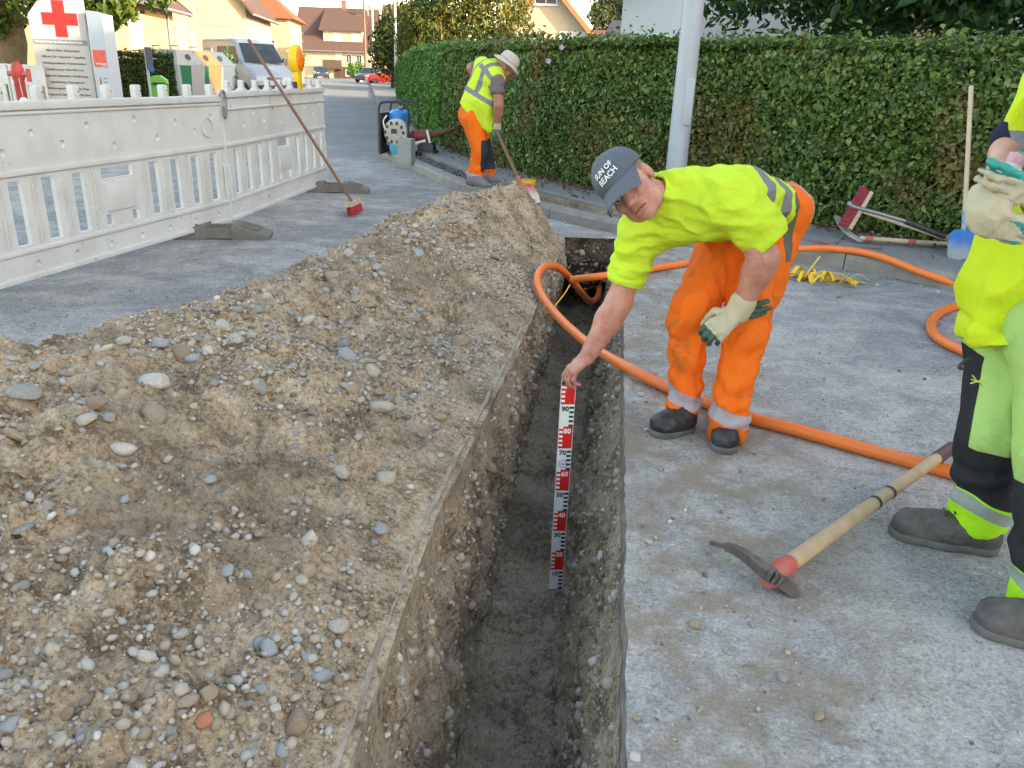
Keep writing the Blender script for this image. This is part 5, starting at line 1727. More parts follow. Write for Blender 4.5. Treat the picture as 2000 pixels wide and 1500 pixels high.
for sx in (-.45, .45): MB().tube([(sx, .05, -.05), (sx, .05, 2.2)], .04, 10).build("post", M_GALV, t)
t2 = thing("information_board", "narrow pale side board with a red poster next to the red cross board", "sign", (at(207, 190, SY - .1).x, SY - .12, 0), radians(-16))
w2 = .40
MB().prism([(-w2 / 2, .2), (w2 / 2, .2), (w2 / 2, 2.2), (-w2 / 2, 2.28)], .30, F_ @ Matrix.Translation((0, 0, -.3)), .006).build("board", M_BOARDS, t2)
m = MB(); m.box((0, 1.36, .003), (.33, .33, .006), F_); m.build("red_poster", mat("poster_red", (0.62, 0.06, 0.05), .4, (9, (0.66, 0.12, 0.07), .8)), t2)
m = MB(); m.box((0.02, 1.26, .007), (.26, .03, .004), F_); m.box((.09, 1.225, .007), (.12, .02, .004), F_); m.build("poster_lines", M_BOARDS, t2)
m = MB(); m.box((-.06, .90, .003), (.018, .22, .004), F_); m.box((-.06, .90, .004), (.05, .10, .005), F_); m.build("red_symbol", M_REDP, t2)
m = MB()
for z in (.97, .90, .83): m.box((.07, z, .003), (.10, .022, .004), F_)
m.box((.02, .70, .003), (.24, .022, .004), F_); m.build("small_print", M_GREYP, t2)

# hydrant
p = at(46, 205, 16.5)
t = thing("hydrant", "red hydrant post with a white disc in front of the tree", "hydrant", (p.x, 16.5, 0))
m = MB(); m.lathe([(.12, -.05), (.12, .10), (.095, .13), (.095, .92), (.115, .95), (.115, 1.12), (.09, 1.2), (.04, 1.25)], 20); m.build("body", M_RED if False else mat("hydrant_red", (0.42, 0.04, 0.03), .5, (9, (0.32, 0.05, 0.04), .6)), t, True)
for s in (-1, 1): MB().cyl((s * .08, 0, 1.03), (s * .19, 0, 1.03), .05).build("outlet", M_REDP, t, True)
MB().tube([(.06, -.1, .95), (.09, -.12, .62)], .012, 6).build("chain", M_STEEL, t)
m = MB(); m.lathe([(.0001, -.012), (.085, -.012), (.085, .012), (.0001, .012)], 22, frame((.10, -.13, .52), (1, 0, 0), (0, 0, 1))); m.build("disc", M_WHT, t, True)
text_mesh("disc_mark", "80", .06, frame((.10, -.1435, .52), (1, 0, 0), (0, 0, 1)), M_INK, t, .0006)
# red and white barriers behind
def rw_barrier(label, c, rz, L=1.5):
    t = thing("site_barrier", label, "barrier", c, rz, "red and white barriers by the tree")
    m = MB()
    holed_plate(m, [(0, .08), (L, .08), (L, 1.18), (0, 1.18)], [(x, .42, x + .10, .78) for x in np.arange(.06, L - .12, .19)], [], .04)
    m.box((L / 2, 0, 1.17), (L, .06, .04)); m.build("panel", M_PLW, t)
    m = MB()
    for x in np.arange(.10, L - .1, .38):
        m.box((x + .06, -.0225, .98), (.13, .006, .26)); m.box((x + .06, -.0225, .24), (.13, .006, .16))
    m.build("red_stripes", M_RED, t)
    for x in (.15, L - .15): MB().box((x, 0, .04), (.2, .6, .08), bevel=.01).build("foot", M_BLACK, t)
p = at(-40, 195, 18.4); q = at(100, 200, 17.8)
dv = (V((q.x, q.y, 0)) - V((p.x, p.y, 0))); n_ = 2
for i, lab in enumerate(["red and white striped site barrier left of the hydrant", "red and white striped site barrier between hydrant and red cross board"]):
    s = V((p.x, p.y, 0)) + dv * (i / n_)
    rw_barrier(lab, s, math.atan2(dv.y, dv.x), dv.length / n_ - .06)

# recycling containers
def container(label, c, rz, body, lid, w=1.35, d=1.25, h=1.75, strip=None):
    t = thing("recycling_container", label, "recycling container", c, rz, "bottle and paper banks by the road")
    m = MB()
    m.loft([[(-w / 2 * .86, -d / 2 * .86, .12), (w / 2 * .86, -d / 2 * .86, .12), (w / 2 * .86, d / 2 * .86, .12), (-w / 2 * .86, d / 2 * .86, .12)], [(-w / 2, -d / 2, h * .72), (w / 2, -d / 2, h * .72), (w / 2, d / 2, h * .72), (-w / 2, d / 2, h * .72)]]); m.build("body", body, t)
    m = MB()
    z0 = h * .72 + .002
    m.loft([[(-w / 2 - .02, -d / 2 - .02, z0), (w / 2 + .02, -d / 2 - .02, z0), (w / 2 + .02, d / 2 + .02, z0), (-w / 2 - .02, d / 2 + .02, z0)], [(-w / 2 * .55, -d / 2 * .55, h), (w / 2 * .55, -d / 2 * .55, h), (w / 2 * .55, d / 2 * .55, h), (-w / 2 * .55, d / 2 * .55, h)]])
    lo = m.build("lid", lid, t)
    for x in np.linspace(-.35, .35, 3): MB().bar((x * 1.2, -d / 2 - .03, z0 + .03), (x * .75, -d / 2 * .56 - .01, h + .01), .03, .03).build("lid_rib", lid, lo)
    m = MB(); m.tube([(-.18, 0, h), (-.18, 0, h + .12), (.18, 0, h + .12), (.18, 0, h)], .025, 8); m.build("lifting_ring", M_STEEL, t)
    m = MB(); m.lathe([(.0001, 0), (.11, 0), (.11, .03), (.0001, .03)], 16, frame((w / 2 * .79, 0, h * .86), (0, 1, 0), (-.4, 0, 1)) ); m.build("opening", M_BLACK, t)
    MB().box((0, 0, .06), (w * .75, d * .75, .12)).build("base", M_BLACK, t)
    if strip:
        m = MB(); e = .004
        m.quad((w / 2 * .86 + e, -d * .30, .14), (w / 2 * .86 + e, -d * .02, .14), (w / 2 + e, -d * .02, h * .71), (w / 2 + e, -d * .42, h * .71))
        m.build("stripe", strip, t); m = MB()
        m.quad((-w * .30, -d / 2 * .86 - e, .14), (-w * .05, -d / 2 * .86 - e, .14), (-w * .05, -d / 2 - e, h * .71), (-w * .36, -d / 2 - e, h * .71))
        m.build("stripe", strip, t)
    return t


M_CG = mat("grey_container", (0.30, 0.31, 0.32), .6, (5, (0.25, 0.25, 0.25), .6)); M_CT = mat("tan_container", (0.27, 0.17, 0.07), .6, (5, (0.23, 0.14, 0.06), .6)); M_CB = mat("blue_grey_container", (0.12, 0.15, 0.19), .6, (5, (0.10, 0.12, 0.15), .6)); M_CP = mat("light_container", (0.36, 0.33, 0.25), .6)
for (px, y, lab, bm_, lm_, st) in [(316, 30.5, "tan lidded recycling container partly hidden by the small hedge", M_CP, M_CT, None), (352, 29.5, "grey lidded recycling container with a green stripe", M_CG, M_CG, M_GREEN2), (387, 31.0, "tan brown recycling container with a green stripe", M_CT, M_CT, M_GREEN2), (415, 32.5, "dark blue grey recycling container nearest the shrub", M_CB, M_CB, M_CP)]:
    p = at(px, 185, y); container(lab, (p.x, y, 0), radians(-24), bm_, lm_, strip=st)
# litter bin, post with blue sign, little sign
p = at(314, 190, 22.3)
t = thing("litter_bin", "bright green litter bin with an open hood beside the post", "litter bin", (p.x, 22.3, 0), radians(15))
m = MB(); m.loft([[(-.17, -.15, .25), (.17, -.15, .25), (.17, .15, .25), (-.17, .15, .25)], [(-.21, -.19, .78), (.21, -.19, .78), (.21, .19, .78), (-.21, .19, .78)]]); m.build("body", M_GREEN, t)
m = MB(); m.prism([(-.22, .80), (.22, .80), (.20, .90), (.06, 1.0), (-.08, 1.0), (-.2, .95)], .42, frame((0, .21, 0), (1, 0, 0), (0, 0, 1)), .01); m.build("hood", M_GREEN, t)
MB().box((.03, -.2, .80), (.30, .05, .07)).build("slot", M_BLACK, t)
p = at(295, 190, 22)
t = thing("sign_post", "thin post with a dark board and blue round sign beside the bin", "sign", (p.x, 22, 0), radians(25))
MB().tube([(0, 0, 0), (0, 0, 1.68)], .035, 10).build("post", M_GALV, t, True)
MB().box((.07, -.03, 1.42), (.16, .03, .52), bevel=.01).build("board", mat("dark_blue_board", (0.06, 0.08, 0.12), .5), t)
m = MB(); m.lathe([(.0001, 0), (.075, 0), (.075, .012), (.0001, .012)], 20, frame((.09, -.06, 1.16), (1, 0, 0), (0, 0, 1))); m.build("round_sign", mat("sign_blue", (0.02, 0.08, 0.35), .4), t)
MB().box((.09, -.0655, 1.16), (.03, .008, .075)).build("sign_symbol", M_WHT, t)

# ------------------------------------------------------------------ generator and things on the pavement
gx = gp(778, 303, .08)
t = thing("generator", "portable generator with a black tube frame and blue tank on the pavement", "generator", (gx.x, gx.y + .15, .08), radians(-8))
m = MB()
w, h, dep = .46, .80, .62
for y in (-dep / 2, dep / 2):
    m.tube(spline([(-w / 2, y, .02), (-w / 2, y, h * .6), (-w / 2, y, h - .08), (-w / 2 + .08, y, h), (w / 2 - .08, y, h), (w / 2, y, h - .08), (w / 2, y, h * .6), (w / 2, y, .02)], 4), .019, 8)
for x in (-w / 2, w / 2): m.tube([(x, -dep / 2, .03), (x, dep / 2, .03)], .019, 8)
m.build("frame", M_BLACK, t, True)
m = MB(); m.prism([(-.31, .05), (.31, .05), (.31, h * .8), (-.31, h * .8)], .05, frame((-w / 2 - .03, 0, 0), (0, 1, 0), (0, 0, 1)), .012); m.build("side_panel", M_BLACK, t, True)
m = MB(); m.lathe([(.06, -.13), (.155, -.12), (.17, -.02), (.165, .08), (.12, .12), (.04, .13)], 22, Matrix.Translation((.02, -.02, .56)), 1, 1.2); m.build("tank", mat("tank_blue", (0.02, 0.20, 0.58), .35), t, True)
MB().lathe([(.04, 0), (.045, .01), (.045, .04), (.03, .045)], 16, Matrix.Translation((.06, -.08, .69))).build("fuel_cap", M_STEEL, t, True)
m = MB(); m.lathe([(.19, -.03), (.205, .0), (.20, .06), (.155, .11), (.10, .13), (.02, .135)], 26, frame((.03, -.26, .36), (-1, 0, 0), (0, 0, 1))); cv = m.build("engine_cover", mat("cast_white", (0.55, 0.53, 0.48), .5, (14, (0.38, 0.34, 0.28), .7)), t, True)
m = MB()
for k in range(10):
    a = 2 * pi * k / 10
    m.box((.03 + .145 * cos(a), -.385, .36 + .145 * sin(a)), (.035, .03, .05), bevel=.008)
m.box((.03, -.397, .38), (.09, .01, .07)); m.build("vent", M_BLACK, cv)
MB().box((.03, -.06, .26), (.36, .34, .22), bevel=.02).build("engine", M_STEEL, t, True)
m = MB(); m.lathe([(.05, -.2), (.13, -.18), (.14, 0), (.14, .16), (.06, .18)], 20, frame((.05, -.1, .13), (1, 0, 0), (0, 0, 1))); m.build("alternator", mat("pale_blue_paint", (0.06, 0.33, 0.50), .4), t, True)
MB().tube(spline([(-.14, -.2, .60), (-.18, -.26, .52), (-.15, -.29, .40)], 5), .012, 8).build("hose", M_WHT, t, True)
gb = gp(793, 320, .09)
t = tag(MB().box((0, 0, .175), (.215, .14, .35), bevel=.006).build("concrete_block", M_CONC), "grey concrete block standing on end in front of the generator", "concrete block")
t.location = (gb.x, gb.y + .07, .09); t.rotation_euler = (0, 0, radians(-20))
rb = gp(838, 300, .1)
t = thing("rammer", "red brown tamping rammer lying on the pavement with its black foot towards the camera", "rammer", (rb.x, rb.y, .1))
m = MB(); m.box((-.02, -.05, .10), (.30, .22, .16), Matrix.Rotation(radians(-10), 4, 'Z'), .03, (.8, .8)); m.box((-.02, -.07, .03), (.34, .26, .05), Matrix.Rotation(radians(-10), 4, 'Z'), .012); m.build("foot", M_BLACK, t, True)
MB().tube([(-.28, .1, .26), (.02, .1, .26)], .10, 18).build("motor", mat("dark_red_paint", (0.26, 0.05, 0.04), .5), t, True)
MB().tube([(-.32, -.15, .13), (-.05, -.06, .2)], .028, 10).build("handle_bar", M_WHT, t, True)
MB().tube([(-.03, -.02, .36), (.04, -.12, .12)], .022, 10).build("handle_bar", M_WHT, t, True)
MB().tube([(.0, .12, .27), (.38, .35, .38)], [.055, .04], 12).build("stick", M_WOODB, t, True)

# two pale mallow flowers in the hedge
for (px, py, lab) in ((1097, 92, "pale lilac flower at the top of the clipped hedge"), (1071, 119, "pale lilac flower lower in the hedge, beside the shovelling worker's hat")):
    c = at(px, py, 9.82 if px > 1080 else 9.9)
    t = thing("flower", lab, "flower", c)
    m = MB()
    for k in range(5):
        a = 2 * pi * k / 5
        r = V((cos(a), -.35, sin(a))); q = V((-sin(a), 0, cos(a)))
        m.loft([[r * .006 - q * .006, r * .006 + q * .006, r * .035 + q * .022, r * .05 + q * .008, r * .05 - q * .008, r * .035 - q * .022], [p + V((0, -.002, 0)) for p in (r * .006 - q * .006, r * .006 + q * .006, r * .035 + q * .022, r * .05 + q * .008, r * .05 - q * .008, r * .035 - q * .022)]])
    bmesh.ops.scale(m.bm, vec=(.62, .62, .62), verts=m.bm.verts); m.build("petals", mat("lilac_petal", (0.46, 0.34, 0.52), .7), t)
    MB().tube([(0, 0, 0), (0, -.03, 0)], .005, 6).build("pistil", M_TIE, t)
# ------------------------------------------------------------------ people: smooth bodies grown from joints
class Body:
    def __init__(s):
        s.p = []

    def cap(s, a, b, ra, rb=None, k=.02, flat=None, sub=False):
        a, b = np.array(a, float), np.array(b, float)
        rb = ra if rb is None else rb
        r = max(ra, rb)
        if flat is not None:
            n = np.array(flat[0], float); n /= np.linalg.norm(n); fs = flat[1]
        def f(X, Y, Z):
            px, py, pz = X - a[0], Y - a[1], Z - a[2]
            q = b - a
            if flat is not None:
                c = (px * n[0] + py * n[1] + pz * n[2]) * (1 / fs - 1)
                px, py, pz = px + n[0] * c, py + n[1] * c, pz + n[2] * c
                q = q + n * q.dot(n) * (1 / fs - 1)
            t = np.clip((px * q[0] + py * q[1] + pz * q[2]) / max(q.dot(q), 1e-12), 0, 1)
            return np.sqrt((px - q[0] * t) ** 2 + (py - q[1] * t) ** 2 + (pz - q[2] * t) ** 2) - (ra + (rb - ra) * t)
        s.p.append((f, np.minimum(a, b) - r, np.maximum(a, b) + r, k, 'sub' if sub else 'add'))
        return s

    def ell(s, c, r, R=None, k=.02, sub=False):
        c = np.array(c, float); r = np.array(r, float)
        R = np.eye(3) if R is None else np.array(R, float)  # rows: local axes
        m = r.max()
        def f(X, Y, Z):
            q = [(X - c[0]) * R[i][0] + (Y - c[1]) * R[i][1] + (Z - c[2]) * R[i][2] for i in range(3)]
            k0 = np.sqrt(sum((q[i] / r[i]) ** 2 for i in range(3)))
            k1 = np.sqrt(sum((q[i] / r[i] ** 2) ** 2 for i in range(3))) + 1e-9
            return k0 * (k0 - 1) / k1
        s.p.append((f, c - m, c + m, k, 'sub' if sub else 'add'))
        return s

    def cut(s, p, n):
        """keep what lies behind the plane"""
        p = np.array(p, float); n = np.array(n, float); n /= np.linalg.norm(n)
        s.p.append((lambda X, Y, Z: (X - p[0]) * n[0] + (Y - p[1]) * n[1] + (Z - p[2]) * n[2], None, None, 0, 'cut'))
        return s

    def grid(s, h):
        lo = np.min([q[1] for q in s.p if q[4] == 'add'], 0) - 4 * h
        hi = np.max([q[2] for q in s.p if q[4] == 'add'], 0) + 4 * h
        ax = [np.arange(lo[i], hi[i] + h, h) for i in range(3)]
        D = np.full([len(a) for a in ax], .2, np.float32)
        for (f, l, u, k, op) in s.p:
            if l is None: sl = [slice(0, len(a)) for a in ax]
            else:
                mg = k + 3 * h + .02
                sl = [slice(max(int((l[i] - mg - lo[i]) / h), 0), min(int((u[i] + mg - lo[i]) / h) + 2, len(ax[i]))) for i in range(3)]
                if any(q.stop <= q.start for q in sl): continue
            X, Y, Z = ax[0][sl[0]][:, None, None], ax[1][sl[1]][None, :, None], ax[2][sl[2]][None, None, :]
            d = f(X, Y, Z); o = D[sl[0], sl[1], sl[2]]
            if op == 'add':
                if k > 0:
                    hh = np.clip(.5 + .5 * (d - o) / k, 0, 1)
                    d = d + (o - d) * hh - k * hh * (1 - hh)
                else: d = np.minimum(d, o)
            elif op == 'sub':
                if k > 0:
                    hh = np.clip(.5 - .5 * (-d - o) / k, 0, 1) if False else np.clip(.5 - .5 * (o + d) / k, 0, 1)
                    d = o + (-d - o) * hh + k * hh * (1 - hh)
                else: d = np.maximum(o, -d)
            else: d = np.maximum(o, d)
            D[sl[0], sl[1], sl[2]] = d
        return D, lo, h

    def surface(s, h):
        D, lo, h = s.grid(h)
        I = D < 0
        c = np.zeros(tuple(n - 1 for n in D.shape), np.int8)
        for dx in (0, 1):
            for dy in (0, 1):
                for dz in (0, 1): c += I[dx:dx + c.shape[0], dy:dy + c.shape[1], dz:dz + c.shape[2]]
        act = (c > 0) & (c < 8)
        idx = np.argwhere(act)
        num = np.full(act.shape, -1, np.int64); num[act] = np.arange(len(idx))
        acc = np.zeros((len(idx), 3)); cnt = np.zeros(len(idx))
        for axis in range(3):
            o1, o2 = [a for a in range(3) if a != axis]
            for a in (0, 1):
                for b in (0, 1):
                    e0 = np.zeros(3, int); e0[o1] = a; e0[o2] = b
                    e1 = e0.copy(); e1[axis] = 1
                    i0, i1 = idx + e0, idx + e1
                    d0, d1 = D[i0[:, 0], i0[:, 1], i0[:, 2]], D[i1[:, 0], i1[:, 1], i1[:, 2]]
                    x = (d0 < 0) != (d1 < 0)
                    t = np.where(x, d0 / np.where(x, d0 - d1, 1), 0)
                    acc += np.where(x[:, None], e0 + (e1 - e0) * t[:, None], 0); cnt += x
        v = (idx + acc / cnt[:, None]) * h + lo
        F = []
        for axis in range(3):
            u, w = (axis + 1) % 3, (axis + 2) % 3
            a = [slice(None)] * 3; b = [slice(None)] * 3
            a[axis] = slice(0, -1); b[axis] = slice(1, None)
            x = I[tuple(a)] != I[tuple(b)]
            q = np.argwhere(x)
            q = q[(q[:, u] > 0) & (q[:, w] > 0) & (q[:, u] < D.shape[u] - 1) & (q[:, w] < D.shape[w] - 1)]
            ins = I[q[:, 0], q[:, 1], q[:, 2]]
            eu = np.zeros(3, int); eu[u] = 1
            ew = np.zeros(3, int); ew[w] = 1
            g_ = lambda z: num[z[:, 0], z[:, 1], z[:, 2]]
            f = np.stack([g_(q), g_(q - eu), g_(q - eu - ew), g_(q - ew)], 1)
            f[~ins] = f[~ins][:, ::-1]
            F.append(f)
        F = np.concatenate(F); F = F[(F >= 0).all(1)]
        return v, F


def vnormals(v, F):
    n = np.cross(v[F[:, 2]] - v[F[:, 0]], v[F[:, 3]] - v[F[:, 1]])
    N = np.zeros_like(v)
    for k in range(4): np.add.at(N, F[:, k], n)
    return N / (np.linalg.norm(N, axis=1)[:, None] + 1e-12)


def grow(name, parts, mats, parent, wrinkle=None, attrs=None, midx=None):
    """parts: list of (Body, cell size); one continuous mesh in the parent's space"""
    base = np.array(parent.location if parent.parent is None else parent.parent.location)
    vs, fs, off = [], [], 0
    for (b, h) in parts:
        v, F = b.surface(h)
        vs.append(v); fs.append(F + off); off += len(v)
    v, F = np.concatenate(vs), np.concatenate(fs)
    w = v
    if wrinkle is not None:
        w = v + vnormals(v, F) * wrinkle(v)[:, None]
    o = np_mesh(name, w - base, F, mats, parent, True, None if midx is None else midx(v[F].mean(1)))
    for k, fn in (attrs or {}).items():
        a = o.data.attributes.new(k, 'FLOAT', 'POINT')
        a.data.foreach_set('value', np.asarray(fn(v), np.float32))
    return o


def seg_d(v, a, b):
    a, b = np.array(a), np.array(b)
    q = b - a; t = np.clip((v - a) @ q / q.dot(q), 0, 1)
    return np.linalg.norm(v - a - t[:, None] * q, axis=1)


def folds(amp, sc=(9, 9, 9), seed=1, fine=.5):
    def f(v):
        a = 1 - np.abs(fbm(v * np.array(sc), 2, seed)) * 2.2
        return amp * a + amp * fine * fbm(v * np.array(sc) * 2.7, 2, seed + 5)
    return f


def cloth(name, c, attrs=(), rough=.8, dirt=None, weave=900):
    """attrs: (attribute, colour) laid over the base cloth where the attribute is positive"""
    g = NT(name)
    n1 = g.noise(7, 5, .65)
    col_ = g.mix(g.math('MULTIPLY', n1, .35), c, tuple(x * .72 for x in c))
    if dirt: col_ = g.mix(g.math('MULTIPLY', g.step(g.noise(5, 6, .75, dist=.6), .52, .68), dirt[1]), col_, dirt[0])
    for (a, cc) in attrs: col_ = g.mix(g.step(g.attr(a), -.0012, .0012), col_, cc)
    g.bump(g.math('ADD', g.noise(26, 5, .62, dist=.8), g.math('MULTIPLY', g.noise(120, 4, .7), .25)), .6, .009)
    return g.done(col_, rough, .2)


def skin(name, a, b):
    g = NT(name)
    c = g.mix(g.step(g.noise(16, 5, .6), .35, .7), a, b)
    c = g.mix(g.math('MULTIPLY', g.step(g.noise(55, 4, .7), .55, .7), .35), c, tuple(x * .6 for x in b))
    c = g.mix(g.math('MULTIPLY', g.step(g.attr('lip'), -.0006, .0008), .85), c, (0.16, 0.045, 0.035))
    g.bump(g.noise(160, 4, .7), .25, .0015)
    g.b.inputs['Subsurface Weight'].default_value = .12
    g.b.inputs['Subsurface Radius'].default_value = (1, .35, .2)
    g.b.inputs['Subsurface Scale'].default_value = .012
    return g.done(c, .5, .4)


def fingers(b, w, d, n, curl, sc=1.0, thumb=1, spread=.05, curls=None, r0=.0095, palm=True, tcurl=.5):
    """palm and five fingers; w wrist, d towards the knuckles, n out of the palm, thumb on the d x n side times sign"""
    w, d, n = V(w), V(d).normalized(), V(n)
    n = (n - d * n.dot(d)).normalized()
    s = d.cross(n) * thumb
    if palm:
        for k in (-1.3, -.45, .45, 1.3):
            b.cap(w + s * k * .010 * sc + d * .012 * sc, w + d * .085 * sc + s * k * .020 * sc, .017 * sc, .0135 * sc, k=.014)
    for i, (len_, off) in enumerate(((.9, 1.5), (1.0, .5), (.95, -.5), (.76, -1.5))):
        p = w + d * (.088 if i < 3 else .080) * sc + s * off * .0205 * sc
        a = (curls[i] if curls else curl) + .04 * i
        dirv = (d + s * off * spread).normalized()
        ang = 0
        for j, (l, q) in enumerate(((.044, .75), (.027, 1.0), (.022, .75))):
            ang += a * q
            v_ = dirv * cos(ang) + n * sin(ang)
            e = p + v_ * l * len_ * sc
            b.cap(p, e, (r0 - .0007 * j) * sc, (r0 - .0007 * (j + 1)) * sc, k=.005)
            p = e
    p = w + d * .022 * sc + s * .024 * sc
    v_ = (d * .62 + s * .72 + n * .3).normalized()
    e = p + v_ * .045 * sc; b.cap(p, e, .0145 * sc, .0115 * sc, k=.014)
    v_ = (d * .8 + s * (.55 - tcurl) + n * (.25 + tcurl)).normalized()
    e2_ = e + v_ * .032 * sc; b.cap(e, e2_, .0115 * sc, .0102 * sc, k=.006)
    v_ = (d * .85 + s * (.25 - tcurl) + n * (.3 + tcurl)).normalized()
    b.cap(e2_, e2_ + v_ * .026 * sc, .0104 * sc, .0085 * sc, k=.005)
    return b


def head_shape(b, H, nose=1.0, sc=1.0):
    """H: 4x4 with x = the person's left, y = forward, z = up, origin between the ears"""
    R = [tuple(H.to_3x3().col[i]) for i in range(3)]
    P = lambda x, y, z: H @ V((x * sc, y * sc, z * sc))
    E = lambda c, r, R_, k, sub=False: b_ell(c, tuple(q * sc for q in r), R_, k, sub)
    K = lambda p, q, ra, rb, k, sub=False: b_cap(p, q, ra * sc, None if rb is None else rb * sc, k, None, sub)
    b_ell, b_cap = b.ell, b.cap
    E(P(0, -.012, .035), (.076, .098, .100), R, .02)
    E(P(0, .030, -.030), (.061, .066, .085), R, .03)
    E(P(0, .040, -.082), (.046, .044, .034), R, .025)
    E(P(0, .074, -.102), (.021, .017, .017), R, .018)
    for s in (1, -1):
        E(P(s * .043, .030, -.066), (.025, .036, .036), R, .025)
        E(P(s * .041, .066, -.024), (.024, .022, .022), R, .02)
        E(P(s * .031, .104, .0), (.019, .016, .0125), R, .012, sub=True)
        E(P(s * .078, -.006, -.006), (.010, .022, .033), R, .008)
        E(P(s * .088, .0, -.004), (.008, .011, .019), R, .006, sub=True)
        K(P(s * .010, .089, .017), P(s * .045, .080, .016), .0105, .009, .014)
        E(P(s * .0135, .104, -.037), (.0095, .011, .009), R, .008)
        K(P(s * .018, .100, -.040), P(s * .036, .082, -.066), .002, .002, .010, sub=True)
    K(P(0, .090, .010), P(0, .116 * nose, -.034), .0085, .0145, .012)
    E(P(0, .086, -.066), (.026, .011, .018), R, .014)
    K(P(-.019, .092, -.0735), P(.019, .092, -.0735), .0048, None, .006)
    K(P(-.019, .093, -.0635), P(.019, .093, -.0635), .0042, None, .006)
    K(P(-.029, .091, -.0725), P(0, .0985, -.068), .0024, None, .003, sub=True)
    K(P(.029, .091, -.0725), P(0, .0985, -.068), .0024, None, .003, sub=True)
    return b


def eyes(H, t, base, sc=1.0):
    for s in (1, -1):
        m = MB()
        for k, (r, mi) in enumerate(((.0115, 0),)):
            m.mi = mi
            bmesh.ops.create_uvsphere(m.bm, u_segments=14, v_segments=10, radius=r)
        for f in m.bm.faces:
            c = f.calc_center_median(); f.material_index = 1 if c.y > .0095 else 0
        bmesh.ops.transform(m.bm, matrix=Matrix.Translation(-V(base)) @ H @ Matrix.Scale(sc, 4) @ Matrix.Translation((s * .031, .0815, .0)), verts=m.bm.verts)
        m.build("eye", [M_EYE, M_INK], t, True)


M_EYE = mat("eye_white", (0.62, 0.58, 0.54), .3)
M_SKIN1 = skin("ruddy_skin", (0.54, 0.265, 0.20), (0.43, 0.165, 0.13))
M_SKIN2 = skin("tanned_skin", (0.36, 0.17, 0.10), (0.29, 0.13, 0.08))
M_SKIN3 = skin("fair_skin", (0.55, 0.30, 0.22), (0.46, 0.23, 0.17))
M_HAIR = mat("short_grey_hair", (0.16, 0.12, 0.09), .8, (60, (0.26, 0.20, 0.16), .8), (200, .6, .002))
M_CAP = mat("grey_cap_cloth", (0.085, 0.10, 0.125), .85, (9, (0.115, 0.13, 0.155), .7), (350, .3, .001))
HIVIS, REFL, ORG = (0.58, 0.76, 0.04), (0.20, 0.21, 0.23), (0.90, 0.165, 0.012)
M_SHIRT = cloth("hi_vis_shirt", HIVIS, (('grey', REFL),))
M_TROU = cloth("orange_trousers", ORG, (('band', (0.40, 0.35, 0.385)), ('belt', (0.13, 0.12, 0.09)), ('seam', (0.34, 0.31, 0.32))), dirt=((0.30, 0.115, 0.04), .8))
M_SHOE = mat("black_work_shoe", (0.012, 0.013, 0.017), .5, (16, (0.06, 0.06, 0.064), .6, .12), (60, .4, .003))
M_SOLE = mat("dusty_sole", (0.10, 0.095, 0.09), .85, (20, (0.17, 0.16, 0.15), .7))
M_GLOVE = mat("cream_glove_knit", (0.52, 0.46, 0.33), .9, (10, (0.40, 0.34, 0.24), .7), (260, .5, .002))
M_GLOVEG = mat("dark_green_rubber", (0.03, 0.075, 0.055), .55, (30, (0.06, 0.12, 0.09), .6), (90, .5, .002))
M_TEAL = mat("teal_rubber", (0.02, 0.25, 0.22), .5, (30, (0.03, 0.32, 0.28), .6), (90, .5, .002))


def boot(t, heel, toe, ankle, base, m_, name="boot", h=.004, w=.048):
    """a laced work boot from heel to toe under the ankle"""
    heel, toe, an = V(heel), V(toe), V(ankle)
    d = (toe - heel); d.z = 0; L = d.length; d.normalize()
    up = V((0, 0, 1))
    b = Body()
    b.cap(heel + d * .045 + up * .045, heel + d * L * .55 + up * .042, .045, w, .03)
    b.cap(heel + d * L * .5 + up * .042, toe - d * .052 + up * .040, w, w * 1.02, .03)
    b.ell(toe - d * .055 + up * .05, (.05, .05, .035), None, .02)
    b.cap(heel + d * L * .32 + up * .07, toe - d * .09 + up * .058, .042, .036, .03)
    b.cap(heel + d * .055 + up * .06, an + up * .02, .045, .047, .03)
    z0 = heel.z
    b.cut((0, 0, z0 + .012), (0, 0, -1))
    o = grow(name, [(b, h)], [m_], t, folds(.0022, (22, 22, 30), 4))
    b2 = Body()
    b2.cap(heel + d * .045 + up * .02, heel + d * L * .55 + up * .02, .048, w + .004, .02)
    b2.cap(heel + d * L * .5 + up * .02, toe - d * .05 + up * .02, w + .004, w * 1.02 + .005, .02)
    b2.cut((0, 0, z0 + .028), (0, 0, 1)); b2.cut((0, 0, z0), (0, 0, -1))
    grow("sole", [(b2, h)], [M_SOLE], o)
    m = MB()
    c0 = toe - d * .115 + up * .098; sd = d.cross(up)
    for i in range(4):
        c = c0 - d * .024 * i + up * .011 * i
        m.tube([c - sd * .024, c + up * .006, c + sd * .024], .0032, 6)
    m.build("laces", M_BLACK, o, True, loc=base)
    return o


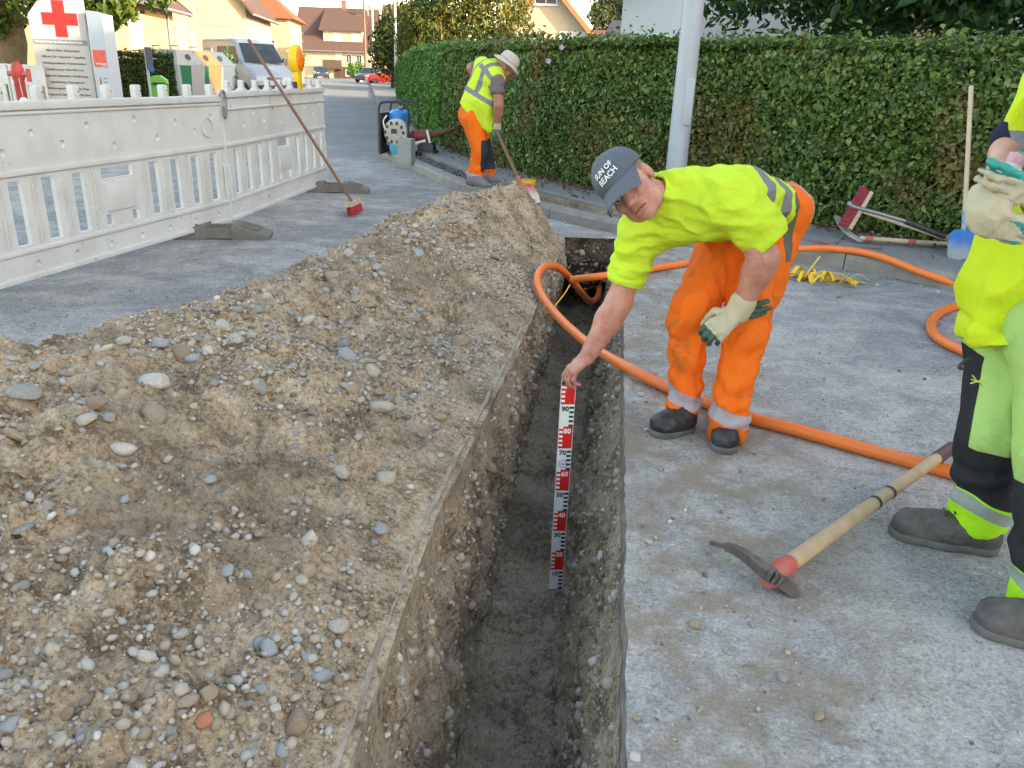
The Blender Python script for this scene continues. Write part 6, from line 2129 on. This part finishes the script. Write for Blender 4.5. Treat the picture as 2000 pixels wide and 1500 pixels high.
# ============================ worker holding the staff
B1 = (0.78, 2.98, 0)
w1 = thing("person", "bending worker in yellow shirt, orange trousers and grey cap holding the staff", "person", B1)
hipR, hipL = at(1415, 478, 3.26), at(1508, 452, 3.22)
knR, knL = at(1345, 622, 3.06), at(1450, 662, 2.96)
anR, anL = at(1332, 792, 3.04), at(1420, 828, 2.91)
pel = at(1478, 440, 3.25); wst = at(1512, 415, 3.23)
nk = at(1312, 385, 2.99)
shR, shL = at(1253, 452, 3.08), at(1425, 392, 2.90)
elR, wrR, knu = at(1208, 592, 3.04), at(1146, 698, 3.0), at(1118, 722, 2.985)
elL, wrL = at(1492, 505, 2.83), at(1448, 598, 2.88)
T1 = (nk - wst).normalized()
S1 = (shL - shR).normalized()
N1 = S1.cross(T1).normalized()
tr = Body()
pel = at(1466, 445, 3.25)
tr.ell(pel, (.148, .135, .145), None, .03)
tr.cap(wst - T1 * .02, pel, .132, .14, .04, (N1, .82))
tr.cap(hipR, knR, .104, .079, .05); tr.cap(knR, anR + V((0, 0, .02)), .073, .062, .03)
tr.cap(hipL, knL, .112, .083, .05); tr.cap(knL, anL + V((0, 0, .02)), .076, .064, .03)
tr.cap(anR + V((0, 0, .06)), anR + V((.01, .01, -.03)), .066, .070, .02); tr.cap(anL + V((0, 0, .06)), anL + V((.01, .01, -.03)), .068, .072, .02)
for a in (anR, anL): tr.cap(a + V((0, -.02, -.06)), a + V((0, 0, .0)), .05, .055, .01, sub=True)


def shin(v, f):
    return np.where(seg_d(v, knR, anR) < seg_d(v, knL, anL), v[:, 2] - anR.z - f * (v[:, 0] - anR.x), v[:, 2] - anL.z - f * (v[:, 0] - anL.x))


def leg_wr(v):
    d = np.minimum(seg_d(v, hipR, anR), seg_d(v, hipL, anL))
    r = .006 * np.sin(v[:, 2] * 62 + 3.5 * fbm(v * 7, 2, 2)) * (np.exp(-((v[:, 2] - .18) / .10) ** 2) + .6 * np.exp(-((v[:, 2] - .48) / .09) ** 2)) 
    return folds(.010, (10, 10, 5), 7)(v) + 1.4 * r


grow("trousers", [(tr, .007)], [M_TROU], w1, leg_wr, {
    'band': lambda v: .029 - np.abs(shin(v, -.32) - .044),
    'belt': lambda v: .022 - np.abs((v - np.array(wst)) @ np.array(T1) - .028) - 10 * (v[:, 2] < .70),
    'seam': lambda v: .008 - np.abs((v - np.array(pel)) @ np.array(V((.35, .93, .1)).normalized()) - .01) - 10 * ((v[:, 0] < pel.x + .03) | (v[:, 2] < .45))})
m = MB()                                                # cargo pocket on the thigh
pc = at(1336, 545, 2.965)
m.box((0, 0, 0), (.075, .022, .10), frame(pc - V(B1), (1, .25, .15), (0, .1, 1)) @ Matrix.Rotation(pi / 2, 4, 'X'), .008)
sh_ = Body()
mid = wst.lerp(nk, .55)
sh_.cap(wst + T1 * .02, wst.lerp(nk, .5), .150, .164, .05, (N1, .78))
sh_.cap(wst.lerp(nk, .45), wst.lerp(nk, .95), .164, .124, .06, (N1, .78))
sh_.cap(shR + S1 * .05, shL - S1 * .06, .098, .11, .06)
sR1, sL1 = at(1226, 540, 3.06), at(1492, 462, 2.85)
sh_.cap(shR, sR1, .088, .075, .05); sh_.cap(shL, sL1, .104, .084, .05)
sh_.cap(nk + T1 * -.03, nk + T1 * .045, .092, .074, .03)
sh_.cut(wst + T1 * .045, -T1)
dR = (sR1 - shR).normalized(); dL = (sL1 - shL).normalized()
for k_ in range(14):                                       # ribbed collar
    a0, a1 = 2 * pi * k_ / 14, 2 * pi * (k_ + 1) / 14
    f_ = lambda q: nk + T1 * .050 + S1 * cos(q) * .074 + N1 * sin(q) * .070
    sh_.cap(f_(a0), f_(a1), .015, None, .008)
shirt = Body(); shirt.p = list(sh_.p)
shirt.cap(sR1 + dR * .015, sR1 + dR * .12, .056, .056, .006, sub=True)
shirt.cap(sL1 + dL * .015, sL1 + dL * .12, .063, .063, .006, sub=True)
shirt.cap(nk + T1 * .045, nk + T1 * .13, .060, .064, .006, sub=True)
# flat ends of sleeves
shirt.p.append((lambda X, Y, Z: np.maximum((X - sR1.x) * dR.x + (Y - sR1.y) * dR.y + (Z - sR1.z) * dR.z - .035, -(.3 - (X - shR.x))) * -1, np.array(sR1) - .14, np.array(sR1 + dR * .12) + .1, 0, 'sub'))
shirt.p.append((lambda X, Y, Z: -np.maximum((X - sL1.x) * dL.x + (Y - sL1.y) * dL.y + (Z - sL1.z) * dL.z - .04, -(.25 - np.sqrt((X - sL1.x) ** 2 + (Y - sL1.y) ** 2 + (Z - sL1.z) ** 2))), np.array(sL1) - .12, np.array(sL1 + dL * .1) + .1, 0, 'sub'))


def ring1(v):
    t = -(v - np.array(nk)) @ np.array(T1)
    r = np.maximum(.024 - np.abs(t - .315), .028 - np.abs(t - .425))
    return np.where(seg_d(v, shL, sL1) < .115, -1, r)


def shirt_wr(v):
    rad = seg_d(v, shR, sR1)
    dr = 1 - np.abs(np.sin(((v - np.array(shR)) @ np.array(dR)) * 55 + 2.5 * fbm(v * 6, 2, 3))) * 1.6
    calm = np.clip(np.minimum(np.abs((v - np.array(sR1)) @ np.array(dR) - .035) + 10 * (rad > .14), np.abs((v - np.array(sL1)) @ np.array(dL) - .04) + 10 * (np.linalg.norm(v - np.array(sL1), axis=1) > .16)) / .035, .0, 1)
    return calm * _shirt_wr(v, rad, dr)


def _shirt_wr(v, rad, dr):
    return folds(.010, (7, 7, 13), 12)(v) + .009 * dr * np.exp(-(rad / .14) ** 2) + .006 * (1 - 2 * np.abs(np.sin((v @ np.array(S1)) * 40 + 3 * fbm(v * 5, 2, 8)))) * np.exp(-(((v - np.array(mid)) @ np.array(N1) + .02) / .1) ** 2) * .6


grow("shirt", [(shirt, .005)], [M_SHIRT], w1, shirt_wr, {'grey': ring1})
# head frame (left, forward, up) from the camera's axes
_p = (CR * -.74 + CU * .65 - FWD * .04).normalized()
_f = CR * -.35 + CU * -.45 - FWD * .82; _f = (_f - _p * _f.dot(_p)).normalized()
_l = _f.cross(_p).normalized()
hc1 = at(1231, 365, 2.90)
HM1 = Matrix.Translation(hc1) @ Matrix((_l, _f, _p)).transposed().to_4x4()
HS = 1.08
HM1 = HM1 @ Matrix.Scale(HS, 4)
_R1 = Matrix((_l, _f, _p)).transposed().to_4x4()
sk = head_shape(Body(), Matrix.Translation(HM1.translation) @ _R1, 1.0, HS)
sk.cap(HM1 @ V((0, -.03, -.05)), nk - T1 * .07, .058, .058, .03)
sk.cap(shR.lerp(sR1, .3), elR, .054, .048, .02); sk.cap(elR, elR.lerp(wrR, .3), .049, .051, .03); sk.cap(elR.lerp(wrR, .3), wrR, .051, .032, .03)
sk.cap(shL.lerp(sL1, .3), elL, .056, .051, .02); sk.cap(elL, elL.lerp(wrL, .3), .051, .050, .03); sk.cap(elL.lerp(wrL, .3), wrL, .050, .034, .03)
hand = Body()
hd_ = (knu - wrR).normalized()
hand.cap(wrR.lerp(elR, .12), wrR, .036, .031, .02)
fingers(hand, wrR - hd_ * .006, hd_, V((.62, .25, -.75)), .62, .98, thumb=-1, curls=(.52, .62, .66, .7), tcurl=.35)
_h = lambda x, y, z: HM1 @ V((x, y, z))


def lip1(v):
    d = np.minimum(seg_d(v, _h(-.029, .091, -.0735), _h(0, .099, -.0685)), seg_d(v, _h(.029, .091, -.0735), _h(0, .099, -.0685)))
    return np.maximum(.0036 - d, np.maximum(.0042 - seg_d(v, _h(.012, .097, .019), _h(.046, .084, .017)), .0042 - seg_d(v, _h(-.012, .097, .019), _h(-.046, .084, .017))))


body1 = grow("body", [(sk, .0036), (hand, .0027)], [M_SKIN1], w1, folds(.0008, (40, 40, 40), 3), {'lip': lip1})
eyes(HM1, w1, B1)
# hair at the temples and neck
hb = Body(); Rm = [tuple(v) for v in (_l, _f, _p)]
hb.ell(HM1 @ V((0, -.014, .030)), (.0785 * HS, .100 * HS, .095 * HS), Rm, .01)
hb.cut(HM1 @ V((0, .028, 0)), _f); hb.cut(HM1 @ V((0, 0, -.015)), -_p)
grow("hair", [(hb, .004)], [M_HAIR], w1)
cb = Body(); cb.ell(HM1 @ V((0, -.008, .050)), (.089 * HS, .112 * HS, .094 * HS), Rm, .01); cb.cut(HM1 @ V((0, 0, .040)), (-_p + _f * .0))
def cap_wr(v):
    q = (v - np.array(HM1 @ V((0, -.008, .05))))
    a = np.arctan2(q @ np.array(_l), q @ np.array(_f))
    return -.0022 * np.exp(-(np.sin(a * 3 + pi / 2) / .10) ** 2) + .003 * fbm(v * 14, 2, 6)
capo = grow("cap", [(cb, .004)], [M_CAP], w1, cap_wr)
m = MB()
rows = {}
for sgn, off in ((1, 0), (0, -.004)):
    for i in range(19):
        u = -1 + i / 9
        for j in range(9):
            vv = j / 8
            a = u * 1.10
            x = .088 * sin(a) * (1 - .06 * vv); y = -.008 + .110 * cos(a)
            x += 0; y += vv * (.108 * (1 - .30 * u * u * u * u) + .0)
            z = .046 - .030 * vv - .026 * u * u * (.35 + .65 * vv) + off - .010 * vv * vv
            rows[(sgn, i, j)] = m.bm.verts.new(HM1 @ V((x, y, z)) - V(B1))
for i in range(18):
    for j in range(8):
        m.bm.faces.new([rows[(1, *q)] for q in ((i, j), (i + 1, j), (i + 1, j + 1), (i, j + 1))])
        m.bm.faces.new([rows[(0, *q)] for q in ((i, j + 1), (i + 1, j + 1), (i + 1, j), (i, j))])
for i in range(18): m.bm.faces.new([rows[q] for q in ((1, i, 8), (1, i + 1, 8), (0, i + 1, 8), (0, i, 8))])
for i in (0, 18):
    for j in range(8): m.bm.faces.new([rows[q] for q in ((1, i, j), (1, i, j + 1), (0, i, j + 1), (0, i, j))])
m.build("brim", M_CAP, capo, True)
m = MB(); b_ = HM1 @ V((0, -.008, .141)) - V(B1); m.lathe([(.0001, -.003), (.009, -.002), (.006, .003), (.0001, .005)], 12, Matrix.Translation(b_) @ Matrix((_l, _f, _p)).transposed().to_4x4()); m.build("button", M_CAP, capo, True)


def cap_text(s, y0, size):
    o = text_mesh("lettering", s, size, Matrix.Identity(4), M_WHT, capo, .0005, bold=.0006)
    for v in o.data.vertices:
        a, e = -v.co.x / .100 - .12, (v.co.y + y0) / .098
        d = V((sin(a) * cos(e) * .0885, cos(a) * cos(e) * .1135, sin(e) * .0915))
        v.co = HM1 @ (V((0, -.008, .050)) + d * (1.035 + v.co.z)) - V(B1)


cap_text("SUN OF", .054, .028); cap_text("BEACH", .026, .028)
# gloved left hand on the knee
gl = Body()
gd = V((-.45, -.35, -.80)).normalized()
gl.cap(wrL.lerp(elL, .10), wrL + gd * .02, .047, .046, .02)
gd2 = at(1412, 636, 2.84) - at(1452, 606, 2.88)
fingers(gl, wrL + gd * .030, gd2, V((.1, .75, -.65)), .5, 1.12, thumb=-1, curls=(.85, .8, .75, .7), r0=.0105)
glo = grow("glove", [(gl, .0034)], [M_GLOVE, M_GLOVEG], w1, folds(.002, (25, 25, 25), 5), midx=lambda c: ((c - np.array(wrL)) @ np.array(gd2.normalized()) > .15).astype(int))
fg = Body()
for i, (x, y) in enumerate(((1499, 588), (1503, 602), (1494, 610))):
    a, b = at(1462 + i * 3, 600 + i * 9, 2.90), at(x, y, 2.90 + .01 * i)
    fg.cap(a, a.lerp(b, .6), .0115, .011, .004); fg.cap(a.lerp(b, .6), b, .011, .009, .004)
grow("glove_fingers", [(fg, .003)], [M_GLOVEG], glo)
boot(w1, gp(1352, 838), gp(1272, 852), anR + V((0, 0, -.01)), B1, M_SHOE, "shoe")
boot(w1, gp(1420, 806), gp(1412, 888), anL + V((0, 0, -.01)), B1, M_SHOE, "shoe")

# ============================ worker with the shovel by the hedge
B2 = gp(930, 372, .12)
w2 = thing("person", "worker in a yellow vest, orange trousers and pale sun hat shovelling at the hedge", "person", B2)
A = at
pel2, bel2, ch2, nk2 = A(925, 222, 9.36), A(938, 192, 9.36), A(952, 150, 9.36), A(972, 128, 9.36)
kR2, aR2, kL2, aL2 = A(938, 292, 9.22), A(926, 352, 9.22), A(946, 295, 9.50), A(952, 342, 9.50)
hR2, hL2 = A(922, 232, 9.25), A(932, 230, 9.48)
sR2, eR2, wR2 = A(972, 160, 9.14), A(974, 206, 9.08), A(971, 246, 9.13)
sL2, eL2, wL2 = A(938, 128, 9.58), A(921, 133, 9.70), A(968, 215, 9.50)
tb2 = Body()
tb2.ell(pel2 + V((0, 0, -.04)), (.155, .165, .15), None, .04); tb2.cap(pel2, pel2.lerp(bel2, .6), .15, .14, .05)
tb2.cap(hR2, kR2, .112, .095, .04); tb2.cap(kR2, aR2, .092, .078, .03); tb2.cap(hL2, kL2, .11, .092, .04); tb2.cap(kL2, aL2, .09, .075, .03)
for a in (aR2, aL2): tb2.cap(a + V((0, 0, .07)), a + V((.01, 0, .045)), .076, .08, .02)
grow("trousers", [(tb2, .011)], [cloth("orange_trousers_navy", ORG, (('navy', (0.035, 0.037, 0.06)), ('band', (0.45, 0.40, 0.42))), dirt=((0.45, 0.13, 0.03), .4))], w2, lambda v: folds(.010, (8, 8, 5), 3)(v) + .008 * np.sin(v[:, 2] * 60 + 4 * fbm(v * 6, 2, 1)) * np.exp(-((v[:, 2] - .28) / .12) ** 2), {
    'band': lambda v: .030 - np.abs(v[:, 2] - (aR2.z + .045) + .25 * (v[:, 0] - aR2.x)),
    'navy': lambda v: np.minimum(.17 - np.abs(v[:, 2] - (aR2.z + .27)), v[:, 0] - kR2.x - .012)})
T2 = (nk2 - pel2).normalized()
S2 = (sR2 - sL2); S2 = (S2 - T2 * S2.dot(T2)).normalized()
N2 = T2.cross(S2).normalized()
vb = Body()
vb.cap(bel2, ch2, .185, .185, .05, (N2, .88)); vb.cap(ch2, nk2 - T2 * .04, .175, .10, .05, (N2, .8))
vb.cap(pel2 - T2 * .04, bel2, .195, .19, .05)
vb.cap(sR2 - S2 * .05, sL2 + S2 * .05, .10, .10, .05)
vb.cap(A(950, 200, 9.22), A(955, 246, 9.22), .12, .085, .06)
hemn = V((A(893, 197, 9.3) - A(958, 264, 9.3))).cross(V((0, 1, 0))).normalized()
if hemn.z > 0: hemn = -hemn
vb.cut(A(926, 230, 9.3), hemn)
vb.cap(sR2 + S2 * .02, sR2 + S2 * .15 + V((0, 0, -.02)), .082, .088, .01, sub=True)
vb.cap(sL2 - S2 * .02, sL2 - S2 * .15, .082, .088, .01, sub=True)


def vest2(v):
    q = v - np.array(pel2)
    t, s, n = q @ np.array(T2), q @ np.array(S2), q @ np.array(N2)
    ring = .026 - np.abs(t - .20)
    strap = np.where(t > .2, np.maximum(.026 - np.abs(s - .11 + .10 * np.clip(t - .25, 0, 1)), .026 - np.abs(s + .09 - .10 * np.clip(t - .25, 0, 1))), -1)
    ring2 = np.where(s > -.02, .024 - np.abs(t - .46 + .25 * (s - .1)), -1)
    return np.maximum(np.maximum(ring, strap), ring2)


grow("vest", [(vb, .0095)], [cloth("hi_vis_vest", HIVIS, (('grey', REFL),))], w2, folds(.009, (6, 6, 6), 22), {'grey': vest2})
lh = V((.80, .12, -.58)); lh.normalize()
fw = lh; up2 = V((.55, .1, .83)); up2 = (up2 - fw * up2.dot(fw)).normalized(); lf = fw.cross(up2).normalized()
hc2 = A(988, 131, 9.34)
HM2 = Matrix.Translation(hc2) @ Matrix((lf, fw, up2)).transposed().to_4x4()
sb = head_shape(Body(), HM2)
sb.cap(HM2 @ V((0, -.03, -.05)), nk2 - T2 * .06, .062, .075, .03)
sb.cap(sR2.lerp(eR2, .2), eR2, .062, .055, .02); sb.cap(eR2, eR2.lerp(wR2, .35), .056, .055, .02); sb.cap(eR2.lerp(wR2, .35), wR2, .055, .038, .02)
sb.cap(sL2, eL2, .062, .055, .02); sb.cap(eL2, wL2, .054, .038, .02)
grow("body", [(sb, .0065)], [M_SKIN2], w2, None, {'lip': lambda v: v[:, 0] * 0 - 1})
eyes(HM2, w2, B2)
sv = Body(); sv.cap(sR2 - S2 * .06, sR2.lerp(eR2, .42), .088, .074, .03); sv.cap(sL2 + S2 * .06, sL2.lerp(eL2, .25), .085, .075, .03)
sv.cap(sR2.lerp(eR2, .42), sR2.lerp(eR2, .6), .062, .062, .003, sub=True)
sv.cap(sR2, sL2, .075, .075, .03)
grow("t_shirt", [(sv, .009)], [cloth("mauve_grey_shirt", (0.16, 0.125, 0.145))], w2, folds(.006, (10, 10, 10), 2))
m = MB()                                                # sun hat with a drooping brim
HL = Matrix.Translation(-V(B2)) @ HM2
prof = [(.156, .012), (.146, .030), (.124, .046), (.104, .054), (.101, .08), (.097, .12), (.078, .15), (.04, .162), (.0001, .164)]
n = 32; rings = []
for (r, z) in prof:
    rings.append([HL @ V((r * .95 * cos(2 * pi * k / n), -.008 + r * 1.1 * sin(2 * pi * k / n), z + (.016 * sin(4 * pi * k / n + .6) - .012 * sin(2 * pi * k / n)) * max(r - .1, 0) / .075)) for k in range(n)])
m.loft(rings[::-1])
ho = m.build("sun_hat", mat("pale_hat_cloth", (0.50, 0.47, 0.44), .9, (12, (0.42, 0.39, 0.36), .6), (120, .3, .002)), w2, True)
m = MB(); m.tube([HL @ V((.097 * cos(a), -.008 + .112 * sin(a), .064)) for a in np.linspace(0, 2 * pi, 33)], .006, 6, cap=False); m.build("hat_band", mat("hat_band", (0.36, 0.33, 0.31), .9), ho, True)
shtip, shtop = A(1037, 402, 8.32), None
hgrip = A(969, 254, 9.10)
shovel("shovel with red worn blade in the hands of the worker by the hedge", shtip, hgrip + (hgrip - shtip).normalized() * .32, .27, .235, M_BLADR, M_WOODB, (-.2, -1, .35), M_REDP)
gdir = (wR2 - eR2).normalized()
gb_ = Body(); gb_.cap(wR2 - gdir * .03, wR2 + gdir * .02, .043, .043, .02)
fingers(gb_, wR2 + gdir * .01, (hgrip - wR2 + V((0, 0, -.05))), V((-.2, .9, .1)), .85, 1.1, thumb=1, r0=.011)
grow("glove", [(gb_, .0055)], [M_GLOVE, mat("green_rubber", (0.04, 0.17, 0.11), .6)], w2, None, midx=lambda c: ((c - np.array(wR2)) @ np.array(gdir) > .03).astype(int))
gb2 = Body(); hl2 = hgrip + (hgrip - shtip).normalized() * .22
fingers(gb2, wL2, hl2 - wL2, V((.2, -.9, .1)), .8, 1.1, thumb=1, r0=.011); gb2.cap(wL2 - V((0, 0, -.03)), wL2, .04, .043, .02)
grow("glove", [(gb2, .0055)], [M_GLOVE], w2)
boot(w2, A(912, 360, 9.22), A(962, 376, 9.05), aR2, B2, mat("grey_work_boot", (0.19, 0.19, 0.195), .8, (14, (0.13, 0.13, 0.135), .7)), "boot", .006, .052)
boot(w2, A(930, 352, 9.52), A(978, 366, 9.40), aL2, B2, bpy.data.materials["grey_work_boot"], "boot", .006, .052)

# ============================ worker at the right edge
B3 = gp(1905, 1075)
w3 = thing("person", "standing worker in yellow green work wear cut off by the right edge", "person", B3)
an3, kn3, hp3 = A(1912, 1010, 2.20), A(1932, 850, 2.18), A(1985, 640, 2.32)
an3b, kn3b, hp3b = A(2035, 1180, 1.84), A(2060, 900, 1.95), A(2075, 640, 2.12)
bl3, ch3 = A(2012, 560, 2.28), A(2128, 230, 2.26)
t3 = Body()
t3.cap(hp3, kn3, .115, .092, .05); t3.cap(kn3, an3, .090, .076, .03); t3.cap(hp3b, kn3b, .115, .09, .05); t3.cap(kn3b, an3b, .088, .075, .03)
t3.cap(hp3, hp3b, .135, .135, .05); t3.cap(an3 + V((0, 0, .05)), an3 + V((-.005, 0, -.015)), .075, .082, .02); t3.cap(an3b + V((0, 0, .05)), an3b + V((0, 0, -.02)), .075, .082, .02)
LIME, BLK = (0.38, 0.57, 0.17), (0.022, 0.024, 0.028)
zb = lambda py, y=2.2: A(1920, py, y).z


def near3(v): return seg_d(v, hp3, an3) < seg_d(v, hp3b, an3b)


def low3(v): return np.where(near3(v), v[:, 2] - an3.z, v[:, 2] - an3b.z)


def blk3(v):
    q0, q1 = A(1890, 872, 2.14), A(1919, 715, 2.15)
    pn = (q1 - q0).cross(q0 - V((0, .0, CAMH))).normalized()
    if pn.x < 0: pn = -pn
    side = (v - np.array(q0)) @ np.array(pn)
    lower = np.minimum(q0.z - .0 - .03 * side - v[:, 2], low3(v) - .075 + .3 * (v[:, 0] - an3.x))
    pocket = np.minimum(np.minimum(q1.z - v[:, 2] - .25 * side, v[:, 2] - q0.z + .03), -side) - 10 * (~near3(v))
    return np.maximum(lower, pocket)


tro3 = grow("trousers", [(t3, .0065)], [cloth("lime_black_trousers", LIME, (('black', BLK), ('hem', (0.40, 0.78, 0.02)), ('band', (0.30, 0.34, 0.31))), dirt=((0.24, 0.36, 0.12), .5))], w3, lambda v: folds(.007, (8, 8, 5), 9)(v) + .009 * np.sin(low3(v) * 55 + 4 * fbm(v * 6, 2, 3)) * np.exp(-((low3(v) - .13) / .08) ** 2), {
    'black': blk3, 'hem': lambda v: .075 - low3(v) - .35 * (v[:, 0] - an3.x) * 1.0, 'band': lambda v: .021 - np.abs(low3(v) - .045 + .40 * (v[:, 0] - an3.x))})
m = MB()
kb = A(1897, 742, 2.085) - V(B3)
for k in range(3): band(m, spline([kb + V((.0, 0, .012 - .012 * k)), kb + V((.018, -.004, -.004)), kb + V((.036, 0, .010 - .014 * k))], 4), .007)
m.build("pocket_tie", mat("lime_webbing", (0.42, 0.55, 0.12), .7), tro3)
m = MB(); q = A(1884, 705, 2.2) - V(B3); m.tube(spline([q + V((.02, 0, .01)), q, q + V((-.012, 0, -.02)), q + V((0, 0, -.025))], 4), .005, 6); m.build("cord", M_BLACK, tro3, True)
j3 = Body()
j3.cap(A(1995, 622, 2.26), A(2005, 560, 2.26), .158, .150, .05); j3.cap(A(2005, 560, 2.26), A(2035, 470, 2.28), .150, .14, .05)
j3.cap(A(2040, 480, 2.28), ch3, .150, .175, .06); j3.ell(A(1950, 640, 2.2), (.075, .075, .045), None, .05)
j3.cap(A(1990, 655, 2.22), A(2080, 640, 2.2), .135, .15, .04)
j3.cap(A(2122, 140, 2.34), A(2140, 140, 2.12), .09, .09, .06)
j3.cut(A(1950, 664, 2.2), (.12, 0, -1))
ax3 = np.array((ch3 - bl3).normalized())
grow("jacket", [(j3, .0065)], [cloth("hi_vis_jacket", (0.56, 0.70, 0.02), (('grey', REFL),), .75)], w3, lambda v: folds(.020, (8, 8, 4), 31)(v) - .010 * np.exp(-((v[:, 2] - zb(630)) / .012) ** 2), {
    'grey': lambda v: .036 - np.abs(v[:, 2] - A(1990, 287, 2.15).z)})
s3, e3, r3 = A(2050, 215, 2.44), A(1940, 392, 2.10), A(1945, 412, 2.04)
b3 = Body()
b3.cap(s3, A(1972, 300, 2.30), .052, .046, .02); b3.cap(A(1972, 300, 2.30), e3, .046, .038, .03); b3.cap(e3, r3, .036, .032, .02)
b3.cap(ch3, A(2118, 70, 2.28), .12, .07, .03)
b3.cap(A(2150, 200, 2.06), A(2165, 400, 1.98), .055, .048, .02); b3.cap(A(2165, 400, 1.98), A(2085, 388, 1.97), .046, .036, .02)
hm = Matrix.Translation(A(2110, -62, 2.26)) @ Matrix((V((0, -1, 0)), V((-1, 0, -.25)).normalized(), V((-.25, 0, 1)).normalized())).transposed().to_4x4()
head_shape(b3, hm); b3.cap(hm @ V((0, -.02, -.06)), A(2118, 70, 2.28), .06, .066, .03)
grow("body", [(b3, .0055)], [M_SKIN3], w3, None, {'lip': lambda v: v[:, 0] * 0 - 1})
eyes(hm, w3, B3)
hb3 = Body(); hR = [tuple(hm.to_3x3().col[i]) for i in range(3)]
hb3.ell(hm @ V((0, -.018, .042)), (.081, .100, .100), hR, .01); hb3.cut(hm @ V((0, .05, 0)), hm.to_3x3().col[1]); grow("hair", [(hb3, .006)], [M_HAIR], w3)
n3 = Body(); n3.cap(s3, A(1984, 274, 2.32), .078, .062, .03); n3.cap(A(1966, 305, 2.29), A(1945, 345, 2.25), .052, .052, .004, sub=True)
n3b = Body(); n3b.cap(A(2146, 165, 2.10), A(2157, 290, 2.03), .078, .068, .03); n3.cut(A(1966, 296, 2.29), (A(1962, 306, 2.28) - s3).normalized())
grow("t_shirt", [(n3, .006), (n3b, .007)], [cloth("navy_shirt", (0.015, 0.018, 0.045))], w3, folds(.005, (10, 10, 10), 4))
# two gloved hands round a small meter
g1 = Body()
c1 = A(1922, 425, 2.0)
g1.cap(A(1930, 388, 2.04), A(1930, 418, 2.0), .046, .050, .02)
fingers(g1, A(1912, 434, 1.985), V((1, -.05, -.12)), V((.05, .95, .25)), .35, .98, thumb=1, curls=(.14, .14, .16, .2), r0=.0100, spread=.04, tcurl=.1)
grow("glove", [(g1, .0028)], [M_GLOVE, M_TEAL], w3, folds(.003, (22, 22, 22), 8), midx=lambda c: ((np.abs(fbm(c * np.array([6, 6, 60]), 1, 4)) < .10) & (c[:, 0] > A(1962, 440, 1.98).x)).astype(int))
g2 = Body()
fingers(g2, A(2056, 376, 1.975), V((-1, -.10, .10)), V((.1, .9, .3)), .3, 1.05, thumb=-1, curls=(.32, .34, .36, .4), r0=.0102, spread=.05)
g2.cap(A(2082, 398, 2.02), A(2037, 390, 1.99), .048, .046, .02)
w0 = A(2035, 405, 1.99)
grow("glove", [(g2, .0028)], [M_GLOVE, M_TEAL], w3, folds(.003, (22, 22, 22), 9), midx=lambda c: (c[:, 2] > A(1975, 347, 1.96).z - .25 * (c[:, 0] - A(1975, 347, 1.96).x)).astype(int))
bt3 = mat("dusty_brown_boot", (0.05, 0.043, 0.039), .75, (14, (0.15, 0.135, 0.125), .75, .18), (50, .5, .003))
boot(w3, gp(1948, 1080), gp(1738, 1040), an3, B3, bt3, "boot", .0042, .052)
boot(w3, gp(2085, 1265), gp(1898, 1222), an3b, B3, bt3, "boot", .0042, .052)
# meter held by the gloves
md = A(1972, 338, 1.985)
t = thing("meter", "small pale handheld device gripped in the right worker's gloves", "device", md)
Mm = frame((0, 0, 0), (1, .2, -.35), (.25, .1, 1))
MB().box((0, 0, 0), (.036, .09, .022), Mm, .005).build("body", mat("device_grey", (0.42, 0.42, 0.42), .4), t, True)
MB().box((.0, .034, .0), (.038, .026, .024), Mm, .005).build("cap", mat("device_pink", (0.48, 0.26, 0.30), .4), t, True)
MB().box((.012, -.01, .0115), (.010, .05, .003), Mm).build("window", M_WHT, t)
